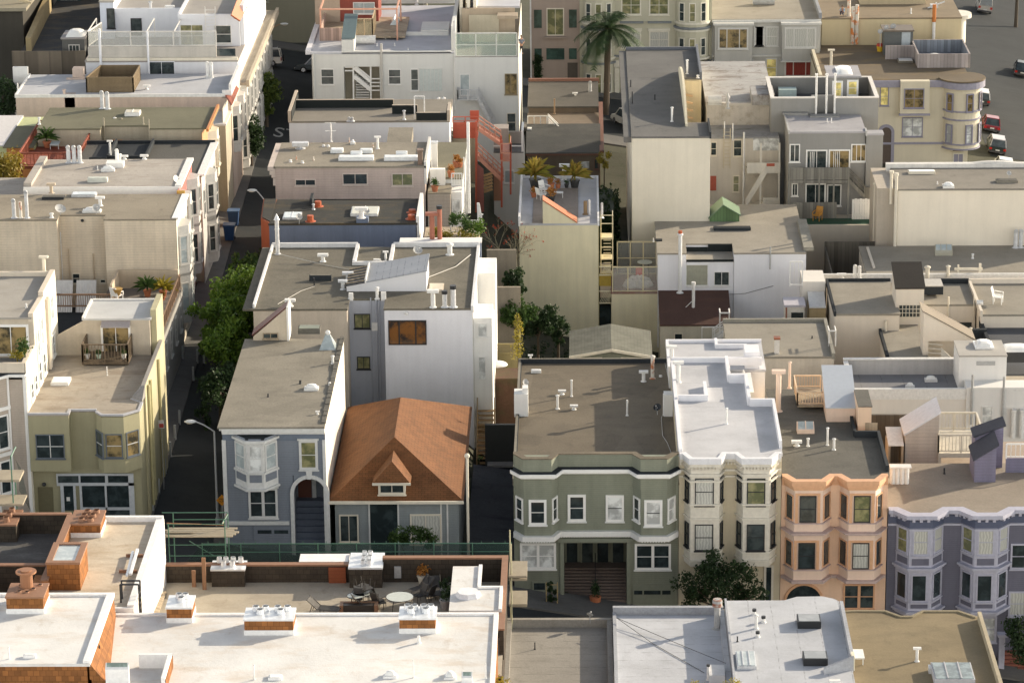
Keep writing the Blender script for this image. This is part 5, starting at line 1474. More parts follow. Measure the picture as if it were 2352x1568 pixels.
for x in(578,625,672):L5.pipe(x,1368,1232,z5h,36,galv,'goose')
a,b=PZ(890,1412,z5h),PZ(1035,1412,z5h);L5.add('chimney',MB().box(a.x,b.x,a.y,a.y+.9,z5h-.02,PY(890,1370,a.y).z),white)
L5.pipe(985,1372,1258,z5h,30,white,'goose');L5.pipe(1010,1365,1290,z5h,20,white);L5.pipe(820,1430,1395,z5h,8,cap='none');L5.pipe(1045,1338,1305,z5h,24,cap='T');L5.pipe(1212,1338,1300,z5h,26,cap='T')
# dark roof house with the red wood deck
z6=13.6
L6=House('flat_roof_house',"house with a dark grey roof, black light well and a red wooden roof deck",(-36,258,zg(-36)))
tile(1,1)
L6.block(-40.,-29.5,253.9,264.,4,z6,beig,rfg("",(.16,.155,.14)),{'N':.25},.15,pmat=tar)
a,b=PZ(920,1310,z6),PZ(1250,1310,z6)
L6.add('black_felt',MB().box(a.x,b.x,259.5,263.6,z6+.004,z6+.02).box(-38.8,a.x-.1,258.5,263.9,z6+.004,z6+.03),tar)
L6.add('parapet',MB().box(-38.9,a.x,258.3,258.5,z6,z6+.3).box(a.x,a.x+.16,258.51,263.8,z6,z6+.45).box(b.x-.16,b.x,258.51,263.8,z6,z6+.45).box(a.x+.17,b.x-.17,258.6,258.8,z6,z6+.35),tar)
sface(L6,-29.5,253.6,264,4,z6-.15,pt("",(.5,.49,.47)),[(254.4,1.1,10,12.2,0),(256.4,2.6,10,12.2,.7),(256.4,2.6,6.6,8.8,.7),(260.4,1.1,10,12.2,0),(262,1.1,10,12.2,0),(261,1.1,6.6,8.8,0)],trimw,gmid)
L6.add('roof_edge',MB().box(-29.8,-29.2,253.6,264.1,z6-.02,z6+.1),pipew)
dz=13.;d0,d1,dy0,dy1=-44.6,-39.85,259.2,270.
m=MB();m.box(d0,d1,dy0,dy1,dz-.25,dz)
for xx in(d0+.1,d1-.1):
 for yy in(dy0+.1,dy1-.1):m.box(xx-.08,xx+.08,yy-.08,yy+.08,6,dz-.26)
L6.add('deck',m,redwood)
L6.rail([(d0,dy0,dz),(d1,dy0,dz),(d1,dy1,dz),(d0,dy1,dz),(d0,dy0,dz)],1.05,redwood,bal=.28,name='deck_railing',top=.12)
L6.pipe(928,1335,1180,z6,18,cap='T')
# olive roof house with orange trim
z7=14.5
L7=House('flat_roof_house',"house with an olive grey roof and an orange trimmed street gable",(-37,270,zg(-37)))
q0,q1=PZ(850,1060,z7).x,PZ(1260,1060,z7).x
x7l,x7r,y7,y7b=-44.1,-29.95,265.5,272.8
og=pt("",(.42,.37,.28))
L7.add('wall',MB().box(x7l,q0,y7,y7b,4,z7-.05).box(q0-.01,q1+.01,y7+1.,y7b,4,z7-.052).box(q1,x7r-.6,y7,y7b,4,z7-.05),og)
L7.add('roof',MB().box(x7l-.05,q0+.05,y7-.05,y7b,z7-.12,z7).box(q0+.051,q1-.051,y7+.95,y7b,z7-.12,z7-.003).box(q1-.05,x7r,y7-.05,y7b,z7-.12,z7),rfg("olive_roof",(.23,.22,.15),(.18,.17,.12),.4,grain=.12))
FW=FY(y7+1.)
ora=pn("",(.5,.2,.06))
L7.win(FW,948,1175,1030,1252,'fixed',ora,gmid,.16);L7.win(FW,1068,1180,1148,1256,'fixed',ora,gmid,.16)
L7.drop(FW,872,990,1190,12,og);L7.drop(FY(y7),1250,1000,1195,10,og)
L7.pipe(975,1240,985,z7-2.5,20,pipew,'mush',name='flue');L7.pipe(1030,1250,990,z7-2.5,14,og);L7.pipe(1098,1250,1085,z7-2.5,12,blackm,'none')
L7.dish(1068,1160,1200,z7-2,46,pipew,(-.2,-.8,.5));L7.pipe(1205,1045,985,z7,10,og,'none');L7.pipe(330,1045,985,z7,18,pipew)
L7.pipe(860,912,772,z7,34,galv,'goose');L7.pipe(905,916,780,z7,34,galv,'goose')
L7.curb(1048,1172,978,922,z7,.3,pipew,pn("",(.6,.56,.46)),panes=2)
sface(L7,x7r-.6,264.4,y7b,4,z7-.15,pt("",(.52,.3,.15)),[(265,1.,10.5,12.8,0),(266.6,1.,10.5,12.8,0),(268.4,2.4,10.4,12.7,.7),(271.2,1.,10.5,12.8,0)],cream,gsky)
L7.add('street_parapet',MB().box(x7r-.22,x7r-.02,264.3,y7b,z7-.02,z7+.22),ora)
L7.add('side_wing',MB().box(x7l-5,x7l-.1,264.5,274.5,4,z7-1.2),pt("",(.52,.55,.3)))
L7.add('wing_roof',MB().box(x7l-5.1,x7l-2.6,264.4,274.6,z7-1.2,z7-1.08),pn("",(.6,.58,.57)))
L7.add('porch_roof',MB().box(x7l-2.59,x7l-.1,263.8,271,z7-1.2,z7-1.1),MATS["olive_roof"])
L7.add('garden_door',MB().box(x7l-2.4,x7l-.2,264.42,264.5,10.5,z7-1.25),ora)
# white roof with pinkish front and timber roof pen
tile(1,1)
z8=14.;y8=279.4;y8b=287.2
L8=House('flat_roof_house',"white roofed house with a long pinkish front wall and a rooftop timber pen",(-39,283,zg(-39)))
L8.block(-48.1,-29.65,y8,y8b,4,z8,pinkb,rfg("",(.66,.67,.7),(.55,.55,.56),.3,grain=.05),{'S':.08,'W':.1},.15,pmat=pipew)
m=MB();a,b=PY(545,880,y8),PY(630,880,y8);m.box(a.x,b.x,y8+.0,y8+.9,8,z8+.01);L8.add('recess_shade',m,pt("",(.45,.35,.28)))  # flush strip, the shade of a recess put into its darker colour
L8.pipe(540,795,748,z8,22,pinkb);L8.pipe(1188,880,752,z8-1.4,20,pinkb,'T');L8.pipe(790,880,810,z8-1.6,8,pipeg,'none')
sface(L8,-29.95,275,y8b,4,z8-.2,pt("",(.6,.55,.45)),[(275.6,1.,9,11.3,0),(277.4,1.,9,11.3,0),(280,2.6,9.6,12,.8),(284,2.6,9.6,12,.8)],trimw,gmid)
L8.block(-34,-29.7,274.6,279.2,4,12.6,og,pn("",(.6,.58,.56)),None)
tr=pn("",(.34,.09,.045))
p=[PY(1935,655,286.5),PX(2008,748,-29.2),PX(1950,882,-29.2),PY(1885,770,280.5)]
L8.add('tile_gable',MB().add([p[0],p[1],p[2],p[3]]+[q+V3((-.12,0,-.08))for q in p],[(0,1,2,3),(7,6,5,4),(0,4,5,1),(1,5,6,2),(2,6,7,3),(3,7,4,0)]),tr)
m=MB();a=PZ(1945,800,z8);m.box(-30.4,-29.6,y8,y8+.3,z8-.3,z8+.35);m.box(-29.85,-29.6,y8+.31,287,z8-.3,z8+.8);L8.add('street_parapet',m,pipew)
a,b=PZ(730,778,z8),PZ(1122,775,z8);c=PZ(1165,655,z8);hh=PY(730,655,a.y).z-z8
m=MB()
def slats(m,p0,p1,h,n):
 for i in range(n+1):q=p0.lerp(p1,i/n);m.box(q.x-.05,q.x+.05,q.y-.05,q.y+.05,z8,z8+h)
 for z_ in(z8+h,z8+h*.5,z8+.2):m.beam((p0.x,p0.y,z_),(p1.x,p1.y,z_),.09,.12)
A,B,C_,D_=V3((a.x,a.y,0)),V3((b.x,a.y,0)),V3((b.x,a.y+4.6,0)),V3((a.x+.6,a.y+4.6,0))
for p0,p1,n in((A,B,34),(B,C_,30),(C_,D_,30),(D_,A,30)):slats(m,p0,p1,hh,n)
pen=L8.add('timber_pen',m,pt("",(.2,.15,.09)))
L8.add('pen_floor',MB().box(a.x-.01,b.x,a.y+.05,a.y+4.5,z8+.004,z8+.1),wood,pen)
a,b=PZ(610,665,z8),PZ(702,665,z8);L8.add('roof_box',MB().box(a.x,b.x,a.y,a.y+1,z8,PY(610,580,a.y).z).box(a.x-.5,b.x+.1,a.y-.3,a.y-.01,z8,z8+.15),pinkb)
m=MB();a,b=PY(105,590,y8b),PY(230,590,y8b);m.box(a.x,b.x,y8b+.1,y8b+.5,6,PY(150,570,y8b).z);L8.add('end_wall',m,white)
L8.pipe(1233,752,715,z8,22,pipew,'T');L8.pipe(150,770,700,z8,12,pipew,'none')
# big white modern house with the glass roof terrace
tile(1,1)
y9=288.3;z9=15.
L9=House('modern_house',"large white modern house with glass balustrade roof terrace and ladder in the top left",(-37,300,zg(-37)))
wl9=pt("",(.72,.73,.76),var=.06)
xr9=-29.9
L9.block(-43.3,xr9,y9,316,4,z9,wl9,rfg("terrace_tiles",(.5,.46,.42),grain=.1),None)
xa,xb=PY(735,400,y9).x,PY(1980,400,y9).x
zb_,zt_=PY(1000,480,y9+.3).z,PY(1000,392,y9+.3).z
L9.add('terrace_wall',MB().box(xa,PY(1815,430,y9).x,y9+.2,y9+.5,z9,zt_),pt("",(.5,.47,.42)))
L9.add('ledge',MB().box(xa-.1,xr9,y9-.12,y9+.19,z9-.02,zb_-.02),cream)
gl=see("",(.55,.56,.53),.35)
def grail(s,pts,h,frame,n=4,gm=None,mid=False):
 m=MB();g=MB()
 for a,b in zip(pts[:-1],pts[1:]):
  a,b=V3(a),V3(b);up=V3((0,0,h));L=(b-a).length;k=max(1,round(L/n))
  m.beam(a+up,b+up,.09);m.beam(a+V3((0,0,.06)),b+V3((0,0,.06)),.07)
  if mid:m.beam(a+up*.5,b+up*.5,.06)
  for i in range(k+1):q=a.lerp(b,i/k);m.beam(q,q+up,.09)
  d=(b-a).normalized();nrm=V3((d.y,-d.x,0))*.012
  g.hexa([a-nrm+V3((0,0,.1)),b-nrm+V3((0,0,.1)),b+nrm+V3((0,0,.1)),a+nrm+V3((0,0,.1)),a-nrm+up*.97,b-nrm+up*.97,b+nrm+up*.97,a+nrm+up*.97])
 r=s.add('balustrade',m,frame);s.add('glass_panel',g,gm or gl,r);return r
hg=PY(1000,268,y9+.35).z-zt_
xg=PY(1815,430,y9).x
fr9=pn("",(.62,.6,.56))
grail(L9,[(xa+.3,y9+7,zt_-.6),(xa,y9+.35,zt_),(xg,y9+.35,zt_)],hg,fr9,3.6)
m=MB()
for x0_,x1_,dy in((1230,1295,6),(1460,1505,6),(735,800,6)):
 a=PY(x0_,270,y9+.35);b=PY(x1_,145,y9+6);m.beam(a,V3((a.x,y9+6,a.z)),.08);m.beam((a.x,y9+6,zt_-.5),(a.x,y9+6,a.z),.08)
L9.add('screen_frame',m,fr9)
L9.drop(FY(y9-.15),835,240,600,22,pn("pipe_white9",(.74,.75,.78)));L9.drop(FY(y9-.15),1238,265,620,18,MATS["pipe_white9"])
U=FY(y9+5.6)
uz=PY(1700,140,y9+5.6).z
u0=U.hit(1500,250).x
L9.block(u0,xr9-.3,y9+5.6,306,z9-.5,uz,wl9,rfg("upper_roof",(.5,.47,.43),grain=.1),{'S':.2,'W':.3},.2,over=.02)
V_=FY(y9+9.5);vz=PY(1200,90,y9+9.5).z;v0=V_.hit(970,200).x
L9.block(v0,u0-.15,y9+9.5,309,z9-.5,vz,wl9,MATS["upper_roof"],{'S':.2},.2,over=.02)
W_=FY(y9+8.8);v1=W_.hit(845,200).x;wz=PY(900,8,y9+8.8).z
L9.block(v1,v0-.02,y9+8.8,316,z9-.5,wz,pt("",(.62,.66,.74)),MATS["upper_roof"],None)
L9.win(U,1515,208,1708,398,(2,2),pipew,gold,.06,sill=False);L9.win(U,1800,212,1945,365,(1,2),pipew,gmid,.07);L9.win(V_,1100,155,1192,300,'fixed',blackm,gmid,.06,sill=False,name='door');L9.win(W_,898,72,965,240,'sash',blackm,gmid,.06)
a,b=U.hit(1730,392),U.hit(1730,55);q=U.hit(1782,392)
L9.ladder((a.x+.5,y9+5.45,a.z),(a.x+.5,y9+5.45,b.z),.9,pipew)
fz_=FY(y9)
L9.win(fz_,1245,515,1470,632,(2,1),wl9,gmid,.08,sill=False);L9.pipe(1745,655,525,z8+.0,30,pipew,'goose');L9.pipe(1778,655,530,z8,28,pipew,'goose')
m=MB();fz_.box(m,fz_.hit(1820,460).x,xr9-.2,PY(1900,478,y9).z,PY(1900,415,y9).z,-.3,-.22);L9.add('planter_niche',m,gmid)
T_=FY(306.5);tz=PY(1500,-60,306.5).z
L9.block(T_.hit(1195,20).x,xr9-1,306.6,318,z9,tz,wl9,MATS["upper_roof"],None);L9.win(T_,1550,-40,1650,35,'slider',pipew,gold,.06)
L9.curb(1385,1465,80,50,vz,.3,pipew,domew);L9.pipe(1265,75,12,vz,24,galv)
L9.add('lit_wall',MB().box(xr9-.28,xr9+.05,y9+6,318,z9,uz+.9),wl9)
m=MB();p=[PX(1945,125,xr9-.5),PX(2020,175,xr9+.1),PX(2078,60,xr9+.1),PX(2000,-20,xr9-.5)]
m.add(p+[v+V3((-.1,0,-.1))for v in p],[(0,1,2,3),(7,6,5,4),(0,4,5,1),(1,5,6,2),(2,6,7,3),(3,7,4,0)]);L9.add('tile_slope',m,pn("",(.42,.14,.06)))
m=MB();a=PZ(2000,525,13.2);b=PZ(2215,110,13.2)
m.prism([(-31,287.4),(-29.,287.4),(-29.2,318),(-31,318)],12.9,13.15);m.box(-29.12,-28.85,287.3,318.1,12.8,13.4);L9.add('street_cornice',m,rfg("",(.62,.54,.42)))
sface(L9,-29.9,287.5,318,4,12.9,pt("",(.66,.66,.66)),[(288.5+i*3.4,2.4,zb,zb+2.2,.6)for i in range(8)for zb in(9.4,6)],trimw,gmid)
# east side of the alley
tile(2,2)
z3m=11.3;y3m=225.47;x3a,x3b=-22.9,-7.5
wcr=pt("",(.6,.52,.42));wwh=pt("",(.74,.74,.77),var=.07);wshade=pt("",(.45,.47,.52),var=.08)
M3=House('white_house',"white walled house with a gravel roof, wedge shaped skylight and one large window",(-15,233,zg(-15)))
yb3=241.2
gra=rfg("",(.24,.22,.175),(.16,.15,.12),.5,grain=.25,patch=.1)
c0,c1=PY(785,1200,y3m).x,PY(1100,1200,y3m).x
yr=y3m+2.4
M3.add('cream_wall',MB().box(x3a,c0,y3m,yb3,2,z3m-.05),wcr)
M3.add('recess_wall',MB().box(c0-.02,c1+.02,yr,yb3-.02,0,z3m-.052),wshade)  # darker grey than the white wall: recess shade put into the colour
M3.add('wall',MB().box(c1,x3b,y3m,yb3,0,z3m-.05),wwh)
M3.add('side_wall',MB().box(x3b-.01,x3b+.04,y3m,yb3,0,z3m-.04),pt("",(.78,.77,.74)))
M3.add('roof',MB().box(x3a-.75,c0+.06,y3m-.06,yb3,z3m-.14,z3m).box(c0+.061,c1-.061,yr-.05,yb3,z3m-.14,z3m-.002).box(c1-.06,x3b+.08,y3m-.06,yb3,z3m-.14,z3m),gra)
m=MB();m.box(x3a-.05,x3a+.1,y3m+.2,yb3,z3m,z3m+.3);m.box(x3b-.1,x3b+.1,y3m-.07,yb3,z3m-.3,z3m+.18);e0,e1=PZ(875,705,z3m).x,PZ(1175,705,z3m).x;ey=PZ(1000,830,z3m).y
m.box(x3a,e0,yb3-.1,yb3+.1,z3m,z3m+.35);m.box(e1,x3b+.1,yb3-.1,yb3+.1,z3m,z3m+.35);m.box(e0-.12,e0+.12,ey,yb3-.11,z3m,z3m+.3);m.box(e1-.12,e1+.12,ey,yb3-.11,z3m,z3m+.3);m.box(e0-.12,e1+.12,ey-.25,ey-.01,z3m,z3m+.25)
M3.add('parapet',m,pt("",(.7,.7,.7)))
FA,FB=FY(y3m),FY(yr)
M3.win(FA,1135,1300,1455,1506,'three',blackm,glass("",(.2,.09,.03),c2=(.03,.03,.03)),.07,sill=False);M3.win(FB,848,1246,982,1368,'slider',blackm,gold,.06)
tile(2,3);M3.win(FB,872,216,982,320,'slider',blackm,gold,.06)
tile(2,2)
M3.drop(FB,800,1110,1568+900,12,wshade);M3.drop(FB,985,1110,1568+900,10,wshade);M3.drop(FB,1030,1120,1568+900,14,wshade);M3.drop(FB,1055,1120,1568+400,12,wshade)
M3.add('wall_lamp',MB().ball(FA.hit(1288,1240)+V3((0,-.08,0)),.14,8),pipew)
m=MB();q=FB.hit(1020,1350);m.box(q.x-.2,q.x+.2,yr-.15,yr,q.z-.3,q.z+.3);M3.add('meter_box',m,pipew)
M3.add('stub',MB().box(c0,c0+.3,yr-.2,yr,z3m-.1,z3m+.45).box(c1-.35,c1,yr-.2,yr,z3m-.1,z3m+.5),white)
a,b=PZ(785,1055,z3m),PZ(1455,1060,z3m);ay=(a.y+b.y)/2;bkx=PY(1460,775,ay+3).z
zl_,zr_=PY(790,1015,ay).z,PY(1450,890,ay).z
dd=4.2
wed=M3.add('wedge_skylight',MB().hexa([(a.x,ay,z3m-.02),(b.x,ay,z3m-.02),(b.x,ay+dd,z3m-.02),(a.x,ay+dd,z3m-.02),(a.x,ay,zl_),(b.x,ay,zr_),(b.x,ay+dd,zr_),(a.x,ay+dd,zl_)]),pt("",(.68,.68,.7),var=.05))
lx_=a.x+(b.x-a.x)*.24;lz=zl_+(zr_-zl_)*.24
def slab_on(x0,x1,k0,k1,yy0=ay-.08,yy1=ay+dd+.08):
 zz=lambda x:zl_+(zr_-zl_)*(x-a.x)/(b.x-a.x)
 return[(x0,yy0,zz(x0)+k0),(x1,yy0,zz(x1)+k0),(x1,yy1,zz(x1)+k0),(x0,yy1,zz(x0)+k0),(x0,yy0,zz(x0)+k1),(x1,yy0,zz(x1)+k1),(x1,yy1,zz(x1)+k1),(x0,yy1,zz(x0)+k1)]
M3.add('sloped_roof',MB().hexa(slab_on(lx_+.06,b.x+.06,.005,.1)),rfg("",(.46,.49,.54),seam=.5,seam_ax=0,grain=.08),wed)
M3.add('louvre',MB().hexa(slab_on(a.x-.06,lx_-.06,.005,.07)),blackm,wed)
m=MB()
for i in range(6):yy=ay+.3+i*(dd-.6)/5;m.hexa(slab_on(a.x-.06,lx_-.06,.075,.13,yy,yy+.14))
M3.add('louvre_slats',m,woodl,wed)
M3.add('ridge_strip',MB().hexa(slab_on(lx_-.06,lx_+.05,.0,.3)),white,wed)
M3.curb(470,655,972,920,z3m,.4,tar,gravell,name='roof_hatch')
for x,yb_,yt,w_,c,mt in((585,808,742,34,'T',pipew),(795,965,895,36,'T',galv),(752,1042,962,30,'T',galv),(1040,1120,1020,26,'mush',pipew),(310,1182,1122,34,'T',pipew),(1510,1192,1045,38,'T',pipew),(1608,1190,1052,40,'black',galv),(1680,1190,1008,44,'black',galv),(1650,750,650,44,'mush',pipew),(805,1112,1082,10,'none',pipew),(1035,812,785,20,'T',pipew),(1112,808,720,18,'T',pipew),(1068,808,785,10,'none',pipew),(1148,806,780,10,'none',pipew),(512,1015,945,12,'none',blackm)):
 M3.pipe(x,yb_,yt,z3m,w_,mt,c)
M3.pipe(205,745,405,z3m,34,galv,'cone',name='flue')
M3.dish(1382,710,790,z3m,80,pipeg,(.2,-.6,.75));M3.curb(1470,1595,1055,990,z3m,.06,wcr,pn("",(.55,.5,.4)),name='roof_mat')
cbg=pn("",(.5,.48,.44))
M3.add('cable',MB().path([PZ(220,745,z3m+.5),PZ(600,835,z3m+.05),PZ(920,895,z3m+.05)],.025,5).path([PZ(205,1165,z3m+.04),PZ(400,1055,z3m+.04),PZ(515,1015,z3m+.04)],.02,5).path([PZ(1470,940,z3m+.06),PZ(1700,850,z3m+.06),PZ(1825,750,z3m+.3)],.03,5),cbg)
yq=PZ(1870,1200,z3m).y
m=MB();q0=x3b+.06
for(ya,yb,z0_,z1_)in((226,229.5,0,10.4),(231.5,234,0,8.6),(236.5,240.6,0,10.6)):m.box(q0,q0+1.3,ya,yb,-3,z1_)
M3.add('rear_porch',m,white)
M3.win(FY(226),1885,1325,1965,1440,'fixed',pipew,gblind,.06)
tile(2,3);M3.win(FY(226),1890,215,1955,410,'fixed',pipew,gblind,.06,sill=False,name='door');tile(2,2)
M3.flight((q0+.8,222.2,.3),(q0+.8,226,3.6),1.2,(1,0,0),pt("stair_wood",(.3,.2,.1)),13)
# dark blue wall house
z4m=11.;y4m=249.;y4b=256.
M4=House('blue_wall_house',"house with a blank slate blue wall and black roof with red chimney pots",(-18,252,zg(-18)))
bw=pt("",(.15,.185,.26),var=.16)
xl4,xr4=PY(135,600,y4m).x,PY(1375,600,y4m).x
M4.block(xl4,xr4,y4m,y4b,-2,z4m,bw,rfg("black_roof",(.05,.05,.045),(.12,.09,.05),.7),None)
m=MB();xc=PZ(60,455,z4m).x;m.prism([(xl4,y4m+.01),(xl4,y4b),(xc-.3,y4b),(xc,y4m+1.4)],2,z4m+.05);M4.add('brick_corner',m,pt("",(.36,.11,.05)))
M4.add('corner_roof',MB().prism([(xl4+.1,y4m+.2),(xl4,y4b-.1),(xc-.2,y4b-.1),(xc+.1,y4m+1.5)],z4m+.052,z4m+.1),MATS["black_roof"])
n0,n1=PY(865,480,y4m).x,PY(965,480,y4m).x
e0,e1=PY(875,700,y4m).x,PY(1175,700,y4m).x
M4.add('chimney',MB().box(n0,n1,y4m,y4m+.8,z4m,PY(900,445,y4m).z),bw);M4.pipe(908,440,352,z4m+.5,40,pipew,'T')
M4.add('rear_wing',MB().box(e0,e1,239.5,y4m-.01,2,z4m-2.2),bw)
M4.add('back_parapet',MB().box(PY(490,285,y4b).x,xr4,y4b-.2,y4b+.1,z4m,PY(900,286,y4b).z).box(PY(490,285,y4b).x,PY(490,285,y4b).x+.2,y4b-2,y4b-.21,z4m,z4m+.6),tar)
M4.add('side_parapet',MB().box(xr4-.05,xr4+.2,y4m,y4b,z4m-2.5,z4m+.5),white)
xr_=PY(1890,655,y4m-6.5).x
M4.add('low_wall',MB().box(xr4-1,xr_+.2,242.4,243.5,2,PY(1650,652,242.4).z),bw)
M4.add('coping',MB().box(xr4-1,xr_+.25,242.35,243.55,PY(1650,652,242.4).z+.002,PY(1650,652,242.4).z+.1),white)
M4.curb(245,395,458,392,z4m,.14,galv,gsky,panes=2);M4.curb(815,1045,430,345,z4m,.2,pipew,pn("",(.6,.6,.53)),panes=2)
for x,yb_,yt,w_ in((545,345,300,55),(480,470,420,55),(1335,395,370,60),(1328,450,415,62)):M4.pipe(x,yb_,yt,z4m,w_,pn("red_pot",(.42,.1,.04)),'none',name='chimney_pot')
M4.pipe(505,370,322,z4m,18,galv);M4.dish(385,430,488,z4m,58,pipeg,(.3,-.6,.6));M4.dish(950,380,425,z4m,55,pipeg,(.3,-.6,.6))
for x,yt,w_,c,n_ in((1503,395,42,'T','flue'),(1567,338,40,'black','flue')):
 a=PY(x,640,243.2);M4.pipe(x,640,yt,a.z,w_,pn("",(.33,.12,.075)),c,name=n_)
 # pinkish house with white skylights
tile(2,1)
z5m=12.;y5m=262.6;y5b=270.3
M5=House('siding_house',"pinkish beige clapboard house with four white skylights on its gravel roof",(-18,266,zg(-18)))
x5l=PY(180,1400,y5m).x;x5r=PY(1440,1400,y5m).x
M5.block(x5l,x5r,y5m,y5b,-2,z5m,pt("",(.52,.43,.38),'siding',step=.2),rfg("gravel_beige",(.40,.36,.29),(.3,.27,.22),.4,grain=.2),None,over=.1)
m=MB();xc0=PZ(122,1395,z5m).x;
for k,(dz_,dx)in enumerate(((0,1.),(.35,.75),(.6,.5),(1.,.3))):m.box(x5l-(x5l-xc0)*dx,x5l+.02,y5m-.1+k*.02,y5b,z5m-dz_-(.34 if k<3 else .6),z5m-dz_-.01)
M5.add('cornice',m,pt("cornice_pink",(.6,.52,.46)))
F5=FY(y5m)
M5.win(F5,350,1505,525,1560,'slider',MATS["cornice_pink"],gdark,.07);M5.win(F5,748,1455,962,1552,(2,1),MATS["cornice_pink"],gdark,.08);M5.win(F5,1162,1455,1342,1562,(2,1),MATS["cornice_pink"],gold,.08)
wsk=pn("",(.78,.8,.8))
M5.curb(648,752,1288,1240,z5m,.28,wsk,wsk);M5.curb(895,997,1290,1245,z5m,.28,wsk,wsk)
for xa,xb in((715,1008),(1098,1384)):
 M5.curb(xa,xb,1352,1300,z5m,.28,wsk,wsk);mid=xa+(xb-xa)*.35;M5.curb(mid,mid+95,1326,1290,z5m,.5,wsk,wsk)
M5.pipe(395,1248,1195,z5m,52,galv,'T');M5.pipe(1045,1250,1145,z5m,20,white,'T')
for x,yb_,yt in((590,1232,1215),(628,1232,1215),(312,1362,1340),(412,1370,1350)):M5.pipe(x,yb_,yt,z5m,18,pipew)
for x,yb_,yt in((362,1345,1312),(507,1348,1315),(806,1195,1158),(1005,1235,1205)):M5.pipe(x,yb_,yt,z5m,9,rust,'none')
M5.curb(815,855,1215,1190,z5m,.15,pipew,domew,'dome');M5.stack(1382,1420,1385,1262,z5m,.6,pn("brick_dark",(.22,.15,.11)),MATS["brick_dark"])
M5.add('side_parapet',MB().box(x5r-.05,x5r+.15,y5m-.1,y5b+.5,z5m-1.5,z5m+.35),pt("",(.7,.68,.63)))
M5.pipe(655,1190,1040,z5m,12,pipew,'none',name='antenna');m=MB();a=PZ(655,1190,z5m)
for z_ in(.9,1.6):m.beam((a.x-.5,a.y,z5m+z_),(a.x+.4,a.y,z5m+z_),.05)
M5.add('antenna_arm',m,pipew)
a,b=PZ(1118,1196,z5m),PZ(1325,1196,z5m);M5.add('low_roof',MB().hexa([(a.x,y5b+.2,z5m-.6),(b.x,y5b+.2,z5m-.6),(b.x,y5b+4,z5m-.6),(a.x,y5b+4,z5m-.6),(a.x,y5b+.2,z5m-.1),(b.x,y5b+.2,z5m-.1),(b.x,y5b+4,z5m+.3),(a.x,y5b+4,z5m+.3)]),MATS["gravel_beige"])
# white block with black lined parapet
z6m=11.;y6m=282.;y6b=289.8
M6=House('white_block',"plain white block of a house with a grey roof and black lined parapets",(-18,286,zg(-18)))
x6l=PY(300,1020,y6m).x;x6r=PY(1645,1020,y6m).x
M6.block(x6l,x6r,y6m,y6b,-2,z6m,pt("",(.68,.69,.71),var=.05),rfg("",(.34,.31,.26),grain=.12),None)
k1,k2=PZ(1178,900,z6m).x,PZ(1380,950,z6m).x
m=MB();l=MB()
for x0_,x1_,yt,ybp in((x6l,k1,840,908),(k1+.01,k2,885,958),(k2+.01,x6r,948,1012)):
 xm=700 if yt==840 else(1280 if yt==885 else 1500)
 yy=PZ(xm,ybp,z6m).y;zt=PY(xm,yt,yy).z
 m.box(x0_,x1_,yy+.06,yy+.3,z6m-.1,zt);l.box(x0_,x1_,yy,yy+.059,z6m-.02,zt-.03)
m.box(x6l-.08,x6l+.18,y6m-.07,y6b,z6m-.1,z6m+.9);l.box(x6l+.181,x6l+.24,y6m,y6b-.5,z6m-.02,z6m+.85);m.box(x6r-.18,x6r+.08,y6m-.07,y6m+3,z6m-.1,z6m+.9);l.box(x6r-.24,x6r-.181,y6m,y6m+2.4,z6m-.02,z6m+.85)
M6.add('parapet',m,pn("",(.45,.38,.3)));M6.add('parapet_lining',l,pn("black_lining",(.012,.016,.016),.9))
M6.pipe(805,1018,990,z6m,26,galv,'goose');M6.pipe(830,1018,992,z6m,26,galv,'goose');M6.pipe(1267,1005,925,z6m,20,galv,'mush')
m=MB();a=PZ(1385,1000,z6m);t_=PY(1385,810,a.y).z
for dx in(0,.85):m.path([(a.x-.3+dx,a.y,z6m),(a.x-.3+dx,a.y,t_)],.06,6)
m.path([(a.x-.3,a.y,t_),(a.x+.55,a.y,t_)],.06,6);M6.add('hoop',m,pipew)
# big white house with the stair opening, white roof terrace
y7m=305.
M7=House('white_house',"very large white rendered house with an open zigzag stair and roof terraces at top centre",(-15,315,zg(-15)))
w7=pt("",(.66,.66,.63),var=.06);w7r=rfg("",(.7,.71,.76),(.55,.55,.56),.25,grain=.05)
x7a,x7b,x7c=PY(490,500,y7m).x,PY(1690,500,y7m).x,PY(2225,600,y7m-.4).x
z7m=PY(1200,440,y7m).z
F7=FY(y7m)
s0,s1=F7.hit(762,700).x,F7.hit(1062,700).x;sz0,sz1=F7.hit(900,835).z-2.5,F7.hit(900,562).z
M7.add('wall',MB().box(x7a,s0,y7m,326,-3,z7m-.05).box(s1,x7b,y7m,326,-3,z7m-.05).box(s0-.01,s1+.01,y7m+.002,326,sz1,z7m-.052).box(s0-.01,s1+.01,y7m+1.6,326,-3,sz1+.01),w7)
M7.add('roof',MB().box(x7a-.1,x7b,y7m-.1,326,z7m-.15,z7m),w7r)
M7.add('cornice',MB().box(x7a-.6,x7a-.11,y7m+.5,326,z7m-.3,z7m+.12).box(x7a-.1,PY(740,400,y7m).x,y7m-.11,y7m+.1,z7m,z7m+.12),pt("",(.7,.7,.74)))
tz_=PY(790,335,y7m).z;M7.add('stepped_parapet',MB().box(PY(742,400,y7m).x,PY(845,400,y7m).x,y7m-.1,y7m+3,z7m-.1,tz_).box(PY(845,400,y7m).x+.01,PY(1660,430,y7m).x,y7m-.1,y7m+.15,z7m-.1,z7m+.14),w7)
rz_=PY(1900,478,y7m-.4).z
M7.add('east_wall',MB().box(x7b+.02,x7c,y7m-.4,322,-3,rz_-.05),w7)
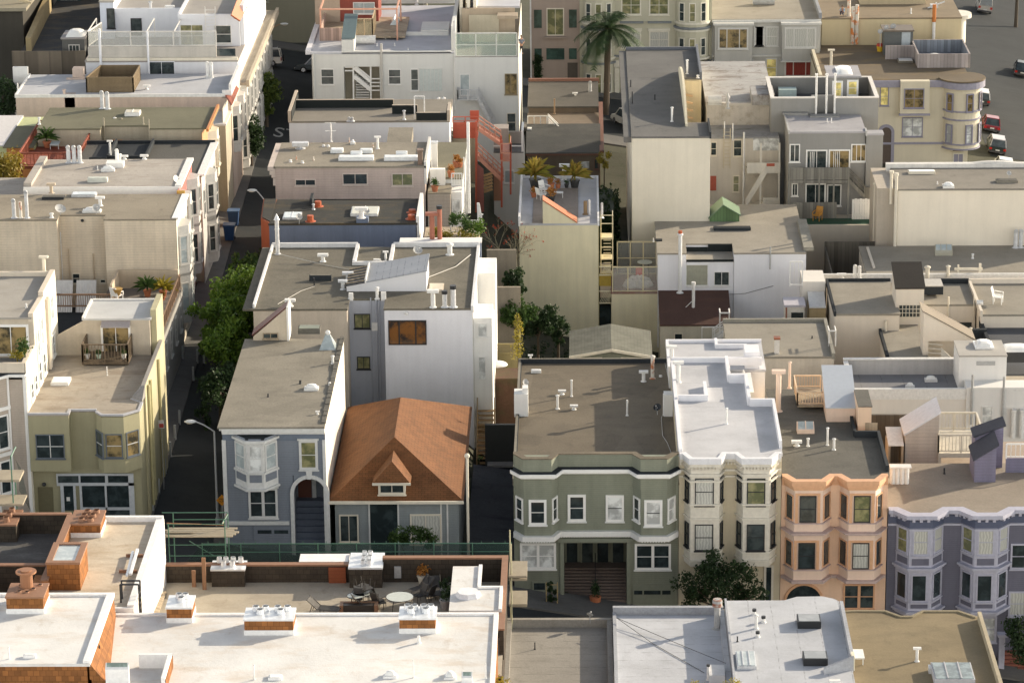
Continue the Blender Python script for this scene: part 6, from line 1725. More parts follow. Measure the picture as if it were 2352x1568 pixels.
M7.add('east_terrace',MB().box(x7b+.02,x7c,y7m-.4,322,rz_-.04,rz_),MATS["terrace_tiles"])
M7.add('lit_side',MB().box(x7c+.002,x7c+.05,y7m-.4,322,-3,rz_+1.4),pt("",(.8,.78,.7)))  # paler warm copy of the wall colour, sunlight painted in
F7e=FY(y7m-.4)
for x0_,y0_,x1_,y1_,st,p_ in((568,580,678,712,'sash',gmid),(1135,582,1240,710,'sash',gmid),(1322,580,1388,762,(1,2),gmid)):M7.win(F7,x0_,y0_,x1_,y1_,st,trimw,p_,.06)
M7.win(F7,1392,575,1590,770,(6,1),w7,pn("",(.55,.6,.58)),.06,sill=False);M7.win(F7,1430,885,1540,918,(2,1),trimw,gdark,.05)
M7.win(F7e,1735,622,1818,802,'fixed',trimw,gsky,.06);M7.win(F7e,2112,620,2215,795,(2,1),pn("",(.3,.24,.15)),gwarm,.06);M7.win(F7e,2130,950,2206,1105,'sash',cream,gmid,.06)
M7.drop(F7,1075,365,835,20,pn("",(.5,.48,.44)));M7.drop(F7,1690,170,920,26,pipew);M7.drop(F7,505,450,835,18,w7)
m=MB();S_=lambda x,y,k=.25:V3((F7.hit(x,y).x,y7m+k,F7.hit(x,y).z))
m.beam(S_(845,575),S_(985,690),.2,.3);m.beam(S_(860,562),S_(985,662),.12,.12);m.beam(S_(845,650),S_(985,760),.12,.35)
for i in range(9):q=S_(850+i*15,640+i*12,.7);m.box(q.x-.2,q.x+.2,y7m+.3,y7m+1.2,q.z-.04,q.z+.04)
for x in(838,984):a,b=S_(x,562),S_(x,840);m.beam(b-V3((0,0,2)),a,.14)
for y in(600,570):m.beam(S_(765,y),S_(835,y),.12)
for y in(668,700,730,765):m.beam(S_(990,y),S_(1060,y),.1)
for i in range(7):q=S_(855,700+i*22,1);m.box(q.x,q.x+1.3,y7m+.6,y7m+1.4,q.z-.06,q.z)
M7.add('stair',m,trimw)
M7.add('stair_back_wall',MB().box(s0,s1,y7m+1.55,y7m+1.59,sz0,sz1),pt("",(.34,.31,.24)))
rw=pt("",(.28,.075,.055));pkw=pt("",(.5,.36,.3),'vertical',step=.25)
yp=y7m+4.5
a,b=PZ(568,345,z7m),PZ(740,345,z7m)
hf=PY(600,238,a.y).z-z7m
M7.add('deck_fence',MB().box(a.x,b.x,a.y,a.y+.12,z7m,z7m+hf).box(a.x-.12,a.x,a.y,a.y+9,z7m,z7m+hf),pkw)
M7.add('deck',MB().box(a.x,b.x+6,a.y+.2,a.y+9,z7m+.2,z7m+.35),woodl)
pw0,pw1=PY(728,60,a.y+7).x,PY(1050,60,a.y+7).x
pen7=M7.add('penthouse',MB().box(pw0,pw1,a.y+7,a.y+12,z7m,z7m+4.2),rw)
M7.win(FY(a.y+7),838,20,1020,118,(2,1),pipew,gsky,.08)
M7.add('trellis_wall',MB().box(pw0-2.4,pw0,a.y+6.9,a.y+7,z7m,z7m+2.6),pt("",(.45,.36,.28)))
pg=pn("",(.6,.32,.22));m=MB();zt=z7m+3.
for x in(a.x,a.x+7.2):
 for y in(a.y+.1,a.y+7):m.beam((x,y,z7m),(x,y,zt),.14)
m.beam((a.x,a.y+.1,zt),(a.x+7.2,a.y+.1,zt),.14);m.beam((a.x,a.y+6.9,zt),(a.x+7.2,a.y+6.9,zt),.16);m.beam((a.x,a.y,zt),(a.x,a.y+7,zt),.14);m.beam((a.x+7.2,a.y,zt),(a.x+7.2,a.y+7,zt),.14)
for i in range(9):m.beam((a.x+.2+i*.28,a.y+6,zt+.15),(a.x+.2+i*.28,a.y+7.2,zt+.15),.07)
M7.add('pergola',m,pg)
a,b=PZ(742,335,z7m+.9),PZ(852,335,z7m+.9);m=MB();zt=PY(800,318,y7m+.2).z
m.hexa([(PY(742,320,y7m+.3).x,y7m+.1,zt-.1),(PY(855,320,y7m+.3).x,y7m+.1,zt-.1),(PY(855,320,y7m+.3).x,y7m+5,zt+1.1),(PY(742,320,y7m+.3).x,y7m+5,zt+1.1),(PY(742,320,y7m+.3).x,y7m+.1,zt),(PY(855,320,y7m+.3).x,y7m+.1,zt),(PY(855,320,y7m+.3).x,y7m+5,zt+1.25),(PY(742,320,y7m+.3).x,y7m+5,zt+1.25)]);M7.add('sloped_hatch',m,pn("",(.12,.17,.18)))
a,b=PZ(868,362,z7m),PZ(1003,362,z7m);h_=2.3
M7.rail([(a.x,a.y,z7m),(b.x,a.y,z7m),(b.x,a.y+5,z7m)],h_,pn("",(.55,.42,.26)),1.,bars=False,name='glass_screen')
M7.add('glass_panel',MB().box(a.x,b.x,a.y-.015,a.y+.015,z7m+.3,z7m+h_),see("",(.35,.3,.18),.45))
M7.add('vent_drum',MB().cyl((a.x,a.y-.6,z7m+.45),(b.x+.3,a.y-.6,z7m+.45),.4,n=14),pipew)
a,b=PZ(1125,245,z7m),PZ(1240,245,z7m);m=MB();cx_,t_=(a.x+b.x)/2,PY(1185,165,a.y).z
m.add([(a.x,a.y,z7m),(b.x,a.y,z7m),(b.x,a.y+2.6,z7m),(a.x,a.y+2.6,z7m),(cx_,a.y+.2,t_),(cx_,a.y+2.4,t_)],[(0,1,4),(1,2,5,4),(2,3,5),(3,0,4,5)]);M7.add('skylight',m,gsky)
m=MB();a=PZ(1080,262,z7m);b=PZ(1640,300,z7m);m.box(a.x,b.x,b.y,b.y+.2,z7m,z7m+.35);m.box(PZ(1420,235,z7m).x,b.x,b.y+.21,b.y+4,z7m,z7m+.5);M7.add('roof_curb',m,w7)
M7.add('party_wall',MB().box(x7b-.3,x7b+.05,y7m+.5,326,z7m,z7m+2.3),w7)
a=PZ(1370,40,z7m);M7.pipe(1372,40,5,z7m,20);M7.add('back_curb',MB().box(a.x-7,a.x+6,a.y+.5,a.y+.8,z7m,z7m+.6),w7)
for x,yb_,yt in((1040,390,362),(1188,388,365),(1300,430,405),(1108,330,312)):M7.pipe(x,yb_,yt,z7m,10,pipew,'none')
for x in(1556,1602):M7.pipe(x,940,818,z6m-1.5,22,pipew)
grail(M7,[(x7b+.1,y7m-.3,rz_),(x7c-.1,y7m-.3,rz_)],PY(1900,280,y7m-.3).z-rz_,pn("",(.66,.66,.62)),1.7,see("",(.45,.55,.48),.35),True)
M7.add('terrace_back_wall',MB().box(x7b+.5,x7c-.4,y7m+6,y7m+6.3,rz_,rz_+3.2),pt("tan_screen",(.42,.34,.25)))
M7.add('terrace_doors',MB().box(x7b+1.2,x7b+4,y7m+5.9,y7m+5.99,rz_,rz_+2.6),pt("",(.55,.49,.37)))
a=PY(2050,130,y7m+4);M7.add('canopy',MB().box(a.x,x7c-.1,y7m+4,y7m+5.6,rz_+2.6,rz_+2.9),pt("tan_screen",(.42,.34,.25)))
M7.add('upper_roof',MB().box(x7b+1,x7c+.03,y7m+8,y7m+17,rz_+2.8,rz_+3.),w7r)
M7.add('black_parapet',MB().box(x7b+1.5,x7c,y7m+17,y7m+17.3,rz_+3.,rz_+4.3),tar)
m=MB()
for xx in(x7b+.3,x7b+1.,x7b+1.6):m.box(xx,xx+.3,y7m+6.4,y7m+16,rz_,rz_+4.3)
M7.add('party_fins',m,cream)
m=MB();a,b=F7e.hit(1720,815),F7e.hit(1890,815);m.box(a.x,b.x,y7m-1.4,y7m-.41,a.z-.12,a.z);M7.add('landing',m,galv)
M7.rail([(a.x,y7m-.45,a.z),(a.x,y7m-1.35,a.z),(b.x,y7m-1.35,a.z)],.9,galv,name='landing_railing')
e=F7e.hit(2040,1095);M7.flight((e.x,y7m-.9,e.z),(b.x,y7m-.9,a.z),.8,(0,1,0),galv,16,name='fire_stair')
# gardens and rear houses behind the green house
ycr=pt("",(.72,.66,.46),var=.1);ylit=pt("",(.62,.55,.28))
tile(3,2)
Yn1=262.45
nx0,nx1=PY(105,500,Yn1).x,PY(772,490,Yn1).x;nz=PY(400,488,Yn1).z;nyb=PZ(480,108,nz).y
N1=House('yellow_house',"tall plain yellow house whose white roof terrace holds palms and deck chairs",(-1.6,270,zg(-1)))
rf1=rfg("",(.68,.68,.7),(.5,.49,.48),.4,grain=.06)
N1.block(nx0,nx1,Yn1,nyb,-4,nz,ycr,rf1,{'N':.2,'W':.55,'E':.25},.16,pmat=pt("",(.74,.74,.74)))
a,b=PZ(215,488,nz),PZ(600,195,nz)
N1.add('deck',MB().box(a.x,b.x,Yn1+.1,b.y,nz+.004,nz+.05),rfg("",(.42,.36,.31),(.33,.28,.24),.5,seam=.4,seam_ax=1,grain=.1))
h0=FY(Yn1);wl_,wr_=h0.hit(303,400).x,h0.hit(590,480).x;wz_=PY(305,298,Yn1).z
sh=N1.add('stair_head',MB().hexa([(wl_,Yn1-.01,nz-.3),(wr_,Yn1-.01,nz-.3),(wr_,Yn1+1.3,nz-.3),(wl_,Yn1+1.3,nz-.3),(wl_,Yn1-.01,wz_),(wr_,Yn1-.01,nz+.02),(wr_,Yn1+1.3,nz+.02),(wl_,Yn1+1.3,wz_)]),ycr)
N1.add('brick_slope',MB().hexa([(wl_,Yn1-.06,wz_),(wr_,Yn1-.06,nz+.02),(wr_,Yn1+1.4,nz+.02),(wl_,Yn1+1.4,wz_),(wl_,Yn1-.06,wz_+.12),(wr_,Yn1-.06,nz+.14),(wr_,Yn1+1.4,nz+.14),(wl_,Yn1+1.4,wz_+.12)]),pn("",(.42,.15,.07)),sh)
N1.add('lit_side',MB().box(nx1-.02,nx1+.03,Yn1,nyb,-4,nz-.1),ylit)  # thin skin in a golden tint, sunlight put into the colour
N1.pipe(662,412,300,nz,34,pn("",(.25,.17,.09)),'none',name='flue');N1.pipe(695,412,292,nz,18,pipew,'goose',name='flue');N1.pipe(800,440,318,nz,20,galv,'goose',name='flue');N1.pipe(485,120,-10,nz,34,pipew,'T',name='flue')
yl=pn("",(.66,.58,.38))
fx=nx1+.15
m=MB()
for zz in(nz-2.6,nz-1.2,nz+.6):m.box(fx,fx+1.05,Yn1+.6,Yn1+2.,zz-2.05,zz-1.98)
for dx in(.05,1.):
 for dy in(.6,1.95):m.beam((fx+dx,Yn1+dy,nz-4.8),(fx+dx,Yn1+dy,nz+.5),.07)
for zz in(nz+.5,nz-.2,nz-1.5,nz-2.2,nz-3.7):m.beam((fx,Yn1+.6,zz),(fx+1.05,Yn1+.6,zz),.06);m.beam((fx+1.,Yn1+.6,zz),(fx+1.,Yn1+2,zz),.06)
for i in range(12):zz=nz-4.6+i*.27;m.beam((fx+.25,Yn1+.7,zz),(fx+.85,Yn1+.7,zz),.05)
N1.add('fire_escape',m,yl)
tile(3,2)
Ya=261.9;FA_=FY(Ya)
ax0,ax1=FA_.hit(880,1200).x,FA_.hit(1278,1100).x;az=FA_.hit(1080,1062).z
A1=House('annex',"low yellow annex with a glass walled terrace full of toys beside the yellow house",((ax0+ax1)/2,265,zg(4)))
A1.block(ax0,ax1,Ya,268.5,-4,az,ycr,rfg("",(.42,.25,.2),(.5,.45,.4),.6),None)
tg=see("",(.6,.6,.55),.25)
hr=FA_.hit(1080,855).z-az
grail(A1,[(ax0+.1,Ya+.05,az),(ax1-.05,Ya+.05,az)],hr,yl,1.3,tg);grail(A1,[(ax1-.05,Ya+.1,az),(ax1-.05,268,az)],hr,yl,2.2,tg)
zz=az+1.
b0=PY(930,840,267).x
bh=PY(1100,642,267).z
A1.add('cream_ramp',MB().box(ax0-.9,ax0-.02,Ya+1,268,az-.8,az+.7),pt("cream_ramp",(.55,.46,.36)))
grail(A1,[(b0,267,az),(ax1-.1,267,az)],bh-az,yl,1.25,see("",(.3,.32,.33),.35),True)
gm_=MB();gx=(nx1+.05,ax0-.02)
A1.add('opening_shade',MB().box(gx[0],gx[1],Ya+1.2,Ya+1.3,-4,0),gdark)  # dark panel standing in for the shade of the opening
m=MB()
for z0_,z1_ in((FA_.hit(830,1165).z,FA_.hit(830,1065).z),(FA_.hit(830,930).z,FA_.hit(830,860).z)):
 m.beam((gx[0],Ya+.3,z0_),(gx[1],Ya+.3,z0_),.08);m.beam((gx[0],Ya+.3,z1_),(gx[1],Ya+.3,z1_),.08)
 for i in range(7):x0_=gx[0]+(gx[1]-gx[0])*i/7;m.beam((x0_,Ya+.3,z0_),(min(x0_+.5,gx[1]),Ya+.3,z1_),.035)
A1.add('lattice',m,ycr)
A1.add('yellow_panel',MB().box(gx[0],gx[1],Ya+.9,Ya+1.,FA_.hit(830,1040).z,FA_.hit(830,935).z),pn("",(.42,.3,.05)))
tile(3,3)
ez_=3.
e0,e1=PZ(525,215,ez_),PZ(1225,215,ez_);yf6=(e0.y+e1.y)/2;yb6=246.6
rz6=PY(880,155,yf6).z;xm6=PY(880,155,yf6).x
N6=House('cottage',"small grey green gabled cottage with a shingle roof in the garden behind the green house",(2.4,243,zg(2)))
slate=shg("grey_shingle",(.19,.19,.155),(.16,.16,.13),.5,.25,flat=True)
V=[(e0.x,yf6,ez_),(xm6,yf6,rz6),(e1.x,yf6,ez_),(e0.x,yb6,ez_),(xm6,yb6,rz6),(e1.x,yb6,ez_)]
Vd=[(v[0],v[1],v[2]-.12)for v in V]
N6.add('roof',MB().add(V+Vd,[(0,1,4,3),(1,2,5,4),(6,7,1,0),(7,8,2,1),(9,10,7,6),(10,11,8,7),(0,3,9,6),(2,8,11,5)]),slate)
yw=yf6+.35;x0_,x1_=e0.x+.35,e1.x-.35
N6.add('wall',MB().add([(x0_,yw,-3),(x1_,yw,-3),(x1_,yw,ez_-.05),(xm6,yw,rz6-.15),(x0_,yw,ez_-.05)],[(0,1,2,3,4)]).box(x0_,x1_,yw+.01,yb6-.4,-3,ez_-.1),pt("",(.22,.23,.18)))
F6=FY(yw)
N6.win(F6,595,222,803,285,(3,1),cream,gmid,.1);N6.win(F6,958,222,1172,285,(3,1),cream,gmid,.1);N6.win(F6,822,232,940,300,(2,1),cream,gmid,.1)
m=MB();
for q0,q1 in((V[0],V[1]),(V[1],V[2])):m.beam(V3(q0)+V3((0,-.04,-.08)),V3(q1)+V3((0,-.04,-.08)),.08,.2)
N6.add('barge_board',m,cream)
tile(3,2)
Y13=261.2;z13=5.
a13=PZ(1270,735,z13).x;s0,s1=PZ(1508,740,z13).x,PZ(1912,740,z13).x
N13=House('low_house',"low white walled house with a pale tan roof below the tall blank wall",(12,266,zg(12)))
tile(4,2);e13=PZ(410,730,z13).x;r13=PZ(330,490,z13).x
wv=pt("",(.76,.76,.79),var=.06);tr13=rfg("",(.46,.42,.35),(.36,.33,.28),.4,grain=.12)
N13.add('wall',MB().box(a13,s0,Y13,271,-3,z13-.05).box(s0-.01,s1+.01,Y13+2.8,271,-3,z13-.052).box(s1,e13,Y13,271,-3,z13-.05),wv)
N13.add('roof',MB().box(a13-.05,s0+.05,Y13-.06,276,z13-.13,z13).box(s0+.051,s1-.051,Y13+2.75,276,z13-.13,z13-.002).box(s1-.05,e13,Y13-.06,276,z13-.13,z13).box(e13+.001,r13+.35,Y13+4.5,276,z13-.13,z13-.001),tr13)
m=MB();a=PZ(335,480,z13);b=PZ(400,718,z13);m.hexa([(b.x-.1,b.y,z13),(b.x+.7,b.y,z13),(a.x+.75,a.y,z13),(a.x,a.y,z13),(b.x-.1,b.y,z13+.3),(b.x+.7,b.y,z13+.3),(a.x+.75,a.y,z13+.3),(a.x,a.y,z13+.3)]);N13.add('parapet',m,rfg("old_parapet",(.42,.4,.34),(.3,.28,.24),.5))
tile(3,2)
F13=FY(Y13);zq=F13.hit(1700,800).z
N13.add('bay_block',MB().box(s0+.02,s1-.02,Y13+.15,Y13+2.78,-3,zq-.06),wv)
N13.add('bay_roof',MB().box(s0+.02,s1-.02,Y13+.1,Y13+2.78,zq-.05,zq),tr13)
F13b=FY(Y13+.15)
xc=F13b.hit(1700,800).x
m=MB();yy=Y13+2.6;zt1,zt2=PY(1600,690,yy).z,PY(1800,665,yy).z;m.box(s0+.03,PY(1690,700,yy).x,yy,yy+.15,zq,zt1);m.box(PY(1690,700,yy).x+.01,s1-.03,yy+.02,yy+.17,zq,zt2);m.box(s0+.02,s1-.02,Y13+.02,Y13+.14,zq-.12,zq+.06);N13.add('black_parapet',m,MATS["black_lining"])
N13.win(F13b,1505,832,1692,1010,'fixed',pipew,pn("",(.33,.33,.26)),.06);N13.win(F13b,1742,892,1870,1008,(2,1),pipew,gmid,.05)
N13.pipe(1455,1068,568,1.8,34,pn("",(.74,.74,.72)),'mush',name='flue');m=MB();q=PZ(1455,1068,1.8);zt=PY(1455,575,q.y).z;m.cyl((q.x,q.y,zt),(q.x,q.y,zt+.25),.16);N13.add('flue_cap',m,pn("red_pot",(.4,.1,.05)))
N13.drop(F13,2215,680,870,12,pipeg);N13.pipe(1232,640,612,z13,10,pipew,'none')
m=MB();q=PZ(1275,632,z13);m.box(q.x-.3,q.x+.3,q.y-.2,q.y+.2,z13,z13+.12);N13.add('roof_drain',m,blackm)
N13.add('cable',MB().path([F13.hit(1780,1085)+V3((0,-.05,0)),F13.hit(2000,1075)+V3((0,-.06,0)),F13.hit(2240,1010)+V3((0,-.05,0))],.02,5),cb)
N14=House('lean_to_house',"low house with a sloping brown felt roof in front of the white wall",(8.8,258,zg(9)))
bk_=F13.hit(1500,1048);f0,f1=PZ(1285,1335,.7),PZ(1785,1345,.7);fy=(f0.y+f1.y)/2
rx=PZ(1885,1290,.9).x
brf=rfg("",(.13,.075,.06),(.19,.1,.07),.5,grain=.14)
N14.add('roof',MB().hexa([(f0.x,fy,.6),(rx,fy,.6),(rx,Y13-.05,bk_.z-.1),(f0.x,Y13-.05,bk_.z-.1),(f0.x,fy,.72),(rx,fy,.72),(rx,Y13-.05,bk_.z),(f0.x,Y13-.05,bk_.z)]),brf)
N14.add('wall',MB().box(f0.x+.05,rx-.05,fy+.1,fy+.4,-4,.61).box(f0.x+.05,rx-.05,fy+.41,Y13-.4,-4,.55),pt("",(.56,.52,.42)))
tile(3,3);N14.win(FY(fy+.1),1408,20,1478,85,'fixed',cream,gdark,.05)
tile(3,2)
q=PZ(1568,1200,1.2);m=MB();t_=PY(1570,990,q.y).z;m.cyl((q.x,q.y,1),(q.x,q.y,t_),.13,n=10);m.cyl((q.x,q.y,t_-.1),(q.x,q.y,t_+.1),.18,n=10);m.cyl((q.x-.9,q.y,1.),(q.x,q.y,t_-1.4),.03,n=6);N14.add('flue',m,pipew)
tile(3,1)
Y2=270.75;z2n=12.3
n0,n1=PY(1055,1150,Y2).x,PY(1712,1150,Y2).x
N2=House('tall_house',"tall narrow house with a blank beige wall towards us and a long dark grey roof",(7.5,285,zg(7)))
bw_=pt("",(.70,.65,.54),var=.07);dr=rfg("",(.21,.205,.195),(.16,.16,.155),.5,grain=.12)
yA,yB,yC=PZ(1600,1030,z2n).y,PZ(1560,655,z2n).y,PZ(1200,418,z2n).y
xw=PZ(1490,900,z2n).x
N2.block(n0,n1,Y2,yA,-3,z2n,bw_,dr,{'E':.35},.15,pmat=tar)
N2.block(n0,xw,yA+.15,yB,-3,z2n-.001,bw_,dr,None)
N2.block(n0,n1,yB+.15,yC,-3,z2n-.002,bw_,dr,{'E':.5,'N':.25},.2,pmat=pn("",(.12,.13,.15)))
N2.add('side_ledge',MB().box(n0-.7,n0-.07,Y2+.3,yC,z2n-.6,z2n-.1),dr)
m=MB();m.box(xw-.1,xw+.08,yA-1.4,yB+2.4,z2n-.3,z2n+.1)
n=14
for i in range(n):
 y0_,y1_=yA-1.4+(yB+3.8-yA)*i/n,yA-1.4+(yB+3.8-yA)*(i+1)/n
 h=lambda t:.15+1.7*max(.0,math.sin(math.pi*min(1,max(0,t))))**.8
 m.hexa([(xw-.1,y0_,z2n+.1),(xw+.08,y0_,z2n+.1),(xw+.08,y1_,z2n+.1),(xw-.1,y1_,z2n+.1),(xw-.1,y0_,z2n+.1+h(i/n)),(xw+.08,y0_,z2n+.1+h(i/n)),(xw+.08,y1_,z2n+.1+h((i+1)/n)),(xw-.1,y1_,z2n+.1+h((i+1)/n))])
N2.add('fin_wall',m,pt("",(.7,.64,.48)))
N2.add('well_wall',MB().box(xw+.02,n1,yB-.3,yB+.14,-3,z2n-.2),pt("",(.72,.6,.38)))
m=MB()
for i in range(5):zz=z2n-1.3-i*.55;m.beam((xw+.1,yB-.5-i*.5,zz),(xw+1.1,yB-.5-i*.5,zz-.25),.12,.16)
N2.add('well_stair',m,pn("",(.6,.4,.22)))
for x,yb_,yt in((1388,1022,898),(1515,622,500),(1605,655,628)):N2.pipe(x,yb_,yt,z2n,18,pipew)
for x,yb_,yt in((1245,838,795),(1055,870,770),(1042,730,672)):N2.pipe(x,yb_,yt,z2n,10,blackm,'none')
Y3=285.;n3z=10.5;l3z=8.67
m0,m1=PY(1715,1150,Y3).x,PY(2238,1150,Y3).x+.45
wn3=pt("",(.60,.55,.47),var=.1);mot=rfg("",(.56,.55,.53),(.22,.16,.12),.85,grain=.15)
N3=House('mottled_house',"house with a blotchy white and brown roof and white rear stairs in front",(14.3,296,zg(14)))
y3f=289.3;y3k=306.5
N3.block(m0,m1,Y3,y3f-.05,-4,l3z,wn3,rfg("",(.42,.42,.42),(.2,.19,.17),.8,grain=.15),None)
N3.block(m0-.2,m1-.1,y3f,y3k,-4,n3z,pt("",(.5,.46,.4),c2=(.3,.26,.2)),mot,{'S':.15},.5)
N3.pipe(1855,910,775,n3z,26,pipeg,'cone')
a,b=PZ(1672,890,n3z),PZ(1815,890,n3z);N3.add('vent_drum',MB().cyl((a.x+.2,a.y+.5,n3z+.35),(b.x-.1,a.y+.5,n3z+.35),.42,n=14).box(a.x+.2,b.x-.1,a.y+.2,a.y+.8,n3z,n3z+.3),pn("",(.58,.57,.54)))
q=PZ(2060,890,n3z);N3.add('roof_hut',MB().box(q.x,m1-.12,q.y+.2,q.y+4,n3z,n3z+.9),mot)
F3_=FY(Y3)
N3.win(F3_,1712,1192,1765,1308,'sash',cream,gmid,.07);N3.win(F3_,1902,1172,1978,1315,'sash',cream,gmid,.08);N3.panel('red_panel',F3_,1708,1478,1760,1600,pn("red_panel2",(.42,.1,.06)))
tile(3,2);N3.win(F3_,1898,85,1955,225,'sash',cream,gold,.08)
tile(3,1)
a,b=F3_.hit(1848,1410),F3_.hit(1848,1170);N3.ladder((a.x,Y3-.2,a.z),(a.x,Y3-.2,b.z+1),.55,pn("",(.55,.48,.33)))
N3.drop(F3_,1900,1035,1180,12,pipew);N3.drop(F3_,1830,1020,1165,10,pipew)
q=F3_.hit(1992,1100);q2=F3_.hit(1985,1900);N3.add('flue',MB().cyl((q.x,Y3-.5,q2.z),(q.x,Y3-.5,q.z),.09,n=8),pipew)
sx0,sx1=F3_.hit(2010,1300).x,m1+.1
wp=pt("",(.68,.65,.58))
zs=[F3_.hit(2100,1400).z,F3_.hit(2100,1690).z,F3_.hit(2100,1870).z]
m=MB()
for z_ in zs:m.box(sx0,sx1,Y3-1.9,Y3-.02,z_-.12,z_)
for xx in(sx1-.1,sx1-1.7):m.box(xx-.08,xx+.08,Y3-1.95,Y3-1.8,-4,l3z-.1)
N3.add('rear_porch',m,wp)
m=MB()
for k,z_ in enumerate(zs):m.box(sx0+(1.4 if k else .0),sx1,Y3-1.98,Y3-1.91,z_,z_+.85)
for k in range(2):
 za,zb_=zs[k+1],zs[k];xa,xb=sx0-.1,sx1-1.2
 m.hexa([(xa,Y3-2.05,za-.15),(xb,Y3-2.05,zb_-.15),(xb,Y3-1.99,zb_-.15),(xa,Y3-1.99,za-.15),(xa,Y3-2.05,za+.75),(xb,Y3-2.05,zb_+.75),(xb,Y3-1.99,zb_+.75),(xa,Y3-1.99,za+.75)])
N3.add('stair',m,wp)
N3.add('red_planter',MB().box(sx1-1.2,sx1-.5,Y3-2.02,Y3-1.985,zs[0]+.55,zs[0]+.8),pn("red_panel2",(.42,.1,.06)))
m=MB();F3_.box(m,F3_.hit(2070,1200).x,sx1,F3_.hit(2100,1265).z,F3_.hit(2100,1160).z,-.01,.03);N3.add('porch_window',m,gblind)
tile(3,2)
Yg=270.6;Fg=FY(Yg);g0,g1,g2=Fg.hit(1705,450),Fg.hit(1820,335),Fg.hit(1955,420)
gb=4.9
SH=House('shed',"green shed with a pointed gable at the foot of the zigzag stairs",(g1.x,Yg+1,zg(12)),'shed')
gpl=pt("",(.12,.2,.09),'vertical',step=.25)
m=MB();pts=[(g0.x,gb),(g2.x,gb),(g2.x,g2.z),(g1.x,g1.z),(g0.x,g0.z)]
m.add([(x,Yg,z)for x,z in pts]+[(x,Yg+2.4,z)for x,z in pts],[(0,1,2,3,4),(9,8,7,6,5),(0,4,9,5),(1,6,7,2)]);SH.add('wall',m,gpl)
SH.add('roof',MB().hexa([(g0.x-.1,Yg-.15,g0.z),(g1.x,Yg-.15,g1.z),(g1.x,Yg+2.5,g1.z),(g0.x-.1,Yg+2.5,g0.z),(g0.x-.1,Yg-.15,g0.z+.08),(g1.x,Yg-.15,g1.z+.08),(g1.x,Yg+2.5,g1.z+.08),(g0.x-.1,Yg+2.5,g0.z+.08)]).hexa([(g1.x,Yg-.15,g1.z),(g2.x+.1,Yg-.15,g2.z),(g2.x+.1,Yg+2.5,g2.z),(g1.x,Yg+2.5,g1.z),(g1.x,Yg-.15,g1.z+.08),(g2.x+.1,Yg-.15,g2.z+.08),(g2.x+.1,Yg+2.5,g2.z+.08),(g1.x,Yg+2.5,g1.z+.08)]),pn("",(.13,.2,.12)))
m=MB();q0,q1=PZ(1740,548,z13),PZ(2050,545,z13);m.box(q0.x,q1.x,q0.y-.1,q0.y+.1,z13,z13+.25);m.box(q0.x,q1.x,q0.y+.101,q0.y+1.,z13,z13+.12);tag(m.build('roof_kerb',tar,None,(q0.x,q0.y,z13)),"black roof kerb in front of the green shed",'kerb')
tile(3,1)
N5=House('brown_house',"dark brown house with two sloping charcoal roofs and a red brown edge",(-1.5,305,zg(-1)))
br=pt("",(.17,.135,.1));ch=rfg("",(.10,.10,.095),(.14,.135,.12),.5,grain=.12);bt=pn("",(.2,.1,.07))
def slope_roof(s,xl,xr,yf,zf,yk,zk,mat,wallm,z0=-3,t=.15):
 s.add('roof',MB().hexa([(xl,yf,zf-t),(xr,yf,zf-t),(xr,yk,zk-t),(xl,yk,zk-t),(xl,yf,zf),(xr,yf,zf),(xr,yk,zk),(xl,yk,zk)]),mat)
 s.add('wall',MB().hexa([(xl+.1,yf+.1,z0),(xr-.1,yf+.1,z0),(xr-.1,yk-.1,z0),(xl+.1,yk-.1,z0),(xl+.1,yf+.1,zf-t-.02),(xr-.1,yf+.1,zf-t-.02),(xr-.1,yk-.1,zk-t-.02),(xl+.1,yk-.1,zk-t-.02)]),wallm)
a,b,c=PZ(160,1285,3.6),PZ(790,1290,3.6),PZ(480,1040,4.8)
slope_roof(N5,a.x,b.x,a.y,3.6,c.y,4.8,ch,br)
N5.add('trim',MB().beam((b.x+.1,a.y,3.65),(b.x+.1,c.y+8,4.85),.4,.25).box(a.x,b.x,a.y-.08,a.y+.02,3.35,3.5),bt)
a2,c2=PZ(480,895,4.9),PZ(480,682,5.5)
slope_roof(N5,a.x,b.x-.1,a2.y,4.9,c2.y,5.5,rfg("",(.15,.14,.125),(.11,.11,.1),.5,grain=.12),br)
N5.add('trim',MB().box(a.x,b.x,c2.y-.1,c2.y+.25,5.3,5.75),bt)
N5.add('link',MB().box(a.x,b.x,c.y+.1,a2.y-.05,-3,4.3),br)
N5.pipe(575,815,778,5.,18,pipew,'T');N5.pipe(700,770,690,5.2,30,pipeg,'goose');q=PZ(400,955,4.4);N5.pipe(402,955,830,4.4,12,pn("",(.3,.2,.12)),'none')
N5.rail([(a.x+.1,c.y+.6,4.4),(a.x+1.9,c.y+.6,4.4)],1.,pipew,.6,bars=False);N5.flight((a.x+3.2,c.y-.3,3.6),(a.x+2.,c.y+.6,4.6),.7,(0,1,0),pipew,6)
q=FY(a.y+.1)
N5.win(q,608,1350,698,1420,'fixed',br,gblind,.05);N5.win(q,735,1335,770,1420,'fixed',bt,gmid,.05)
N5.stack(180,205,1140,1080,4.,.5,pipew)
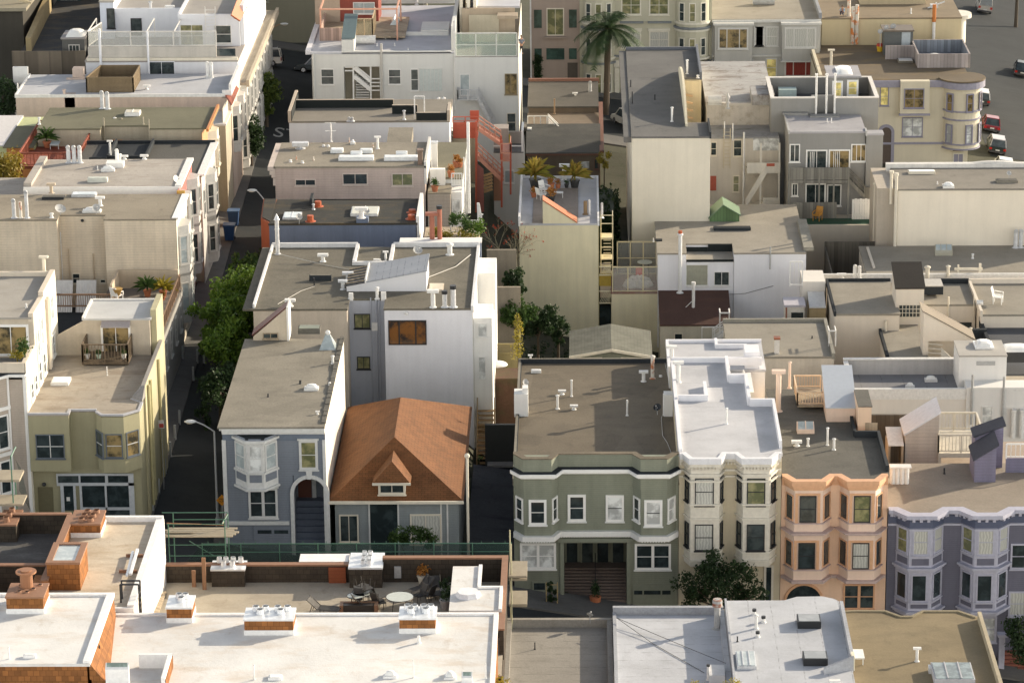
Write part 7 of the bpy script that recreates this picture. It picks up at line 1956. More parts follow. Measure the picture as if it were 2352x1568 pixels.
# grey house with decks
tile(4,1)
Y4_=280.3;z4_=PY(600,1105,Y4_).z
g0,g1,g2=PY(265,1105,Y4_).x,PY(908,1105,Y4_).x,PY(1058,1105,Y4_-.3).x
gy=pt("grey_house",(.265,.262,.25),var=.08);gyr=rfg("",(.52,.51,.53),(.42,.42,.43),.4,grain=.07)
N4=House('grey_house',"grey rendered house with rear balconies, white framed glass doors and a roof deck",(22,288,zg(22)))
y4k=PZ(600,968,z4_).y
N4.block(g0,g1,Y4_,y4k,-6,z4_,gy,gyr,{'W':.12},.14,pmat=pipeg)
N4.block(g1+.07,g2,Y4_-.3,y4k-5,-6,z4_-.12,gy,gyr,{'W':.2},.14,pmat=pipeg)
yd=y4k+.3
d0,d1=PY(115,830,yd).x,PY(1018,830,yd).x;dt=PY(300,828,yd).z;r0,r1=PY(485,830,yd).x,PY(648,830,yd).x
db=PZ(600,650,dt).y
df=dt-1.5
N4.add('rear_wall',MB().box(d0,r0,yd,db,-6,df).box(r0-.01,r1+.01,yd+1.2,db,-6,df-.003).box(r1,d1,yd,db,-6,df),gy)
N4.add('deck',MB().box(d0+.1,d1-.1,yd+1.25,db-.1,df+.004,df+.06),rfg("",(.2,.2,.2)))
N4.add('parapet',MB().box(d0,r0,yd,yd+.25,df,dt).box(r1,d1,yd,yd+.25,df,dt).box(d0,d0+.25,yd+.251,db-.251,df,dt).box(d1-.25,d1,yd+.251,db-.251,df,dt).box(d0,d1,db-.25,db,df,dt).box(r0-.25,r0,yd+.251,yd+1.3,df,dt).box(r1,r1+.25,yd+.251,yd+1.3,df,dt).box(r0+.001,r1-.001,yd+1.1,yd+1.3,df,dt),gy)
m=MB();k=.05;zc0,zc1=dt+.002,dt+.09
for q in((d0-k,r0+k,yd-k,yd+.3),(r1-k,d1+k,yd-k,yd+.3),(d0-k,d0+.3,yd+.301,db-.301),(d1-.3,d1+k,yd+.301,db-.301),(d0-k,d1+k,db-.3,db+k)):m.box(*q,zc0,zc1)
N4.add('coping',m,pn("",(.66,.63,.58)))
m=MB();p0,p1=PY(605,830,yd+4).x,PY(850,830,yd+4).x;pz=PY(730,650,yd+4).z;m.box(p0,p1,yd+4,db-.3,df,pz);ph=N4.add('penthouse',m,gy)
N4.add('penthouse_roof',MB().box(p0-.2,p1+.2,yd+3.8,db,pz,pz+.14),gyr,ph);N4.add('dome',MB().dome(p0+.7,p1-.5,yd+4.4,db-.5,pz+.141,.3),domew,ph,True)
FPh=FY(yd+4)
N4.win(FPh,752,672,848,808,'sash',trimw,gyel,.16);N4.win(FPh,628,680,718,820,'sash',trimw,gyel,.16,name='door')
for x,yb_,yt in((492,940,625),(578,950,625),(648,940,620)):q=PY(x,yb_,yd-.2);m=MB();t_=PY(x,yt,yd-.2).z;m.cyl((q.x,yd-.2,z4_-.1),(q.x,yd-.2,t_),.09,n=8);m.cyl((q.x,yd-.2,t_-.1),(q.x,yd-.2,t_+.05),.14,n=8);N4.add('flue',m,pipew)
N4.add('roof_kerb',MB().box(r0-.5,r1+.4,yd-1.2,yd-.3,z4_,z4_+.12).box(d0+1,r0-.6,yd-.5,yd-.02,z4_+.0,z4_+.25),gy)
F4_=FY(Y4_)
N4.win(F4_,270,1210,358,1362,(2,1),trimw,gmid,.09);N4.win(F4_,408,1258,588,1425,(2,1),trimw,gmid,.12,sill=False,name='glass_door');N4.win(F4_,598,1256,780,1425,(2,1),trimw,gwarm,.12,sill=False,name='glass_door');N4.win(F4_,788,1210,915,1358,(3,1),trimw,gwarm,.09)
for p_,q_ in((430,490),(625,690)):
 m=MB()
 for i in range(1,4):u=F4_.hit(p_+(q_-p_)*i/4,1340).x;F4_.box(m,u-.025,u+.025,F4_.hit(500,1410).z,F4_.hit(500,1275).z,.02,.06)
 N4.add('glazing_bars',m,trimw)
N4.pipe(588,1030,995,z4_,9,pipew,'none');N4.pipe(622,1030,992,z4_,9,pipew,'none')
tile(4,2)
b0,b1=PY(275,120,Y4_-1.4).x,PY(765,120,Y4_-1.4).x;bz0,bz1=PY(500,125,Y4_-1.4).z,PY(500,18,Y4_-1.4).z
gw=pt("",(.25,.24,.21),'vertical',step=.3)
N4.add('balcony',MB().box(b0,b1,Y4_-1.5,Y4_-.01,bz0-.25,bz0),gw)
m=MB();m.box(b0,b1,Y4_-1.5,Y4_-1.42,bz0+.05,bz1);
for i in range(5):xx=b0+(b1-b0)*i/4;m.box(xx-.07,xx+.07,Y4_-1.58,Y4_-1.51,-5,bz1+.03)
N4.add('balcony_front',m,gw)
N4.win(F4_,288,150,342,258,(2,1),trimw,gmid,.09);N4.win(F4_,400,150,575,345,(2,1),trimw,gmid,.13,sill=False,name='glass_door');N4.win(F4_,585,160,705,340,(2,1),trimw,gmid,.1)
c0,c1=PY(275,400,Y4_-1.4).x,PY(665,400,Y4_-1.4).x;N4.add('lower_screen',MB().box(c0,c1,Y4_-1.5,Y4_-1.4,-5,PY(450,310,Y4_-1.4).z),gw)
N4.flight((PY(895,200,Y4_-1).x,Y4_-.9,PY(895,250,Y4_-1).z),(b1,Y4_-.9,bz0),1.,(0,1,0),gw,9)
m=MB();q=PY(895,180,Y4_-.5);m.box(q.x,q.x+1.7,Y4_-.6,Y4_-.5,-5,q.z);N4.add('fence_panel',m,gw)
# yard terrace below the grey house
tile(4,2)
tz=3.;ty=PZ(700,512,tz).y
t0,t1=PZ(405,512,tz).x,PZ(990,512,tz).x
TW=House('terrace_block',"beige walled yard terrace with a green floor below the grey house",(20,277,zg(20)),'terrace')
bgw=pt("",(.58,.53,.44),var=.06)
TW.add('wall',MB().box(t0-2.6,t1,ty,Y4_-.02,-5,tz-.1),bgw)
TW.add('floor',MB().box(t0-2.6,t1,ty+.2,Y4_-1.6,tz-.09,tz),rfg("",(.06,.14,.09),(.12,.12,.1),.6))
TW.add('kerb',MB().box(t0-2.6,t1,ty-.02,ty+.19,tz-.09,tz+.12).box(t1-.2,t1+.05,ty+.2,Y4_-1.6,tz-.09,tz+.2),bgw)
pk=MB();f0,f1=PY(805,375,ty+2.2),PY(1060,350,ty+2.2);zt=PY(900,285,ty+2.2).z
for i in range(13):xx=f0.x+(f1.x-f0.x)*i/12;pk.box(xx-.1,xx+.1,ty+2.2,ty+2.25,tz-.5,zt+.05*(i%2))
pk.box(f0.x,f1.x,ty+2.26,ty+2.32,zt-.4,zt-.3);pk.box(f0.x,f1.x,ty+2.26,ty+2.32,tz+.3,tz+.4)
tag(pk.build('picket_fence',trimw,None,(f0.x,ty+2.2,tz)),"white picket fence at the right end of the green yard terrace",'fence')
# tan roof house with the big blank wall
tile(4,2)
Yw=268.3;wz=PY(1700,195,Yw).z;w0=PY(1183,190,Yw).x;w1=44
N12=House('blank_wall_house',"wide house with a big blank beige wall and tan gravel roof",(32,275,zg(32)))
tile(4,1);yk=PZ(1600,1408,wz).y;tile(4,2)
N12.block(w0,w1,Yw,yk,-8,wz,pt("",(.76,.69,.57),var=.06),rfg("",(.36,.33,.28),(.28,.26,.22),.45,grain=.12),None)
N12.add('back_parapet',MB().box(w0-.4,w1,yk-.1,yk+.5,wz-.5,wz+.35),pt("parapet_white12",(.7,.68,.64)))
tile(4,1)
q0,q1=PY(1800,1400,yk+.3),PY(2180,1400,yk+.3);m=MB();n=12;hh=PY(1980,1352,yk+.3).z-wz
for i in range(n):
 f=lambda t:.35+(hh-.35)*math.sin(math.pi*t)
 xa,xb=q0.x+(q1.x-q0.x)*i/n,q0.x+(q1.x-q0.x)*(i+1)/n
 m.hexa([(xa,yk+.1,wz+.3),(xb,yk+.1,wz+.3),(xb,yk+.5,wz+.3),(xa,yk+.5,wz+.3),(xa,yk+.1,wz+f(i/n)),(xb,yk+.1,wz+f((i+1)/n)),(xb,yk+.5,wz+f((i+1)/n)),(xa,yk+.5,wz+f(i/n))])
N12.add('arched_gable',m,MATS["parapet_white12"])
N12.curb(1270,1495,1465,1425,wz,.22,cream,domew)
tile(4,2)
N12.curb(1560,1655,195,155,wz,.2,pipew,domew,'dome');N12.curb(2010,2190,150,110,wz,.2,gravell,gravelg,name='roof_hatch');N12.dish(2115,65,120,wz,42,pipeg,(.2,-.7,.6));N12.pipe(1512,160,135,wz,9,pipew,'none')
N12.add('well_wall',MB().box(w0-1.6,w0-.05,Yw+1.3,Yw+8,-8,wz-.3),pt("",(.5,.44,.36)))
for x,yt,yb_ in((1170,75,690),(1135,75,340)):q=PY(x,yt,Yw-.12);N12.add('flue',MB().cyl((q.x,Yw+.6 if yb_<500 else Yw-.12,PY(x,yb_,Yw).z),(q.x,Yw+.6 if yb_<500 else Yw-.12,q.z),.13,n=10).cyl((q.x,Yw+.6 if yb_<500 else Yw-.12,q.z-.1),(q.x,Yw+.6 if yb_<500 else Yw-.12,q.z+.1),.19,n=10),cream)
q=PY(985,480,272);TW.add('flue',MB().cyl((q.x,272,-2),(q.x,272,PY(988,155,272).z),.13,n=10).ball((q.x,272,PY(988,155,272).z),.2,8),cream)
# roofs stepping down on the right
bge=pt("",(.70,.63,.53),var=.06);trf=rfg("",(.42,.385,.32),(.33,.30,.25),.45,grain=.13)
z_1=3.5
a,b,c=PZ(930,930,z_1),PZ(2240,930,z_1),PZ(1600,690,z_1)
R1=House('flat_roof_house',"tan roofed house with a large three pane skylight below the big blank wall",(30,263,zg(30)))
R1.block(a.x,42,a.y,Yw-.1,-8,z_1,bge,trf,None)
m=MB();q=PZ(375,940,z_1);m.box(q.x,42,a.y-.3,a.y-.07,z_1-.5,z_1+.25);R1.add('white_kerb',m,pipew)
R1.curb(1495,1640,760,665,z_1,.25,pn("",(.4,.38,.3)),gsky,tilt=.55,panes=3)
R1.pipe(2168,692,548,z_1,36,galv,'goose');R1.pipe(2210,690,545,z_1,36,galv,'goose');R1.pipe(1808,782,740,z_1,16,pipew);R1.pipe(1600,940,838,z_1,26,cream);R1.pipe(1425,1000,842,z_1-.4,36,cream)
for x in(818,855):R1.pipe(x,950,842 if x<830 else 850,z_1,32,pipew,'goose')
R1.pipe(708,948,908,z_1,30,cap='T');a_,b_2=PZ(1655,915,z_1),PZ(1890,915,z_1);R1.add('pipe_frame',MB().beam((a_.x,a_.y,z_1+.45),(b_2.x,a_.y,z_1+.45),.12,.2).beam((a_.x+.3,a_.y,z_1),(a_.x+.3,a_.y,z_1+.8),.14).beam((b_2.x-.2,a_.y,z_1),(b_2.x-.2,a_.y,z_1+.9),.2),cream)
m=MB();p=PZ(915,695,z_1);q=PZ(970,865,z_1);m.hexa([(p.x,p.y,z_1-1.2),(q.x,q.y,z_1-1.2),(q.x+.2,q.y,z_1-1.2),(p.x+.2,p.y,z_1-1.2),(p.x,p.y,z_1+.1),(q.x,q.y,z_1+.1),(q.x+.2,q.y,z_1+.1),(p.x+.2,p.y,z_1+.1)]);R1.add('side_wall',m,bge)
cz_=1.6
CO=House('shed',"brown shed with a lilac grey roof in the sunken court below the yard terrace",(21,266,zg(21)),'shed')
a,b=PZ(610,780,cz_),PZ(915,780,cz_);m=MB();yk_=PZ(760,690,cz_).y;m.box(a.x,b.x,a.y,yk_,cz_-.12,cz_);CO.add('roof',m,rfg("",(.36,.33,.38)))
CO.add('wall',MB().box(a.x+.1,b.x-.1,a.y+.2,yk_-.1,-5,cz_-.13),pt("",(.2,.11,.08)))
m=MB();p=PY(565,640,270.5);m.box(p.x,p.x+4.2,270.4,270.5,-5,p.z);m.box(p.x,p.x+.1,262.5,270.39,-5,p.z-.4)
tag(m.build('board_fence',pt("dark_boards",(.14,.125,.1),'vertical',step=.3),None,(p.x,270,0)),"dark board fence around the sunken court with the lilac shed",'fence')
z_2=4.
a,b,c=PZ(650,1245,z_2),PZ(1195,1240,z_2),PZ(850,972,z_2)
R2h=House('flat_roof_house',"beige walled house with a tall stair box under a black slanted top",(22,252,zg(22)))
R2h.block(a.x,b.x,a.y,c.y,-7,z_2,bge,trf,{'N':.22,'W':.2},.18,pmat=tar)
Yb=a.y+1.6;Fb=FY(Yb)
s0,s1=Fb.hit(1165,1100).x,Fb.hit(1400,1100).x;sz0=Fb.hit(1280,1035).z
bk=3.4;
ztop=PY(1260,822,Yb+bk).z
so=R2h.add('stair_box',MB().hexa([(s0,Yb,-4),(s1,Yb,-4),(s1,Yb+bk,-4),(s0,Yb+bk,-4),(s0,Yb,sz0),(s1,Yb,sz0),(s1,Yb+bk,ztop),(s0,Yb+bk,ztop)]),bge)
R2h.add('slanted_top',MB().hexa([(s0-.1,Yb-.1,sz0-.02),(s1+.1,Yb-.1,sz0-.02),(s1+.1,Yb+bk+.1,ztop),(s0-.1,Yb+bk+.1,ztop),(s0-.1,Yb-.1,sz0+.08),(s1+.1,Yb-.1,sz0+.08),(s1+.1,Yb+bk+.1,ztop+.1),(s0-.1,Yb+bk+.1,ztop+.1)]),rfg("",(.045,.04,.035)),so)
R2h.win(Fb,1185,1168,1370,1275,(6,3),cream,gdark,.05,sill=False)
m=MB();a_,b_2=PZ(1405,1055,z_2),PZ(1560,1050,z_2);m.box(a_.x,b_2.x,a_.y,a_.y+2,z_2-.3,z_2+.35);R2h.add('black_box',m,tar);R2h.add('box_lid',MB().box(a_.x,b_2.x,a_.y,a_.y+2,z_2+.352,z_2+.42),pn("",(.5,.48,.44)))
m=MB();FRt=FY(a.y);R2h.drop(FRt,1078,1300,1700,22,cream)
tile(4,2)
z_4=2.6
a,b,c=PZ(1130,1590,z_4),PZ(1400,1590,z_4),PZ(1240,1300,z_4)
R4=House('flat_roof_house',"small tan roofed house squeezed between the stair box house and the wedge",(26,243,zg(26)))
R4.block(a.x-.4,b.x+.2,241,c.y,-7,z_4,bge,trf,{'N':.3,'W':.2},.2,pmat=tar)
z_3=3.5
R3=House('flat_roof_house',"tan roofed house with a lone white chair at the right edge",(33,253,zg(33)))
a,b=PZ(1400,1165,z_3),PZ(1830,1180,z_3);c=PZ(1800,990,z_3)
R3.block(a.x,b.x+.1,a.y,c.y,-8,z_3,bge,trf,{'N':.4},.2,pmat=tar)
d=PZ(1850,1250,z_3)
R3.block(b.x+.2,42,d.y,c.y,-8,z_3-.002,bge,trf,{'N':.4,'W':.3},.2,pmat=bge)
FR3=FY(a.y);R3.drop(FR3,1608,1100,1330,14,cream);R3.win(FR3,1695,1318,1798,1358,'fixed',blackm,gmid,.05);R3.drop(FR3,1820,1095,1300,8,cream)
m=MB();q=PZ(1840,1185,z_3);m.cyl((q.x,q.y,z_3+.3),(q.x+.5,q.y,z_3+.3),.22,n=12);R3.add('vent_drum',m,pipew)
z_5=2.4
a=PZ(1800,1415,z_5)
R5=House('flat_roof_house',"house with a dark bluish roof inside black parapets at the right edge",(34,244,zg(34)))
R5.block(PZ(1895,1400,z_5).x,42,237.5,PZ(2000,1330,z_5).y,-8,z_5,bge,rfg("",(.15,.155,.165),grain=.12),{'N':.6,'W':.35},.25,pmat=tar)
m=MB();p0=PZ(1700,1420,z_5);m.box(p0.x,PZ(1920,1415,z_5).x,p0.y-.4,p0.y,z_5-.5,z_5+.5);R5.add('black_parapet',m,tar)
Yq=241.5;Fq=FY(Yq)
w0_,w1_=Fq.hit(1395,1400).x,Fq.hit(1820,1470).x;zh,zl2,zb2=Fq.hit(1395,1225).z,Fq.hit(1810,1468).z,Fq.hit(1500,1475).z
WD=House('wedge_house',"beige wedge shaped stair house with a long sloping tan roof behind the white tower",(29,243,zg(29)),'stair house')
WD.add('wall',MB().hexa([(w0_,Yq,zb2),(w1_,Yq,zb2-.01),(w1_,Yq+2.2,zb2-.01),(w0_,Yq+2.2,zb2),(w0_,Yq,zh),(w1_,Yq,zl2),(w1_,Yq+2.2,zl2),(w0_,Yq+2.2,zh)]).box(w0_,w0_+.4,Yq+.01,Yq+2.19,-5,zb2-.01).box(w0_+.41,w1_,Yq+1.9,Yq+2.19,-5,zb2-.02),bge)
WD.add('roof',MB().hexa([(w0_-.15,Yq-.1,zh),(w1_+.1,Yq-.1,zl2),(w1_+.1,Yq+2.3,zl2),(w0_-.15,Yq+2.3,zh),(w0_-.15,Yq-.1,zh+.1),(w1_+.1,Yq-.1,zl2+.1),(w1_+.1,Yq+2.3,zl2+.1),(w0_-.15,Yq+2.3,zh+.1)]),rfg("",(.36,.31,.25)))
m=MB();m.box(w0_+.4,w0_+.44,Yq+.3,Yq+1.85,-3,zb2-.02)
for i in range(5):zz=zb2-.3-i*.35;m.beam((w0_+.4,Yq+.3,zz),(w0_+1.5,Yq+.3,zz-.1),.07)
m.hexa([(w0_+1.4,Yq+.2,zb2-2),(w0_+2.2,Yq+.2,zb2-2.3),(w0_+2.2,Yq+.3,zb2-2.3),(w0_+1.4,Yq+.3,zb2-2),(w0_+1.4,Yq+.2,zb2-.6),(w0_+2.2,Yq+.2,zb2-1.4),(w0_+2.2,Yq+.3,zb2-1.4),(w0_+1.4,Yq+.3,zb2-.6)]);WD.add('stair',m,wp)
WD.pipe(1790,1430,1360,z_5,20,cream)
tile(4,3)
z_6=2.6
a,b,c=PZ(820,500,z_6),PZ(1800,500,z_6),PZ(1200,310,z_6)
R6=House('white_parapet_house',"white walled house with a grey roof sunk inside tall white parapets",(24,236,zg(24)))
h6=PY(1200,240,c.y).z-z_6
lw6=pt("",(.72,.68,.62),var=.05);g6=rfg("",(.33,.33,.34),(.28,.28,.29),.4,seam=1.6,seam_ax=0,grain=.06)
x6a=PZ(745,350,z_6).x
R6.block(x6a,b.x,a.y,c.y,-7,z_6-.5,lw6,g6,None)
R6.add('back_parapet',MB().box(x6a-.1,b.x,c.y-.1,c.y+.2,z_6-.6,z_6+h6).box(x6a-.1,x6a+.15,a.y+.2,c.y-.101,z_6-.6,z_6+h6*.8),pt("",(.46,.45,.44)))
R6.add('coping',MB().box(x6a-.15,b.x,c.y-.15,c.y+.25,z_6+h6+.002,z_6+h6+.08).box(x6a-.15,x6a+.2,a.y+.2,c.y-.151,z_6+h6*.8+.002,z_6+h6*.8+.1),pipew)
R6.add('front_parapet',MB().box(x6a,b.x,a.y-.07,a.y+.19,z_6-.7,z_6+.12),pipew)
R6.curb(1408,1512,432,390,z_6-.5,.2,pipew,domew,'dome');R6.curb(1245,1322,485,462,z_6-.5,.2,pipew,domew,'dome')
Yt=a.y+1.6;Ft=FY(Yt)
t0,t1=Ft.hit(1695,300).x,Ft.hit(2093,300).x;tz1=Ft.hit(1900,205).z;tk=PZ(1860,80,tz1).y
tw=R6.add('stair_tower',MB().box(t0,t1,Yt,tk,-6,tz1-.02),pt("tower_white",(.74,.73,.7),var=.05))
R6.add('tower_roof',MB().box(t0-.04,t1+.04,Yt-.05,tk+.05,tz1-.12,tz1),rfg("",(.58,.55,.5),grain=.06),tw)
m=MB();q=PZ(1830,155,tz1);m.dome(q.x,q.x+1.4,q.y,q.y+1.7,tz1,.45);m.box(q.x,q.x+1.4,q.y,q.y+1.7,tz1-.01,tz1+.12);R6.add('dome',m,domew,tw)
R6.panel('tower_vent',Ft,1840,255,1998,290,pipeg,-.01,.03)
m=MB();q0=PZ(1805,470,z_6);m.box(t0+.4,t1+9,a.y-.2,a.y+1.55,-6,PY(1900,470,a.y).z);R6.add('lower_wall',m,MATS["tower_white"])
Fl=FY(a.y-.2)
R6.drop(Fl,1808,365,780,20,pipeg);R6.drop(Fl,2072,380,780,20,pipeg);R6.win(Fl,1885,632,1975,790,'sash',pipew,gblind,.06)
m=MB();q0,q1=Fl.hit(2090,500).x,40;m.box(q0,q1,a.y-.24,a.y-.201,Fl.hit(2100,505).z,Fl.hit(2100,488).z);R6.add('coping',m,pipew)
m=MB();q=PZ(2050,170,tz1-.6);m.box(q.x,q.x+2.4,q.y,q.y+1.8,tz1-1.5,tz1-.7);R6.add('tan_box',m,blackm);R6.add('dome',MB().dome(q.x,q.x+2.4,q.y,q.y+1.8,tz1-.7,.3),domew)
m=MB();q=Fl.hit(2150,670)
for dx in(0,.6):m.cyl((q.x+dx,a.y-.5,q.z-2),(q.x+dx,a.y-.5,q.z),.18,n=10);m.box(q.x+dx-.15,q.x+dx+.15,a.y-.75,a.y-.3,q.z,q.z+.2)
R6.add('flue',m,pipew)
R6.dish(1250,728,785,.2,50,cream,(.1,-.9,.3))
tile(4,3)
z_8=3.6
a,b=PZ(25,215,z_8),PZ(645,212,z_8)
tile(3,3);a0=PZ(1285,60,z_8);
R8=House('flat_roof_house',"tan roofed house with a rusty topped chimney behind the white membrane roof",(15,242,zg(15)))
tile(4,2);c=PZ(300,1310,z_8);
tile(3,2);l=PZ(1880,1330,z_8)
R8.block(min(l.x,a.x)-.5,b.x,a.y,c.y,-6,z_8,pt("",(.62,.56,.47)),trf,{'N':.25,'E':.25},.25,pmat=rfg("old_parapet",(.42,.4,.34)))
tile(4,3)
R8.stack(145,185,195,60,z_8,.45,pn("",(.7,.68,.64)),rusty("",(.3,.1,.05),(.12,.06,.04)))
R8.pipe(460,65,42,z_8,10,blackm,'none')
m=MB();q=PZ(600,130,z_8)
for dx in(0,.5):m.path([(q.x+dx,q.y,z_8),(q.x+dx,q.y,z_8+1.2),(q.x+dx,q.y+1.2,z_8+1.2)],.05,6)
m.path([(q.x,q.y,z_8+1.2),(q.x+.5,q.y,z_8+1.2)],.05,6);R8.add('ladder_hoops',m,pipew)
tile(3,2)
q=PZ(1790,1345,1.);m=MB();t_=PY(1800,1240,q.y).z
for dx in(0,.75):m.path([(q.x+dx,q.y,-1),(q.x+dx,q.y,t_),(q.x+dx,q.y+1,t_+.05)],.06,6)
m.path([(q.x,q.y,t_),(q.x+.75,q.y,t_)],.06,6);N14.add('ladder_hoops',m,pipew)
N14.rail([(PY(1640,1450,q.y-.6).x,q.y-.6,PY(1640,1470,q.y-.6).z),(PY(1850,1450,q.y-.6).x,q.y-.6,PY(1850,1470,q.y-.6).z)],1.1,pipew,1.,bars=False)
N14.flight((PY(1730,1470,q.y-1).x,q.y-1,PY(1730,1475,q.y-1).z),(PY(1850,1380,q.y-1).x,q.y-1,PY(1850,1385,q.y-1).z),.6,(0,1,0),pipew,6)
tile(4,2)
Yh=252.5;Fh=FY(Yh)
HU=House('stair_hut',"small white stair hut with a white slatted gate beside the lavender wall",(17.5,254,zg(17)),'stair hut')
h0,h1=Fh.hit(235,1200).x,Fh.hit(395,1200).x;HU.add('wall',MB().box(h0,h1,Yh,Yh+2,-5,Fh.hit(300,1190).z),wp)
HU.add('roof',MB().box(h0-.1,h1+.1,Yh-.1,Yh+2.1,Fh.hit(300,1190).z+.002,Fh.hit(300,1180).z+.1),pn("hut_roof",(.48,.46,.5)))
HU.win(Fh,275,1225,395,1300,'fixed',wp,gdark,.08);HU.panel('side_panel',Fh,237,1170,250,1290,pn("",(.3,.13,.08)),-.01,.04)
HU.rail([(Fh.hit(290,1060).x,Yh+2.5,Fh.hit(290,1090).z),(Fh.hit(395,1060).x,Yh+2.5,Fh.hit(395,1090).z)],2.,pipew,1.2,.3)
k0,k1=Fh.hit(440,1140).x,Fh.hit(580,1140).x;HU.add('lower_hut',MB().box(k0,k1,Yh+.4,Yh+2.6,-5,Fh.hit(500,1215).z),pt("",(.45,.35,.2)))
HU.add('white_slope',MB().hexa([(k0,Yh+.35,Fh.hit(500,1210).z),(k1,Yh+.35,Fh.hit(500,1210).z),(k1,Yh+2.7,Fh.hit(500,1060).z-.9),(k0,Yh+2.7,Fh.hit(500,1060).z-.9),(k0,Yh+.35,Fh.hit(500,1210).z+.1),(k1,Yh+.35,Fh.hit(500,1210).z+.1),(k1,Yh+2.7,Fh.hit(500,1060).z-.8),(k0,Yh+2.7,Fh.hit(500,1060).z-.8)]),pn("white_slope",(.74,.73,.7)))
HU.add('white_block',MB().box(Fh.hit(400,1000).x,k1+.1,Yh+2.8,Yh+6,-5,Fh.hit(500,1000).z-.6),lw6)
tile(4,3)
Yr=211.;Fr=FY(Yr);gz0=Fr.hit(1400,1110).z
RB=House('rear_block',"grey beige wedge roofed rear block with a white slatted deck beside the purple house",(24,213,zg(24)),'rear block')
e0,e1=Fr.hit(1240,1000).x,Fr.hit(1520,1000).x;zt0,zt1=Fr.hit(1245,880).z,Fr.hit(1510,690).z
RB.add('wall',MB().hexa([(e0,Yr,-6),(e1,Yr,-6),(e1,Yr+3,-6),(e0,Yr+3,-6),(e0,Yr,zt0),(e1,Yr,zt1),(e1,Yr+3,zt1),(e0,Yr+3,zt0)]),pt("",(.52,.46,.4),'siding',step=.25))
RB.add('sloped_roof',MB().hexa([(e0-.1,Yr-.1,zt0),(e1+.1,Yr-.1,zt1),(e1+.1,Yr+3.1,zt1),(e0-.1,Yr+3.1,zt0),(e0-.1,Yr-.1,zt0+.12),(e1+.1,Yr-.1,zt1+.12),(e1+.1,Yr+3.1,zt1+.12),(e0-.1,Yr+3.1,zt0+.12)]),pn("",(.66,.66,.68)))
f0,f1=Fr.hit(1520,950).x,Fr.hit(1900,950).x;zd0,zd1=Fr.hit(1700,1015).z,Fr.hit(1700,868).z
dw=pn("",(.6,.55,.45))
m=MB();m.box(f0,f1,Yr-.2,Yr+4.5,zd0-.35,zd0-.05)
for xx in(f0+.1,f1-.1):m.box(xx-.1,xx+.1,Yr-.1,Yr+.1,-6,zd0-.36)
RB.add('deck',m,dw)
RB.rail([(f0,Yr+4.4,zd0),(f0,Yr-.15,zd0),(f1,Yr-.15,zd0),(f1,Yr+4.4,zd0),(f0,Yr+4.4,zd0)],zd1-zd0,dw,1.5,.22,top=.12)
RB.add('lower_block',MB().box(f0,f1+4,Yr+.5,Yr+6,-6,gz0-.6),pt("",(.4,.32,.25)))
c0,c1=Fr.hit(1095,1000).x,Fr.hit(1225,1000).x
RB.add('timber_bin',MB().box(c0,c0+.15,Yr-.3,Yr+1.8,-6,Fr.hit(1100,950).z).box(c1-.15,c1,Yr-.3,Yr+1.8,-6,Fr.hit(1100,950).z).box(c0+.151,c1-.151,Yr+1.2,Yr+1.8,-6,Fr.hit(1100,950).z),woodl)
m=MB();zz=Fr.hit(1100,955).z;m.hexa([(c0,Yr-.35,zz+.01),(c1,Yr-.35,zz+.01),(c1,Yr+1.9,zz+.5),(c0,Yr+1.9,zz+.5),(c0,Yr-.35,zz+.1),(c1,Yr-.35,zz+.1),(c1,Yr+1.9,zz+.6),(c0,Yr+1.9,zz+.6)]);RB.add('bin_roof',m,pipew)
RB.add('dark_fence',MB().box(c0-2.5,e1,Yr+5,Yr+5.2,-6,Fr.hit(1100,790).z-1.),pt("dark_boards",(.14,.125,.1)))
# houses across the far street
Y8=341.;F8=FY(Y8)
tile(3,1)
N7=House('taupe_house',"taupe rendered house with dark windows beside the palm tree",(0,346,zg(0)))
v0,v1=F8.hit(200,400).x,F8.hit(612,300).x
tp=pt("",(.36,.29,.24),var=.07)
N7.add('wall',MB().box(v0,v1,Y8,Y8+15,-3,22),tp)
tpp=glass("",(.03,.055,.045))
for x0_,y0_,x1_,y1_,st in((226,80,298,240,'fixed'),(335,70,482,300,(2,1)),(520,78,592,238,'fixed'),(230,405,298,505,'fixed'),(330,403,488,505,'fixed'),(520,403,592,502,'fixed')):
 N7.win(F8,x0_,y0_,x1_,y1_,st,cream if y1_==300 else tp,tpp if y1_!=300 else gold,.1 if y1_==300 else .04,sill=False)
N7.panel('door',F8,512,528,596,670,pn("",(.09,.075,.06)));N7.add('ledge',MB().box(F8.hit(318,300).x,F8.hit(500,300).x,Y8-.4,Y8-.02,F8.hit(400,318).z,F8.hit(400,305).z),tp)
N7.drop(F8,200,0,660,12,pipew)
N8=House('victorian_house',"ornate cream house with paired windows and a round bay behind the palm tree",(6,347,zg(6)))
cr8=pt("",(.50,.48,.37),var=.07);ct8=pn("",(.68,.65,.55));dk8=pn("",(.2,.22,.23))
v2=F8.hit(1722,300).x
N8.add('wall',MB().box(v1+.02,v2,Y8,Y8+14,-4,20),cr8)
def rbay(s,F,xl,xr,d,z0,z1,mat,name='round_bay',n=9):
 a,b=F.hit(xl,200).x,F.hit(xr,200).x;cx_=(a+b)/2;r=(b-a)/2
 pts=[(cx_-r*math.cos(math.pi*i/n),F.p.y-d*math.sin(math.pi*i/n))for i in range(n+1)]
 m=MB();m.prism([(a,F.p.y+.02)]+pts[:1]+pts[1:-1]+pts[-1:]+[(b,F.p.y+.02)],z0,z1);s.add(name,m,mat)
 return pts,[Plane((*pts[i],0),(pts[i+1][0]-pts[i][0],pts[i+1][1]-pts[i][1],0))for i in range(n)]
zz=lambda y,F=F8:F.hit(1000,y).z
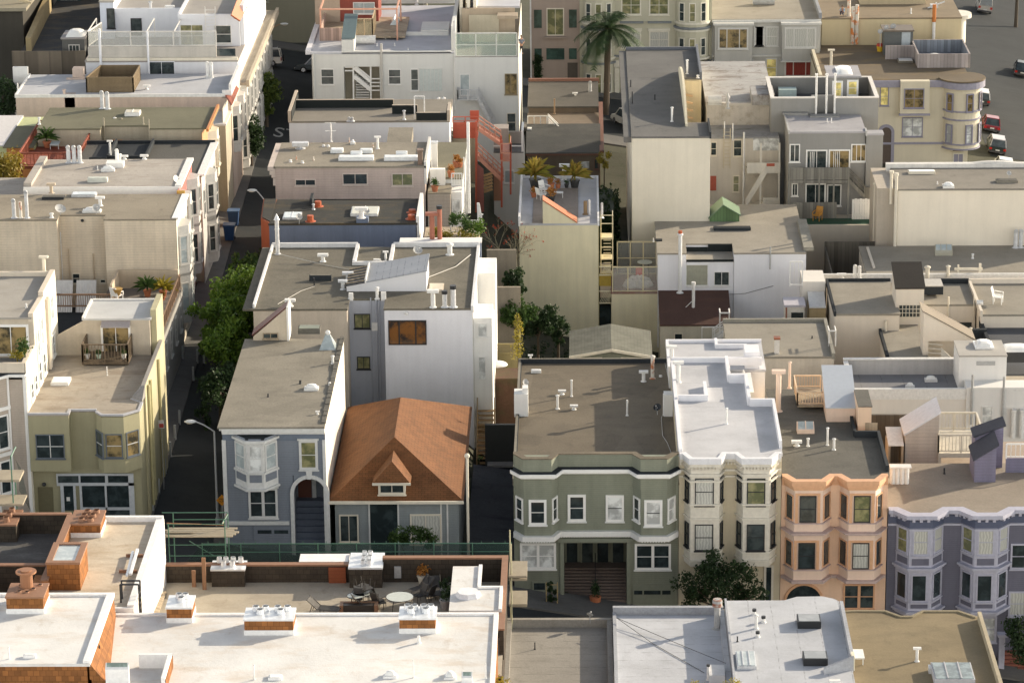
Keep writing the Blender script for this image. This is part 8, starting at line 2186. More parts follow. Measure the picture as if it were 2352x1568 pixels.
for xl,xr in((640,905),(1420,1700)):
 pts,P=rbay(N8,F8,xl,xr,1.4,zz(470)if xl>1000 else zz(800),20,cr8)
 L=math.hypot(pts[1][0]-pts[0][0],pts[1][1]-pts[0][1])
 for yt,yb_ in((255,405),(-40,120))+(((550,715),)if xl<1000 else()):
  for k in(2,4,6):N8.winw(P[k],-.1,L+.1,zz(yb_)-.6,zz(yt)-.6,'sash',ct8,gold if k==4 else gmid,.1,sill=False)
 b_=MB()
 for y,mt in((130,0),(190,0),(425,0)):band(b_,pts,zz(y)-.75,zz(y)-.55,-.05,.16)
 N8.add('moulding',b_,ct8)
 b_=MB()
 for y in(185,475):band(b_,pts,zz(y)-.55,zz(y)-.35,-.05,.25)
 N8.add('band',b_,dk8)
for xl in(960,1195):
 for yt,yb_,p_ in((225,410,gcurt),(-40,128,gold)):
  N8.win(F8,xl,yt+(35 if yt>0 else 0),xl+170,yb_,(2,2),ct8,p_,.14,hood=.25)
 m=MB();F8.box(m,F8.hit(xl-10,0).x,F8.hit(xl+190,0).x,zz(195),zz(180),-.01,.3);N8.add('window_band',m,dk8)
m=MB();F8.box(m,F8.hit(630,0).x,F8.hit(1000,0).x,zz(480),zz(462),-.01,.25);N8.add('band',m,dk8)
m=MB();F8.box(m,F8.hit(905,0).x,F8.hit(945,0).x,zz(800),zz(560),-.01,.4);F8.box(m,F8.hit(900,0).x,F8.hit(1015,0).x,zz(555),zz(500),-.01,.5);N8.add('porch',m,ct8);N8.panel('door',F8,960,560,1010,800,gdark)
N9=House('grey_bay_house',"pale grey row house with square white framed bays in the top right",(18,348,zg(18)))
gy9=pt("",(.47,.46,.42),var=.07);gt9=pn("",(.62,.61,.57))
tile(4,1);v3=F8.hit(532,300).x;zr9=F8.hit(300,160).z
N9.block(v2+.02,v3,Y8,357,-4,zr9,gy9,rfg("",(.45,.41,.34),(.36,.31,.25),.5,grain=.1),None)
tile(3,1)
def sbay(s,F,tl,xl,xr,d,yt,yb_,mat):
 tile(*tl);a,b=F.hit(xl,300).x,F.hit(xr,300).x;s.add('bay_window',MB().box(a,b,F.p.y-d,F.p.y+.02,F.hit(xl,yb_).z-.25,F.hit(xl,yt).z-.25),mat)
 s.add('moulding',MB().box(a-.15,b+.15,F.p.y-d-.15,F.p.y-.02,F.hit(xl,yb_).z-.4,F.hit(xl,yb_).z-.26).box(a-.15,b+.15,F.p.y-d-.15,F.p.y-.02,F.hit(xl,yt).z-.24,F.hit(xl,yt).z-.02),gt9)
 return FY(F.p.y-d)
B=sbay(N9,F8,(3,1),1745,2060,.9,180,480,gy9);N9.win(B,1775,235,2030,415,'three',gt9,gwarm,.16)
tile(3,1);N9.win(F8,2075,225,2162,390,'sash',gt9,gcurt,.12);
tile(4,1);N9.win(F8,72,225,178,390,'sash',gt9,gcurt,.12);N9.win(F8,-20,225,68,390,'sash',gt9,gcurt,.12)
B=sbay(N9,F8,(4,1),205,520,.9,175,475,gy9);N9.win(B,230,232,495,405,'three',gt9,gcurt,.16)
N9.win(F8,228,510,480,645,'three',gt9,gred,.16);N9.win(F8,70,490,165,650,'sash',gt9,gyel,.12)
m=MB();F8.box(m,v2+.02,v3,F8.hit(0,475).z,F8.hit(0,462).z,-.01,.2);F8.box(m,v2+.02,v3,zr9-.3,zr9-.05,-.01,.3);N9.add('cornice',m,gt9)
N9.add('parapet',MB().box(v3-.2,v3+.1,Y8+.1,357,zr9-.1,zr9+.6),pt("",(.3,.31,.33)))
tile(4,1);m=MB();q=PZ(0,40,zr9);m.cyl((q.x-.5,q.y,zr9+.35),(q.x+1.8,q.y,zr9+.35),.45,n=12);N9.add('vent_drum',m,pipeg)
tile(4,1)
Y11=327.8;F11=FY(Y11);z11=F11.hit(1200,655).z
N11=House('corner_house',"cream corner house with a round tower bay and mauve bands on the steep right street",(36,335,zg(36)))
cr11=pt("",(.66,.60,.46),var=.06);mv=pn("",(.30,.29,.35));mvw=pn("",(.27,.26,.33))
x11a,x11b=F11.hit(980,900).x,F11.hit(1600,900).x
yk11=PZ(1000,365,z11).y
xe=F11.hit(1880,900).x
N11.block(x11a-5.5,xe-1.2,Y11,yk11,-9,z11-.2,cr11,rfg("roof_brown11",(.24,.195,.14),(.36,.26,.13),.6,grain=.12),None)
r11=(F11.hit(1875,900).x-F11.hit(1560,900).x)/2
c11=(F11.hit(1560,900).x+r11,Y11+.6)
n=20
pts=[(c11[0]-r11*math.cos(math.pi*(i/n)*1.35),c11[1]-r11*math.sin(math.pi*(i/n)*1.35))for i in range(n+1)]
zt11=z11-.2;zb11=F11.hit(1700,1205).z-.3
N11.add('round_bay',MB().prism(pts+[(c11[0],c11[1]+2)],zb11,zt11),cr11)
N11.add('tower_roof',MB().prism([(c11[0]+(p[0]-c11[0])*1.25,c11[1]+(p[1]-c11[1])*1.25)for p in pts]+[(c11[0],c11[1]+2)],zt11+.001,zt11+.14),MATS["roof_brown11"])
b_=MB();band(b_,pts,zt11-.7,zt11-.05,-.05,.45);band(b_,[(x11a-5.5,Y11),(x11b,Y11)],zt11-.7,zt11-.05,-.02,.35);N11.add('cornice',b_,mv)
b_=MB()
for y in(895,965,1170,1210):band(b_,pts,F11.hit(1700,y).z-.35,F11.hit(1700,y).z-.2,-.05,.14)
F11.box(b_,x11a-.5,x11b,F11.hit(1300,1212).z,F11.hit(1300,1195).z,-.01,.12);N11.add('band',b_,mv)
P=[Plane((*pts[i],0),(pts[i+1][0]-pts[i][0],pts[i+1][1]-pts[i][1],0))for i in range(n)]
L=math.hypot(pts[1][0]-pts[0][0],pts[1][1]-pts[0][1])
for k in(3,8,12):
 for yt,yb_,p_ in((738,898,gwarm),(998,1160,gblind)):
  Q=Plane(((pts[k][0]+pts[k+2][0])/2-(pts[k+2][0]-pts[k][0])/2,(pts[k][1]+pts[k+2][1])/2-(pts[k+2][1]-pts[k][1])/2,0),(pts[k+2][0]-pts[k][0],pts[k+2][1]-pts[k][1],0))
  Q.p+=Q.n*.12
  N11.winw(Q,0,2*L,F11.hit(1650,yb_).z-.35,F11.hit(1650,yt).z-.35,'sash',mvw,p_,.12,sill=False,proud=.1)
m=MB();q0,q1=F11.hit(1195,800).x,F11.hit(1440,800).x;m.box(q0,q1,Y11-.8,Y11+.02,F11.hit(1300,965).z,F11.hit(1300,670).z);N11.add('bay_window',m,cr11)
F11b=FY(Y11-.8)
N11.win(F11b,1232,745,1402,910,(2,2),mvw,gwarm,.1);N11.win(F11,1215,985,1390,1150,(2,2),mvw,gblind,.1);N11.win(F11,1028,728,1105,890,'sash',mvw,gyel,.1)
m=MB();F11b.box(m,q0-.1,q1+.1,F11b.hit(1300,972).z,F11b.hit(1300,955).z,-.1,.12);N11.add('band',m,mv)
ac=F11.hit(1080,1200);ra=(F11.hit(1158,1200).x-F11.hit(1020,1200).x)/2;zq=F11.hit(1080,1045).z-ra
m=MB()
for i in range(12):
 t0_,t1_=math.pi*i/12,math.pi*(i+1)/12
 m.hexa([(ac.x+rr*math.cos(t),yy,zq+rr*math.sin(t))for yy in(Y11-.08,Y11+.02)for rr,t in((ra-.3,t0_),(ra,t0_),(ra,t1_),(ra-.3,t1_))])
m.box(ac.x+ra-.3,ac.x+ra,Y11-.08,Y11+.02,-8,zq);N11.add('arch_frame',m,mv)
m=MB();rr=ra-.3;m.add([(ac.x+rr*math.cos(math.pi*i/12),Y11-.03,zq+rr*math.sin(math.pi*i/12))for i in range(13)]+[(ac.x-rr,Y11-.03,-8),(ac.x+rr,Y11-.03,-8)],[tuple(range(13))+(13,14)]);N11.add('arched_door',m,pn("",(.1,.075,.06)))
N11.win(F11,1640,1285,1735,1400,(2,1),ct8,mvw,.12,name='shop_window');N11.win(F11,1635,1232,1735,1275,'fixed',cr11,gwarm,.06)
zr=z11-.2
pm=pt("",(.40,.355,.34),'vertical',step=.35);pin=pt("",(.24,.27,.31),'vertical',step=.35)
a,b=PZ(1345,572,zr),PZ(1785,565,zr);h_=PY(1500,455,a.y).z-zr;yk_=PZ(1550,332,zr+h_).y
m=MB();i_=MB();W=.15
m.box(a.x,b.x,a.y,a.y+W,zr,zr+h_);m.box(a.x,b.x,yk_-W,yk_,zr,zr+h_);m.box(a.x,a.x+W,a.y+W,yk_-W,zr,zr+h_);m.box(b.x-W,b.x,a.y+W,yk_-W,zr,zr+h_);N11.add('roof_pen',m,pm)
i_.box(a.x+W,b.x-W,yk_-W-.03,yk_-W,zr+.1,zr+h_-.02);i_.box(b.x-W-.03,b.x-W,a.y+W,yk_-W-.031,zr+.1,zr+h_-.02);i_.box(a.x+W,b.x-W,a.y+W,yk_-W-.031,zr+.02,zr+.09);N11.add('pen_lining',i_,pin)
a,b=PZ(1075,500,zr),PZ(1320,500,zr);h_=PY(1200,385,a.y).z-zr
N11.add('roof_screen',MB().box(a.x,b.x,a.y,a.y+.15,zr,zr+h_),pm)
zt=PY(1200,265,a.y+2).z;hut=N11.add('roof_hut',MB().box(a.x,b.x,a.y+2,a.y+4.5,zr,zt),pn("",(.11,.12,.12)));N11.add('hut_roof',MB().box(a.x-.15,b.x+.1,a.y+1.8,a.y+4.6,zt,zt+.15),pn("",(.16,.13,.1)),hut);FH=FY(a.y+2);N11.panel('door',FH,1212,272,1285,385,pn("",(.42,.47,.5)))
for x,y,d in((1032,265,42),(1085,230,38),(1142,222,48)):N11.dish(x,y,y+130,zr+1.2,d,pipeg,(-.2,-.8,.5))
N11.pipe(618,580,415,zr,22,cream,'T');N11.curb(1185,1310,530,490,zr,.2,gravell,domew)
N11.add('parapet',MB().box(x11a-5.5,x11a-5.2,Y11+.2,yk11,zr-.1,zr+.5),cr11)
Y10=yk11+.4;F10=FY(Y10);z10=F10.hit(1000,150).z
x10a,x10b=F10.hit(540,250).x,F10.hit(1712,250).x
N10=House('beige_house',"beige house with white and orange flues standing behind the round corner house",(33,350,zg(33)))
N10.block(x10a,x10b,Y10,375,-9,z10,pt("",(.62,.52,.33),var=.06),rfg("",(.36,.29,.2),(.42,.33,.22),.5,grain=.12),None)
rr=F10.hit(1830,200).x-x10b
pts=[(x10b+rr*math.sin(math.pi*i/10)*.9,Y10+.6+1.6*(1-math.cos(math.pi*i/10)))for i in range(11)]
N10.add('round_cornice',MB().prism([(x10b-1,pts[0][1])]+pts+[(x10b-1,pts[-1][1])],z10-.4,z10-.02).prism([(x10b-1,pts[0][1]+.2)]+[(x10b+(p[0]-x10b)*.55,p[1])for p in pts]+[(x10b-1,pts[-1][1])],-9,z10-.41),pt("",(.76,.72,.62)))
rw_=rusty("",(.62,.58,.5),(.6,.2,.05),.48,.58)
for x,yb_,yt in((798,372,60),(832,372,42)):q=PY(x,yb_,Y10-.25);t_=PY(x,yt,Y10-.25).z;N10.add('flue',MB().cyl((q.x,Y10-.25,q.z),(q.x,Y10-.25,t_),.2,n=10),rw_)
q=PY(1480,330,Y10-.2);t_=PY(1490,40,Y10-.2).z;N10.add('flue',MB().cyl((q.x,Y10-.2,q.z),(q.x,Y10-.2,(q.z+t_)/2),.17,n=10),pipew);N10.add('rusted_flue',MB().cyl((q.x,Y10-.2,(q.z+t_)/2),(q.x,Y10-.2,t_),.2,n=10),pn("",(.5,.17,.04)))
N10.pipe(768,135,-60,z10,30,rw_,'none',name='flue');N10.pipe(1290,115,70,z10,12,pipew,'none')
m=MB();q=PZ(860,40,z10);m.box(q.x,q.x+7,q.y,q.y+3,z10,z10+.9);N10.add('roof_plant',m,pt("",(.5,.42,.28)))
m=MB();q=PZ(1430,70,z10);m.beam(q,q+V3((1.8,0,.7)),.12);m.beam(q+V3((.9,0,0)),q+V3((.9,0,.6)),.15);m.box(q.x+.3,q.x+1.1,q.y,q.y+.6,z10,z10+.35);N10.add('roof_pump',m,galv)
tile(2,1)
OW=House('olive_wall_house',"huge blank olive grey wall of a house at the far end of the alley",(-26,346,zg(-26)))
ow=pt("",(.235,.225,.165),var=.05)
OW.add('wall',MB().box(-46,-16,341,352,0,22),ow)
OW.win(FY(341),20,-40,128,22,'fixed',pn("",(.3,.3,.24)),gmid,.15)
OW.add('plinth',MB().box(-46,-16,340.7,340.99,0,4.9),pn("",(.06,.062,.055)))
tile(1,1)
Yd_=297.
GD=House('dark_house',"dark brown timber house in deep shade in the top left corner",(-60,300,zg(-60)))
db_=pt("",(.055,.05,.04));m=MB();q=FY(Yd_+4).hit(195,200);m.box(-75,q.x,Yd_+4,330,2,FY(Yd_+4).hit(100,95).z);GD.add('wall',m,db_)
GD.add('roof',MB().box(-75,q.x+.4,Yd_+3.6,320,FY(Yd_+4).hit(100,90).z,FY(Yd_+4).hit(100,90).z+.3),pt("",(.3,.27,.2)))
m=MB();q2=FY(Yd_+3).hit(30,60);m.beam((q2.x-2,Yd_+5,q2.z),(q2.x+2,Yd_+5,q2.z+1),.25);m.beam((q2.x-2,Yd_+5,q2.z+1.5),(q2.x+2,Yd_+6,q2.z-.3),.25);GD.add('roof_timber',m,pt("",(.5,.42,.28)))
m=MB();yfn=291.;a,b=PY(105,570,yfn),PY(722,570,yfn);m.box(a.x,b.x,yfn,yfn+.15,3,PY(300,432,yfn).z)
tag(m.build('board_fence',pt("",(.15,.125,.095),'vertical',step=1.1),None,(a.x,yfn,9)),"weathered brown board fence left of the modern white house",'fence')
gz_=PY(300,575,yfn).z+.5
TERR=House('sunken_patio',"shaded patio slab behind the weathered board fence",(-50,300,9),'patio')
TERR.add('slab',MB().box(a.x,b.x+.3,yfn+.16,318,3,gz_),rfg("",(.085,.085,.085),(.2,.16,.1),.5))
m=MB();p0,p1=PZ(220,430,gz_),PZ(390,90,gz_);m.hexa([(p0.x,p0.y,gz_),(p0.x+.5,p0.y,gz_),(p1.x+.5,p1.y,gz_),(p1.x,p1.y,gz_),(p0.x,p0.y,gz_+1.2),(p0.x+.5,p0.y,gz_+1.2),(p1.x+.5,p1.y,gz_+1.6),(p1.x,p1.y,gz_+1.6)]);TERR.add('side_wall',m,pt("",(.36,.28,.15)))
sh0,sh1=PZ(575,495,gz_),PZ(715,495,gz_);t_=PY(650,330,sh0.y).z
SHD=House('garden_shed',"dark garden shed with a glazed door and white dome roof light",(sh0.x+1,sh0.y+1,gz_),'shed')
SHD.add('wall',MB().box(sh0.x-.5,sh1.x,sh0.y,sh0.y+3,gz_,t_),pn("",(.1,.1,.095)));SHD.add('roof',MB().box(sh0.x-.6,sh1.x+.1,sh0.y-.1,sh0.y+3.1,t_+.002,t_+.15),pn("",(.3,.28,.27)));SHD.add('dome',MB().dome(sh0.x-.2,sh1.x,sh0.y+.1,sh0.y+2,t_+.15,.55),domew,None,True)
SHD.win(FY(sh0.y),578,375,672,500,(3,2),pn("",(.5,.48,.45)),gmid,.08,sill=False,name='glass_door')
TEAL=House('teal_house',"shaded house with teal window frames at the top edge",(-52,320,zg(-52)))
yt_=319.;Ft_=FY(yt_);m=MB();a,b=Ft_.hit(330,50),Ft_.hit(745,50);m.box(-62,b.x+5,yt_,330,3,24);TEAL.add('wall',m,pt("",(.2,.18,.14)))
TEAL.win(Ft_,480,-60,680,80,(4,1),pn("teal_frame",(.04,.16,.16)),gcurt,.3);TEAL.panel('wall_panel',Ft_,355,-60,480,45,pt("",(.33,.31,.27)));TEAL.panel('teal_post',Ft_,330,-60,352,70,pn("teal_frame",(.04,.16,.16)))
m=MB();q=Ft_.hit(485,95);m.box(q.x,b.x+6,yt_-1.5,yt_-1.3,q.z-2.2,q.z);TEAL.add('deck_fence',m,pt("",(.2,.16,.1)))
# rear decks and red stairs in the middle of the block
def tile8():
 global OX,OY,KP
 OX,OY,KP=1560/1.63265306,440/1.63265306,500/1867/1.63265306
tile8()
YR=284.;FRr=FY(YR)
redm=pn("",(.45,.10,.055));redp=pn("",(.55,.26,.18))
RS=House('stair_tower',"rust red wooden outdoor stair tower climbing in two flights",(-9.5,YR,zg(-9)),'stair tower')
H_=lambda x,y,k=.0:V3((FRr.hit(x,y).x,YR+k,FRr.hit(x,y).z))
m=MB()
for x,y0,y1,k in((842,60,1330,0),(842,200,900,1.6),(1200,320,1260,0),(1325,355,1080,0),(1185,320,660,1.6)):
 m.beam(H_(x,y1,k),H_(x,y0,k),.16)
RS.add('post',m,redm)
m=MB();a,b=H_(845,690),H_(945,760);z0_=H_(845,1330).z;m.hexa([(a.x,YR+.1,z0_),(b.x,YR+.1,z0_),(b.x,YR+.3,z0_),(a.x,YR+.3,z0_),(a.x,YR+.1,H_(0,650).z),(b.x,YR+.1,H_(0,740).z),(b.x,YR+.3,H_(0,740).z),(a.x,YR+.3,H_(0,650).z)]);RS.add('side_panel',m,pn("",(.3,.11,.09)))
RS.flight(H_(1215,900,.8),H_(860,560,.8),1.3,(0,1,0),redp,15);RS.flight(H_(1180,440,2.2),H_(870,230,2.2),1.2,(0,1,0),redp,12)
m=MB();p,q=H_(1185,480,0),H_(1320,480,0);m.box(p.x,q.x,YR-.2,YR+2.6,p.z-.15,p.z);p2,q2=H_(1185,595),H_(1320,595);m.box(p2.x,q2.x,YR-.2,YR+2.6,p2.z-.12,p2.z);RS.add('landing',m,redp)
RS.rail([(p.x,YR-.15,p.z),(q.x,YR-.15,p.z),(q.x,YR+2.5,p.z)],H_(1200,365).z-p.z,redp,1.5,bars=False)
m=MB();p,q=H_(945,760),H_(1070,1060)
for i in range(6):zz=H_(0,840+i*45).z;m.beam((p.x,YR+.4,zz),(q.x,YR+.4,zz+.25),.12,.2)
RS.add('lower_braces',m,pn("",(.42,.26,.12)))
m=MB();p,q=H_(1080,850),H_(1205,1240);m.box(p.x,q.x,YR+1.7,YR+1.8,q.z,p.z);RS.add('board_wall',m,pn("",(.36,.19,.12)))
m=MB();p,q=H_(500,185,3),H_(850,185,3);pz_=p.z;m.box(p.x,q.x,YR+2.9,YR+3.,H_(0,410,3).z,pz_);m.box(p.x,q.x,YR+3.01,YR+5,H_(0,410,3).z,H_(0,400,3).z);RS.add('deck_front',m,redm)
RS.rail([(p.x,YR+2.95,pz_),(q.x,YR+2.95,pz_)],H_(600,108,3).z-pz_,redm,1.4,bars=False)
m=MB();p,q=H_(735,60,4),H_(865,190,4);m.box(p.x,q.x,YR+4,YR+4.1,q.z,p.z);RS.add('back_board',m,redm)
m=MB();p,q=H_(490,410,2.8),H_(830,560,2.8);m.box(p.x,q.x,YR+2.8,YR+4,q.z-3,p.z);RS.add('deck_base',m,pn("",(.33,.29,.2)))
Yw8=288.5;F8w=FY(Yw8)
W8=House('rear_house',"small white rear house with a toy strewn terrace behind the red stairs",(-6.5,291,zg(-6)))
a,b=F8w.hit(1085,485),F8w.hit(1508,485)
W8.add('wall',MB().box(a.x,b.x,Yw8,Yw8+6,-4,a.z-.1),w7)
W8.add('terrace',MB().box(a.x,b.x,Yw8-.05,Yw8+6,a.z-.09,a.z),pn("",(.1,.1,.1)))
c=F8w.hit(1100,215);W8.add('terrace_wall',MB().box(a.x,b.x-.1,Yw8+3,Yw8+3.2,a.z,PY(1200,205,Yw8+3).z).box(a.x,a.x+1.3,Yw8+1.2,Yw8+2.9,a.z,PY(1000,130,Yw8+2).z),pt("",(.4,.35,.31)))
m=MB();zt=F8w.hit(1480,195).z;m.beam((b.x-.1,Yw8+.05,a.z),(b.x-.1,Yw8+.05,zt),.2);m.beam((a.x,Yw8+.05,F8w.hit(0,410).z),(b.x-.1,Yw8+.05,F8w.hit(0,410).z),.1);m.beam((b.x-.1,Yw8+.05,zt),(b.x-.1,Yw8+3,zt),.2);W8.add('rail',m,trimw)
W8.win(F8w,1235,735,1378,920,'fixed',trimw,gsky,.08)
q=PY(1262,300,Yw8+2.9);tag(MB().box(q.x-.35,q.x+.35,Yw8+2.9,Yw8+2.97,q.z-.5,q.z+.4).build('towel',pn("",(.62,.46,.04)),None,q),"yellow towel hanging on the wall of the toy strewn terrace",'towel')
YA5=262.9;FA5=FY(YA5)
AN=House('annex',"beige annex with potted plants on its roof and tall white pipes beside the pinkish house",(-11,266,zg(-11)))
a,b=FA5.hit(85,1060),FA5.hit(480,1060)
AN.add('wall',MB().box(x5r+.16,b.x,YA5,276,-3,a.z-.1),pt("",(.5,.42,.34),'siding',step=.3))
AN.add('ledge_roof',MB().box(x5r+.16,b.x+.06,YA5-.06,YA5+3,a.z-.09,a.z),rfg("",(.4,.36,.28)))
zr5=FY(YA5+3).hit(400,855).z
AN.add('upper_wall',MB().box(x5r+.16,FY(YA5+3).hit(645,855).x,YA5+3.01,278,-3,zr5-.1),w7)
AN.add('roof',MB().box(x5r+.16,FY(YA5+3).hit(645,855).x+.05,YA5+2.95,278,zr5-.09,zr5),rfg("",(.3,.28,.2)))
p,q=FY(YA5+2.5).hit(195,725),FY(YA5+2.5).hit(410,1030);AN.add('screen',MB().box(p.x,q.x,YA5+2.4,YA5+2.9,a.z,p.z),white)
e=FY(YA5+1).hit(640,1060);AN.add('white_wing',MB().box(b.x+.02,e.x,YA5+1,YA5+3,-3,FY(YA5+1).hit(560,1050).z),white)
AN.win(FY(YA5+1),500,1140,625,1400,'fixed',white,gblind,.08,sill=False,name='door')
for x,y0,y1,w_ in((728,70,1340,46),(672,560,1430,20),(700,500,1340,14),(215,385,700,10)):
 p=PY(x,y0,YA5+2.2);q=PY(x,y1,YA5+2.2);m=MB();r=w_/2/scl(p);m.cyl((p.x,p.y,q.z),p,r,n=10);AN.add('flue',m,pipew)
AN.stack(225,300,715,350,zr5-.0,.5,white,galv)
AN.rail([(b.x+.1,YA5+.8,FY(YA5).hit(0,1010).z),(FA5.hit(640,1010).x,YA5+.8,FY(YA5).hit(0,1010).z)],1.1,pipew,.6,.2)
a2=FA5.hit(875,1380);AN.add('a_frame',MB().beam(FA5.hit(880,1500),FA5.hit(870,1200),.2).beam(FA5.hit(930,1500),FA5.hit(880,1210),.12).beam(FA5.hit(870,1360),FA5.hit(940,1360),.1),white)
# garden walls and yard between the white house and the green house
gwl=pt("garden_wall",(.3,.26,.2),var=.2)
def box_thing(name,label,cat,x0,x1,y0,y1,z0,z1,mat,group=None):
 m=MB();m.box(x0,x1,y0,y1,z0,z1);return tag(m.build(name,mat,None,((x0+x1)/2,(y0+y1)/2,z0)),label,cat,group)
tile(2,2)
p=PY(1960,712,258);q=PY(2235,860,258)
box_thing('garden_wall',"weathered grey garden wall below the bare tree",'wall',p.x,-5.,258,258.3,-3,p.z,gwl)
p=PY(1950,1025,247);box_thing('garden_wall',"low pale topped garden wall behind the orange tree",'wall',p.x,-4.5,247,247.3,-3,p.z,gwl)
tile(2,3)
p=PY(2005,110,240);q=PY(2200,185,240)
m=MB();m.box(p.x,q.x+.3,240,240.1,q.z-2.,q.z);
for i in range(16):x_=p.x+(q.x-p.x)*i/16;m.beam((x_,239.95,q.z),(x_+.35,239.95,p.z),.03);m.beam((x_+.35,239.93,q.z),(x_,239.93,p.z),.03)
m.beam((p.x,239.95,p.z),(q.x+.3,239.95,p.z),.1);m.beam((p.x,239.9,q.z),(q.x+.3,239.9,q.z),.1);tag(m.build('lattice_fence',pt("",(.3,.25,.12)),None,(p.x,240,-2)),"tan lattice fence in the narrow garden beside the white house",'fence')
p,q=PY(2000,350,232),PY(2195,440,232)
box_thing('planting_bed',"raised bed of earth and brick behind the patio heater",'planting bed',p.x,q.x+.3,232,234.5,-3,q.z+.35,rfg("",(.16,.09,.06),(.1,.12,.05),.6))
p,q=PY(1960,790,221.5),PY(2185,870,221.5)
box_thing('garden_wall',"dark garden wall with posts behind the flat garage roof",'wall',-6.6,-4.4,221.5,221.8,-3,p.z,pn("",(.06,.06,.055)))
a,b=PZ(1965,1130,1.3),PZ(2180,1130,1.3);c=PZ(2080,875,1.3)
GA=House('garage',"low garage with a flat pale roof between the white house and the green house",((a.x+b.x)/2,a.y+2,zg(-5)),'garage')
GA.add('roof',MB().box(a.x,min(b.x,gx0-.1),a.y,c.y,1.15,1.3),rfg("",(.5,.46,.43),(.4,.37,.34),.3))
GA.add('wall',MB().box(a.x+.1,gx0-.15,a.y+.3,c.y-.1,-3,1.14),pn("",(.05,.055,.055)))
dm=MB();dm.add([(-7.4,Y0-.4,zg(-7.4)+.17),(gx0-.1,Y0-.4,zg(gx0)+.17),(gx0-.1,a.y,.9),(-7.4,a.y,1.4)],[(0,1,2,3)]);structure('driveway',dm,rfg("",(.17,.17,.18),(.08,.08,.09),.7))
M3.flight((-6.7,220.5,-1.8),(-6.7,226,2.4),1.,(1,0,0),pt("stair_wood",(.3,.2,.1)),16)
# trees and plants
def hedge(name,label,x0,x1,y0,y1,z0,z1,leaf,n,size,cat='hedge',seed=4):
 rnd=random.Random(seed);m=MB()
 for _ in range(n):
  f=rnd.random();p=[rnd.uniform(x0,x1),rnd.uniform(y0,y1),rnd.uniform(z0,z1)]
  ax=rnd.choice((0,0,1,2));lo_,hi_=((x0,x1),(y0,y1),(z0,z1))[ax];p[ax]=rnd.choice((lo_,hi_))+rnd.gauss(0,.12)
  leaves(m,p,.25,5,size,rnd,.2)
 m.box(x0+.25,x1-.25,y0+.25,y1-.25,z0,z1-.25)
 return tag(m.build(name,leaf,None,(x0,y0,z0)),label,cat)
for i,(x,y,h,r,lab,lf)in enumerate(((-25.,221.5,6.8,2.2,"shaded green alley tree nearest the shop end",leafd),(-25.2,227.5,8.4,2.6,"largest of the bright green trees in the alley",leafb),(-25.4,233.6,8.8,2.7,"middle bright green alley tree with the sunlit top",leafb),(-25.4,240.,8.4,2.5,"third bright green alley tree, beside the white parapet",leafb),(-25.2,246.,7.4,2.2,"fourth green alley tree, just before the dark one",leafm),(-25.2,252.5,6.4,1.8,"small dark alley tree beside the brick red corner",leafd))):
 rnd=random.Random(i+20);lobes=[(0,0,h-4.2,r*.8,r*1.2,2.)]
 for k in range(9):t=k*.7;lobes.append((math.cos(t)*r*rnd.uniform(.35,.75),math.sin(t)*r*1.1,h-4.6+rnd.uniform(-1.4,1.1),r*rnd.uniform(.35,.6),r*rnd.uniform(.5,.8),rnd.uniform(.9,1.5)))
 tree('street_tree',(x,y,zg(x)),lobes,3.2,.2,lf,7500 if 0<i<5 else 4000,.28,lab,'tree','trees along the alley',seed=i+3)
tile(2,1)
lolli=leafy("",(.05,.085,.02),(.16,.2,.035))
a=PZ(112,1060,zg(-29.7));t1=PY(112,590,a.y).z
tree('street_tree',a,[(0,0,t1-a.z-1.,1.7,1.7,1.2),(.1,0,t1-a.z-2.4,1.75,1.7,1.4),(0,0,t1-a.z-3.6,1.3,1.3,.9)],t1-a.z-3.6,.22,lolli,5200,.26,"clipped street tree with a tall boxy crown at the far end of the alley",'tree','clipped trees on the alley pavement',seed=31)
tile(1,1)
a=PZ(2110,1400,zg(-29.5));t1=PY(2130,985,a.y).z
tree('street_tree',a,[(0,0,t1-a.z-1.1,1.5,1.6,1.2),(0,0,t1-a.z-2.5,1.5,1.5,1.3)],t1-a.z-3.2,.2,leafd,4200,.26,"darker clipped street tree nearer along the alley pavement",'tree','clipped trees on the alley pavement',seed=32)
def palm(name,loc,h,r,n,label,leaf,tr=.25,seed=1,group=None,droop=1.):
 rnd=random.Random(seed);loc=V3(loc);root=empty(name,loc,label,'palm',group)
 m=MB();top=loc+V3((.3*h/12,0,h));
 for i in range(8):m.cyl(loc.lerp(top,i/8),loc.lerp(top,(i+1)/8+.004),tr*(1.05 if i%2 else .95)*(1+.3*(i==7)),tr*.95,9)
 m.build('trunk',MATS['bark'],root,loc)
 m=MB()
 for i in range(n):
  az=i*2.4+rnd.uniform(-.2,.2);el=rnd.uniform(-.35,1.1);L=r*rnd.uniform(.85,1.15)
  d=V3((math.cos(az),math.sin(az),0));pts=[]
  for k in range(9):
   s_=k/8;pts.append(top+d*(L*s_*math.cos(el)*(1-.15*s_))+V3((0,0,L*(math.sin(el)*s_-droop*.55*s_*s_))))
  for k in range(8):
   a,b=pts[k],pts[k+1];side=(b-a).cross(V3((0,0,1))).normalized()
   wd=r*.26*math.sin(math.pi*(k+.8)/9)
   for j in range(3):
    q=a.lerp(b,j/3)
    for sg in(-1,1):
     tip=q+side*sg*wd+(b-a).normalized()*wd*.5-V3((0,0,wd*.35));e=(b-a)*.2
     m.add([q-e*.5,q+e,tip],[(0,1,2)])
 m.build('crown',leaf,root,loc);return root
tile(3,1)
a=PG(835,965);t_=PY(865,240,a.y).z
palm('palm_tree',a,t_-a.z,4.4,34,"tall palm tree standing before the ornate cream house",leafy("",(.03,.06,.025),(.06,.1,.035)),.32,3)
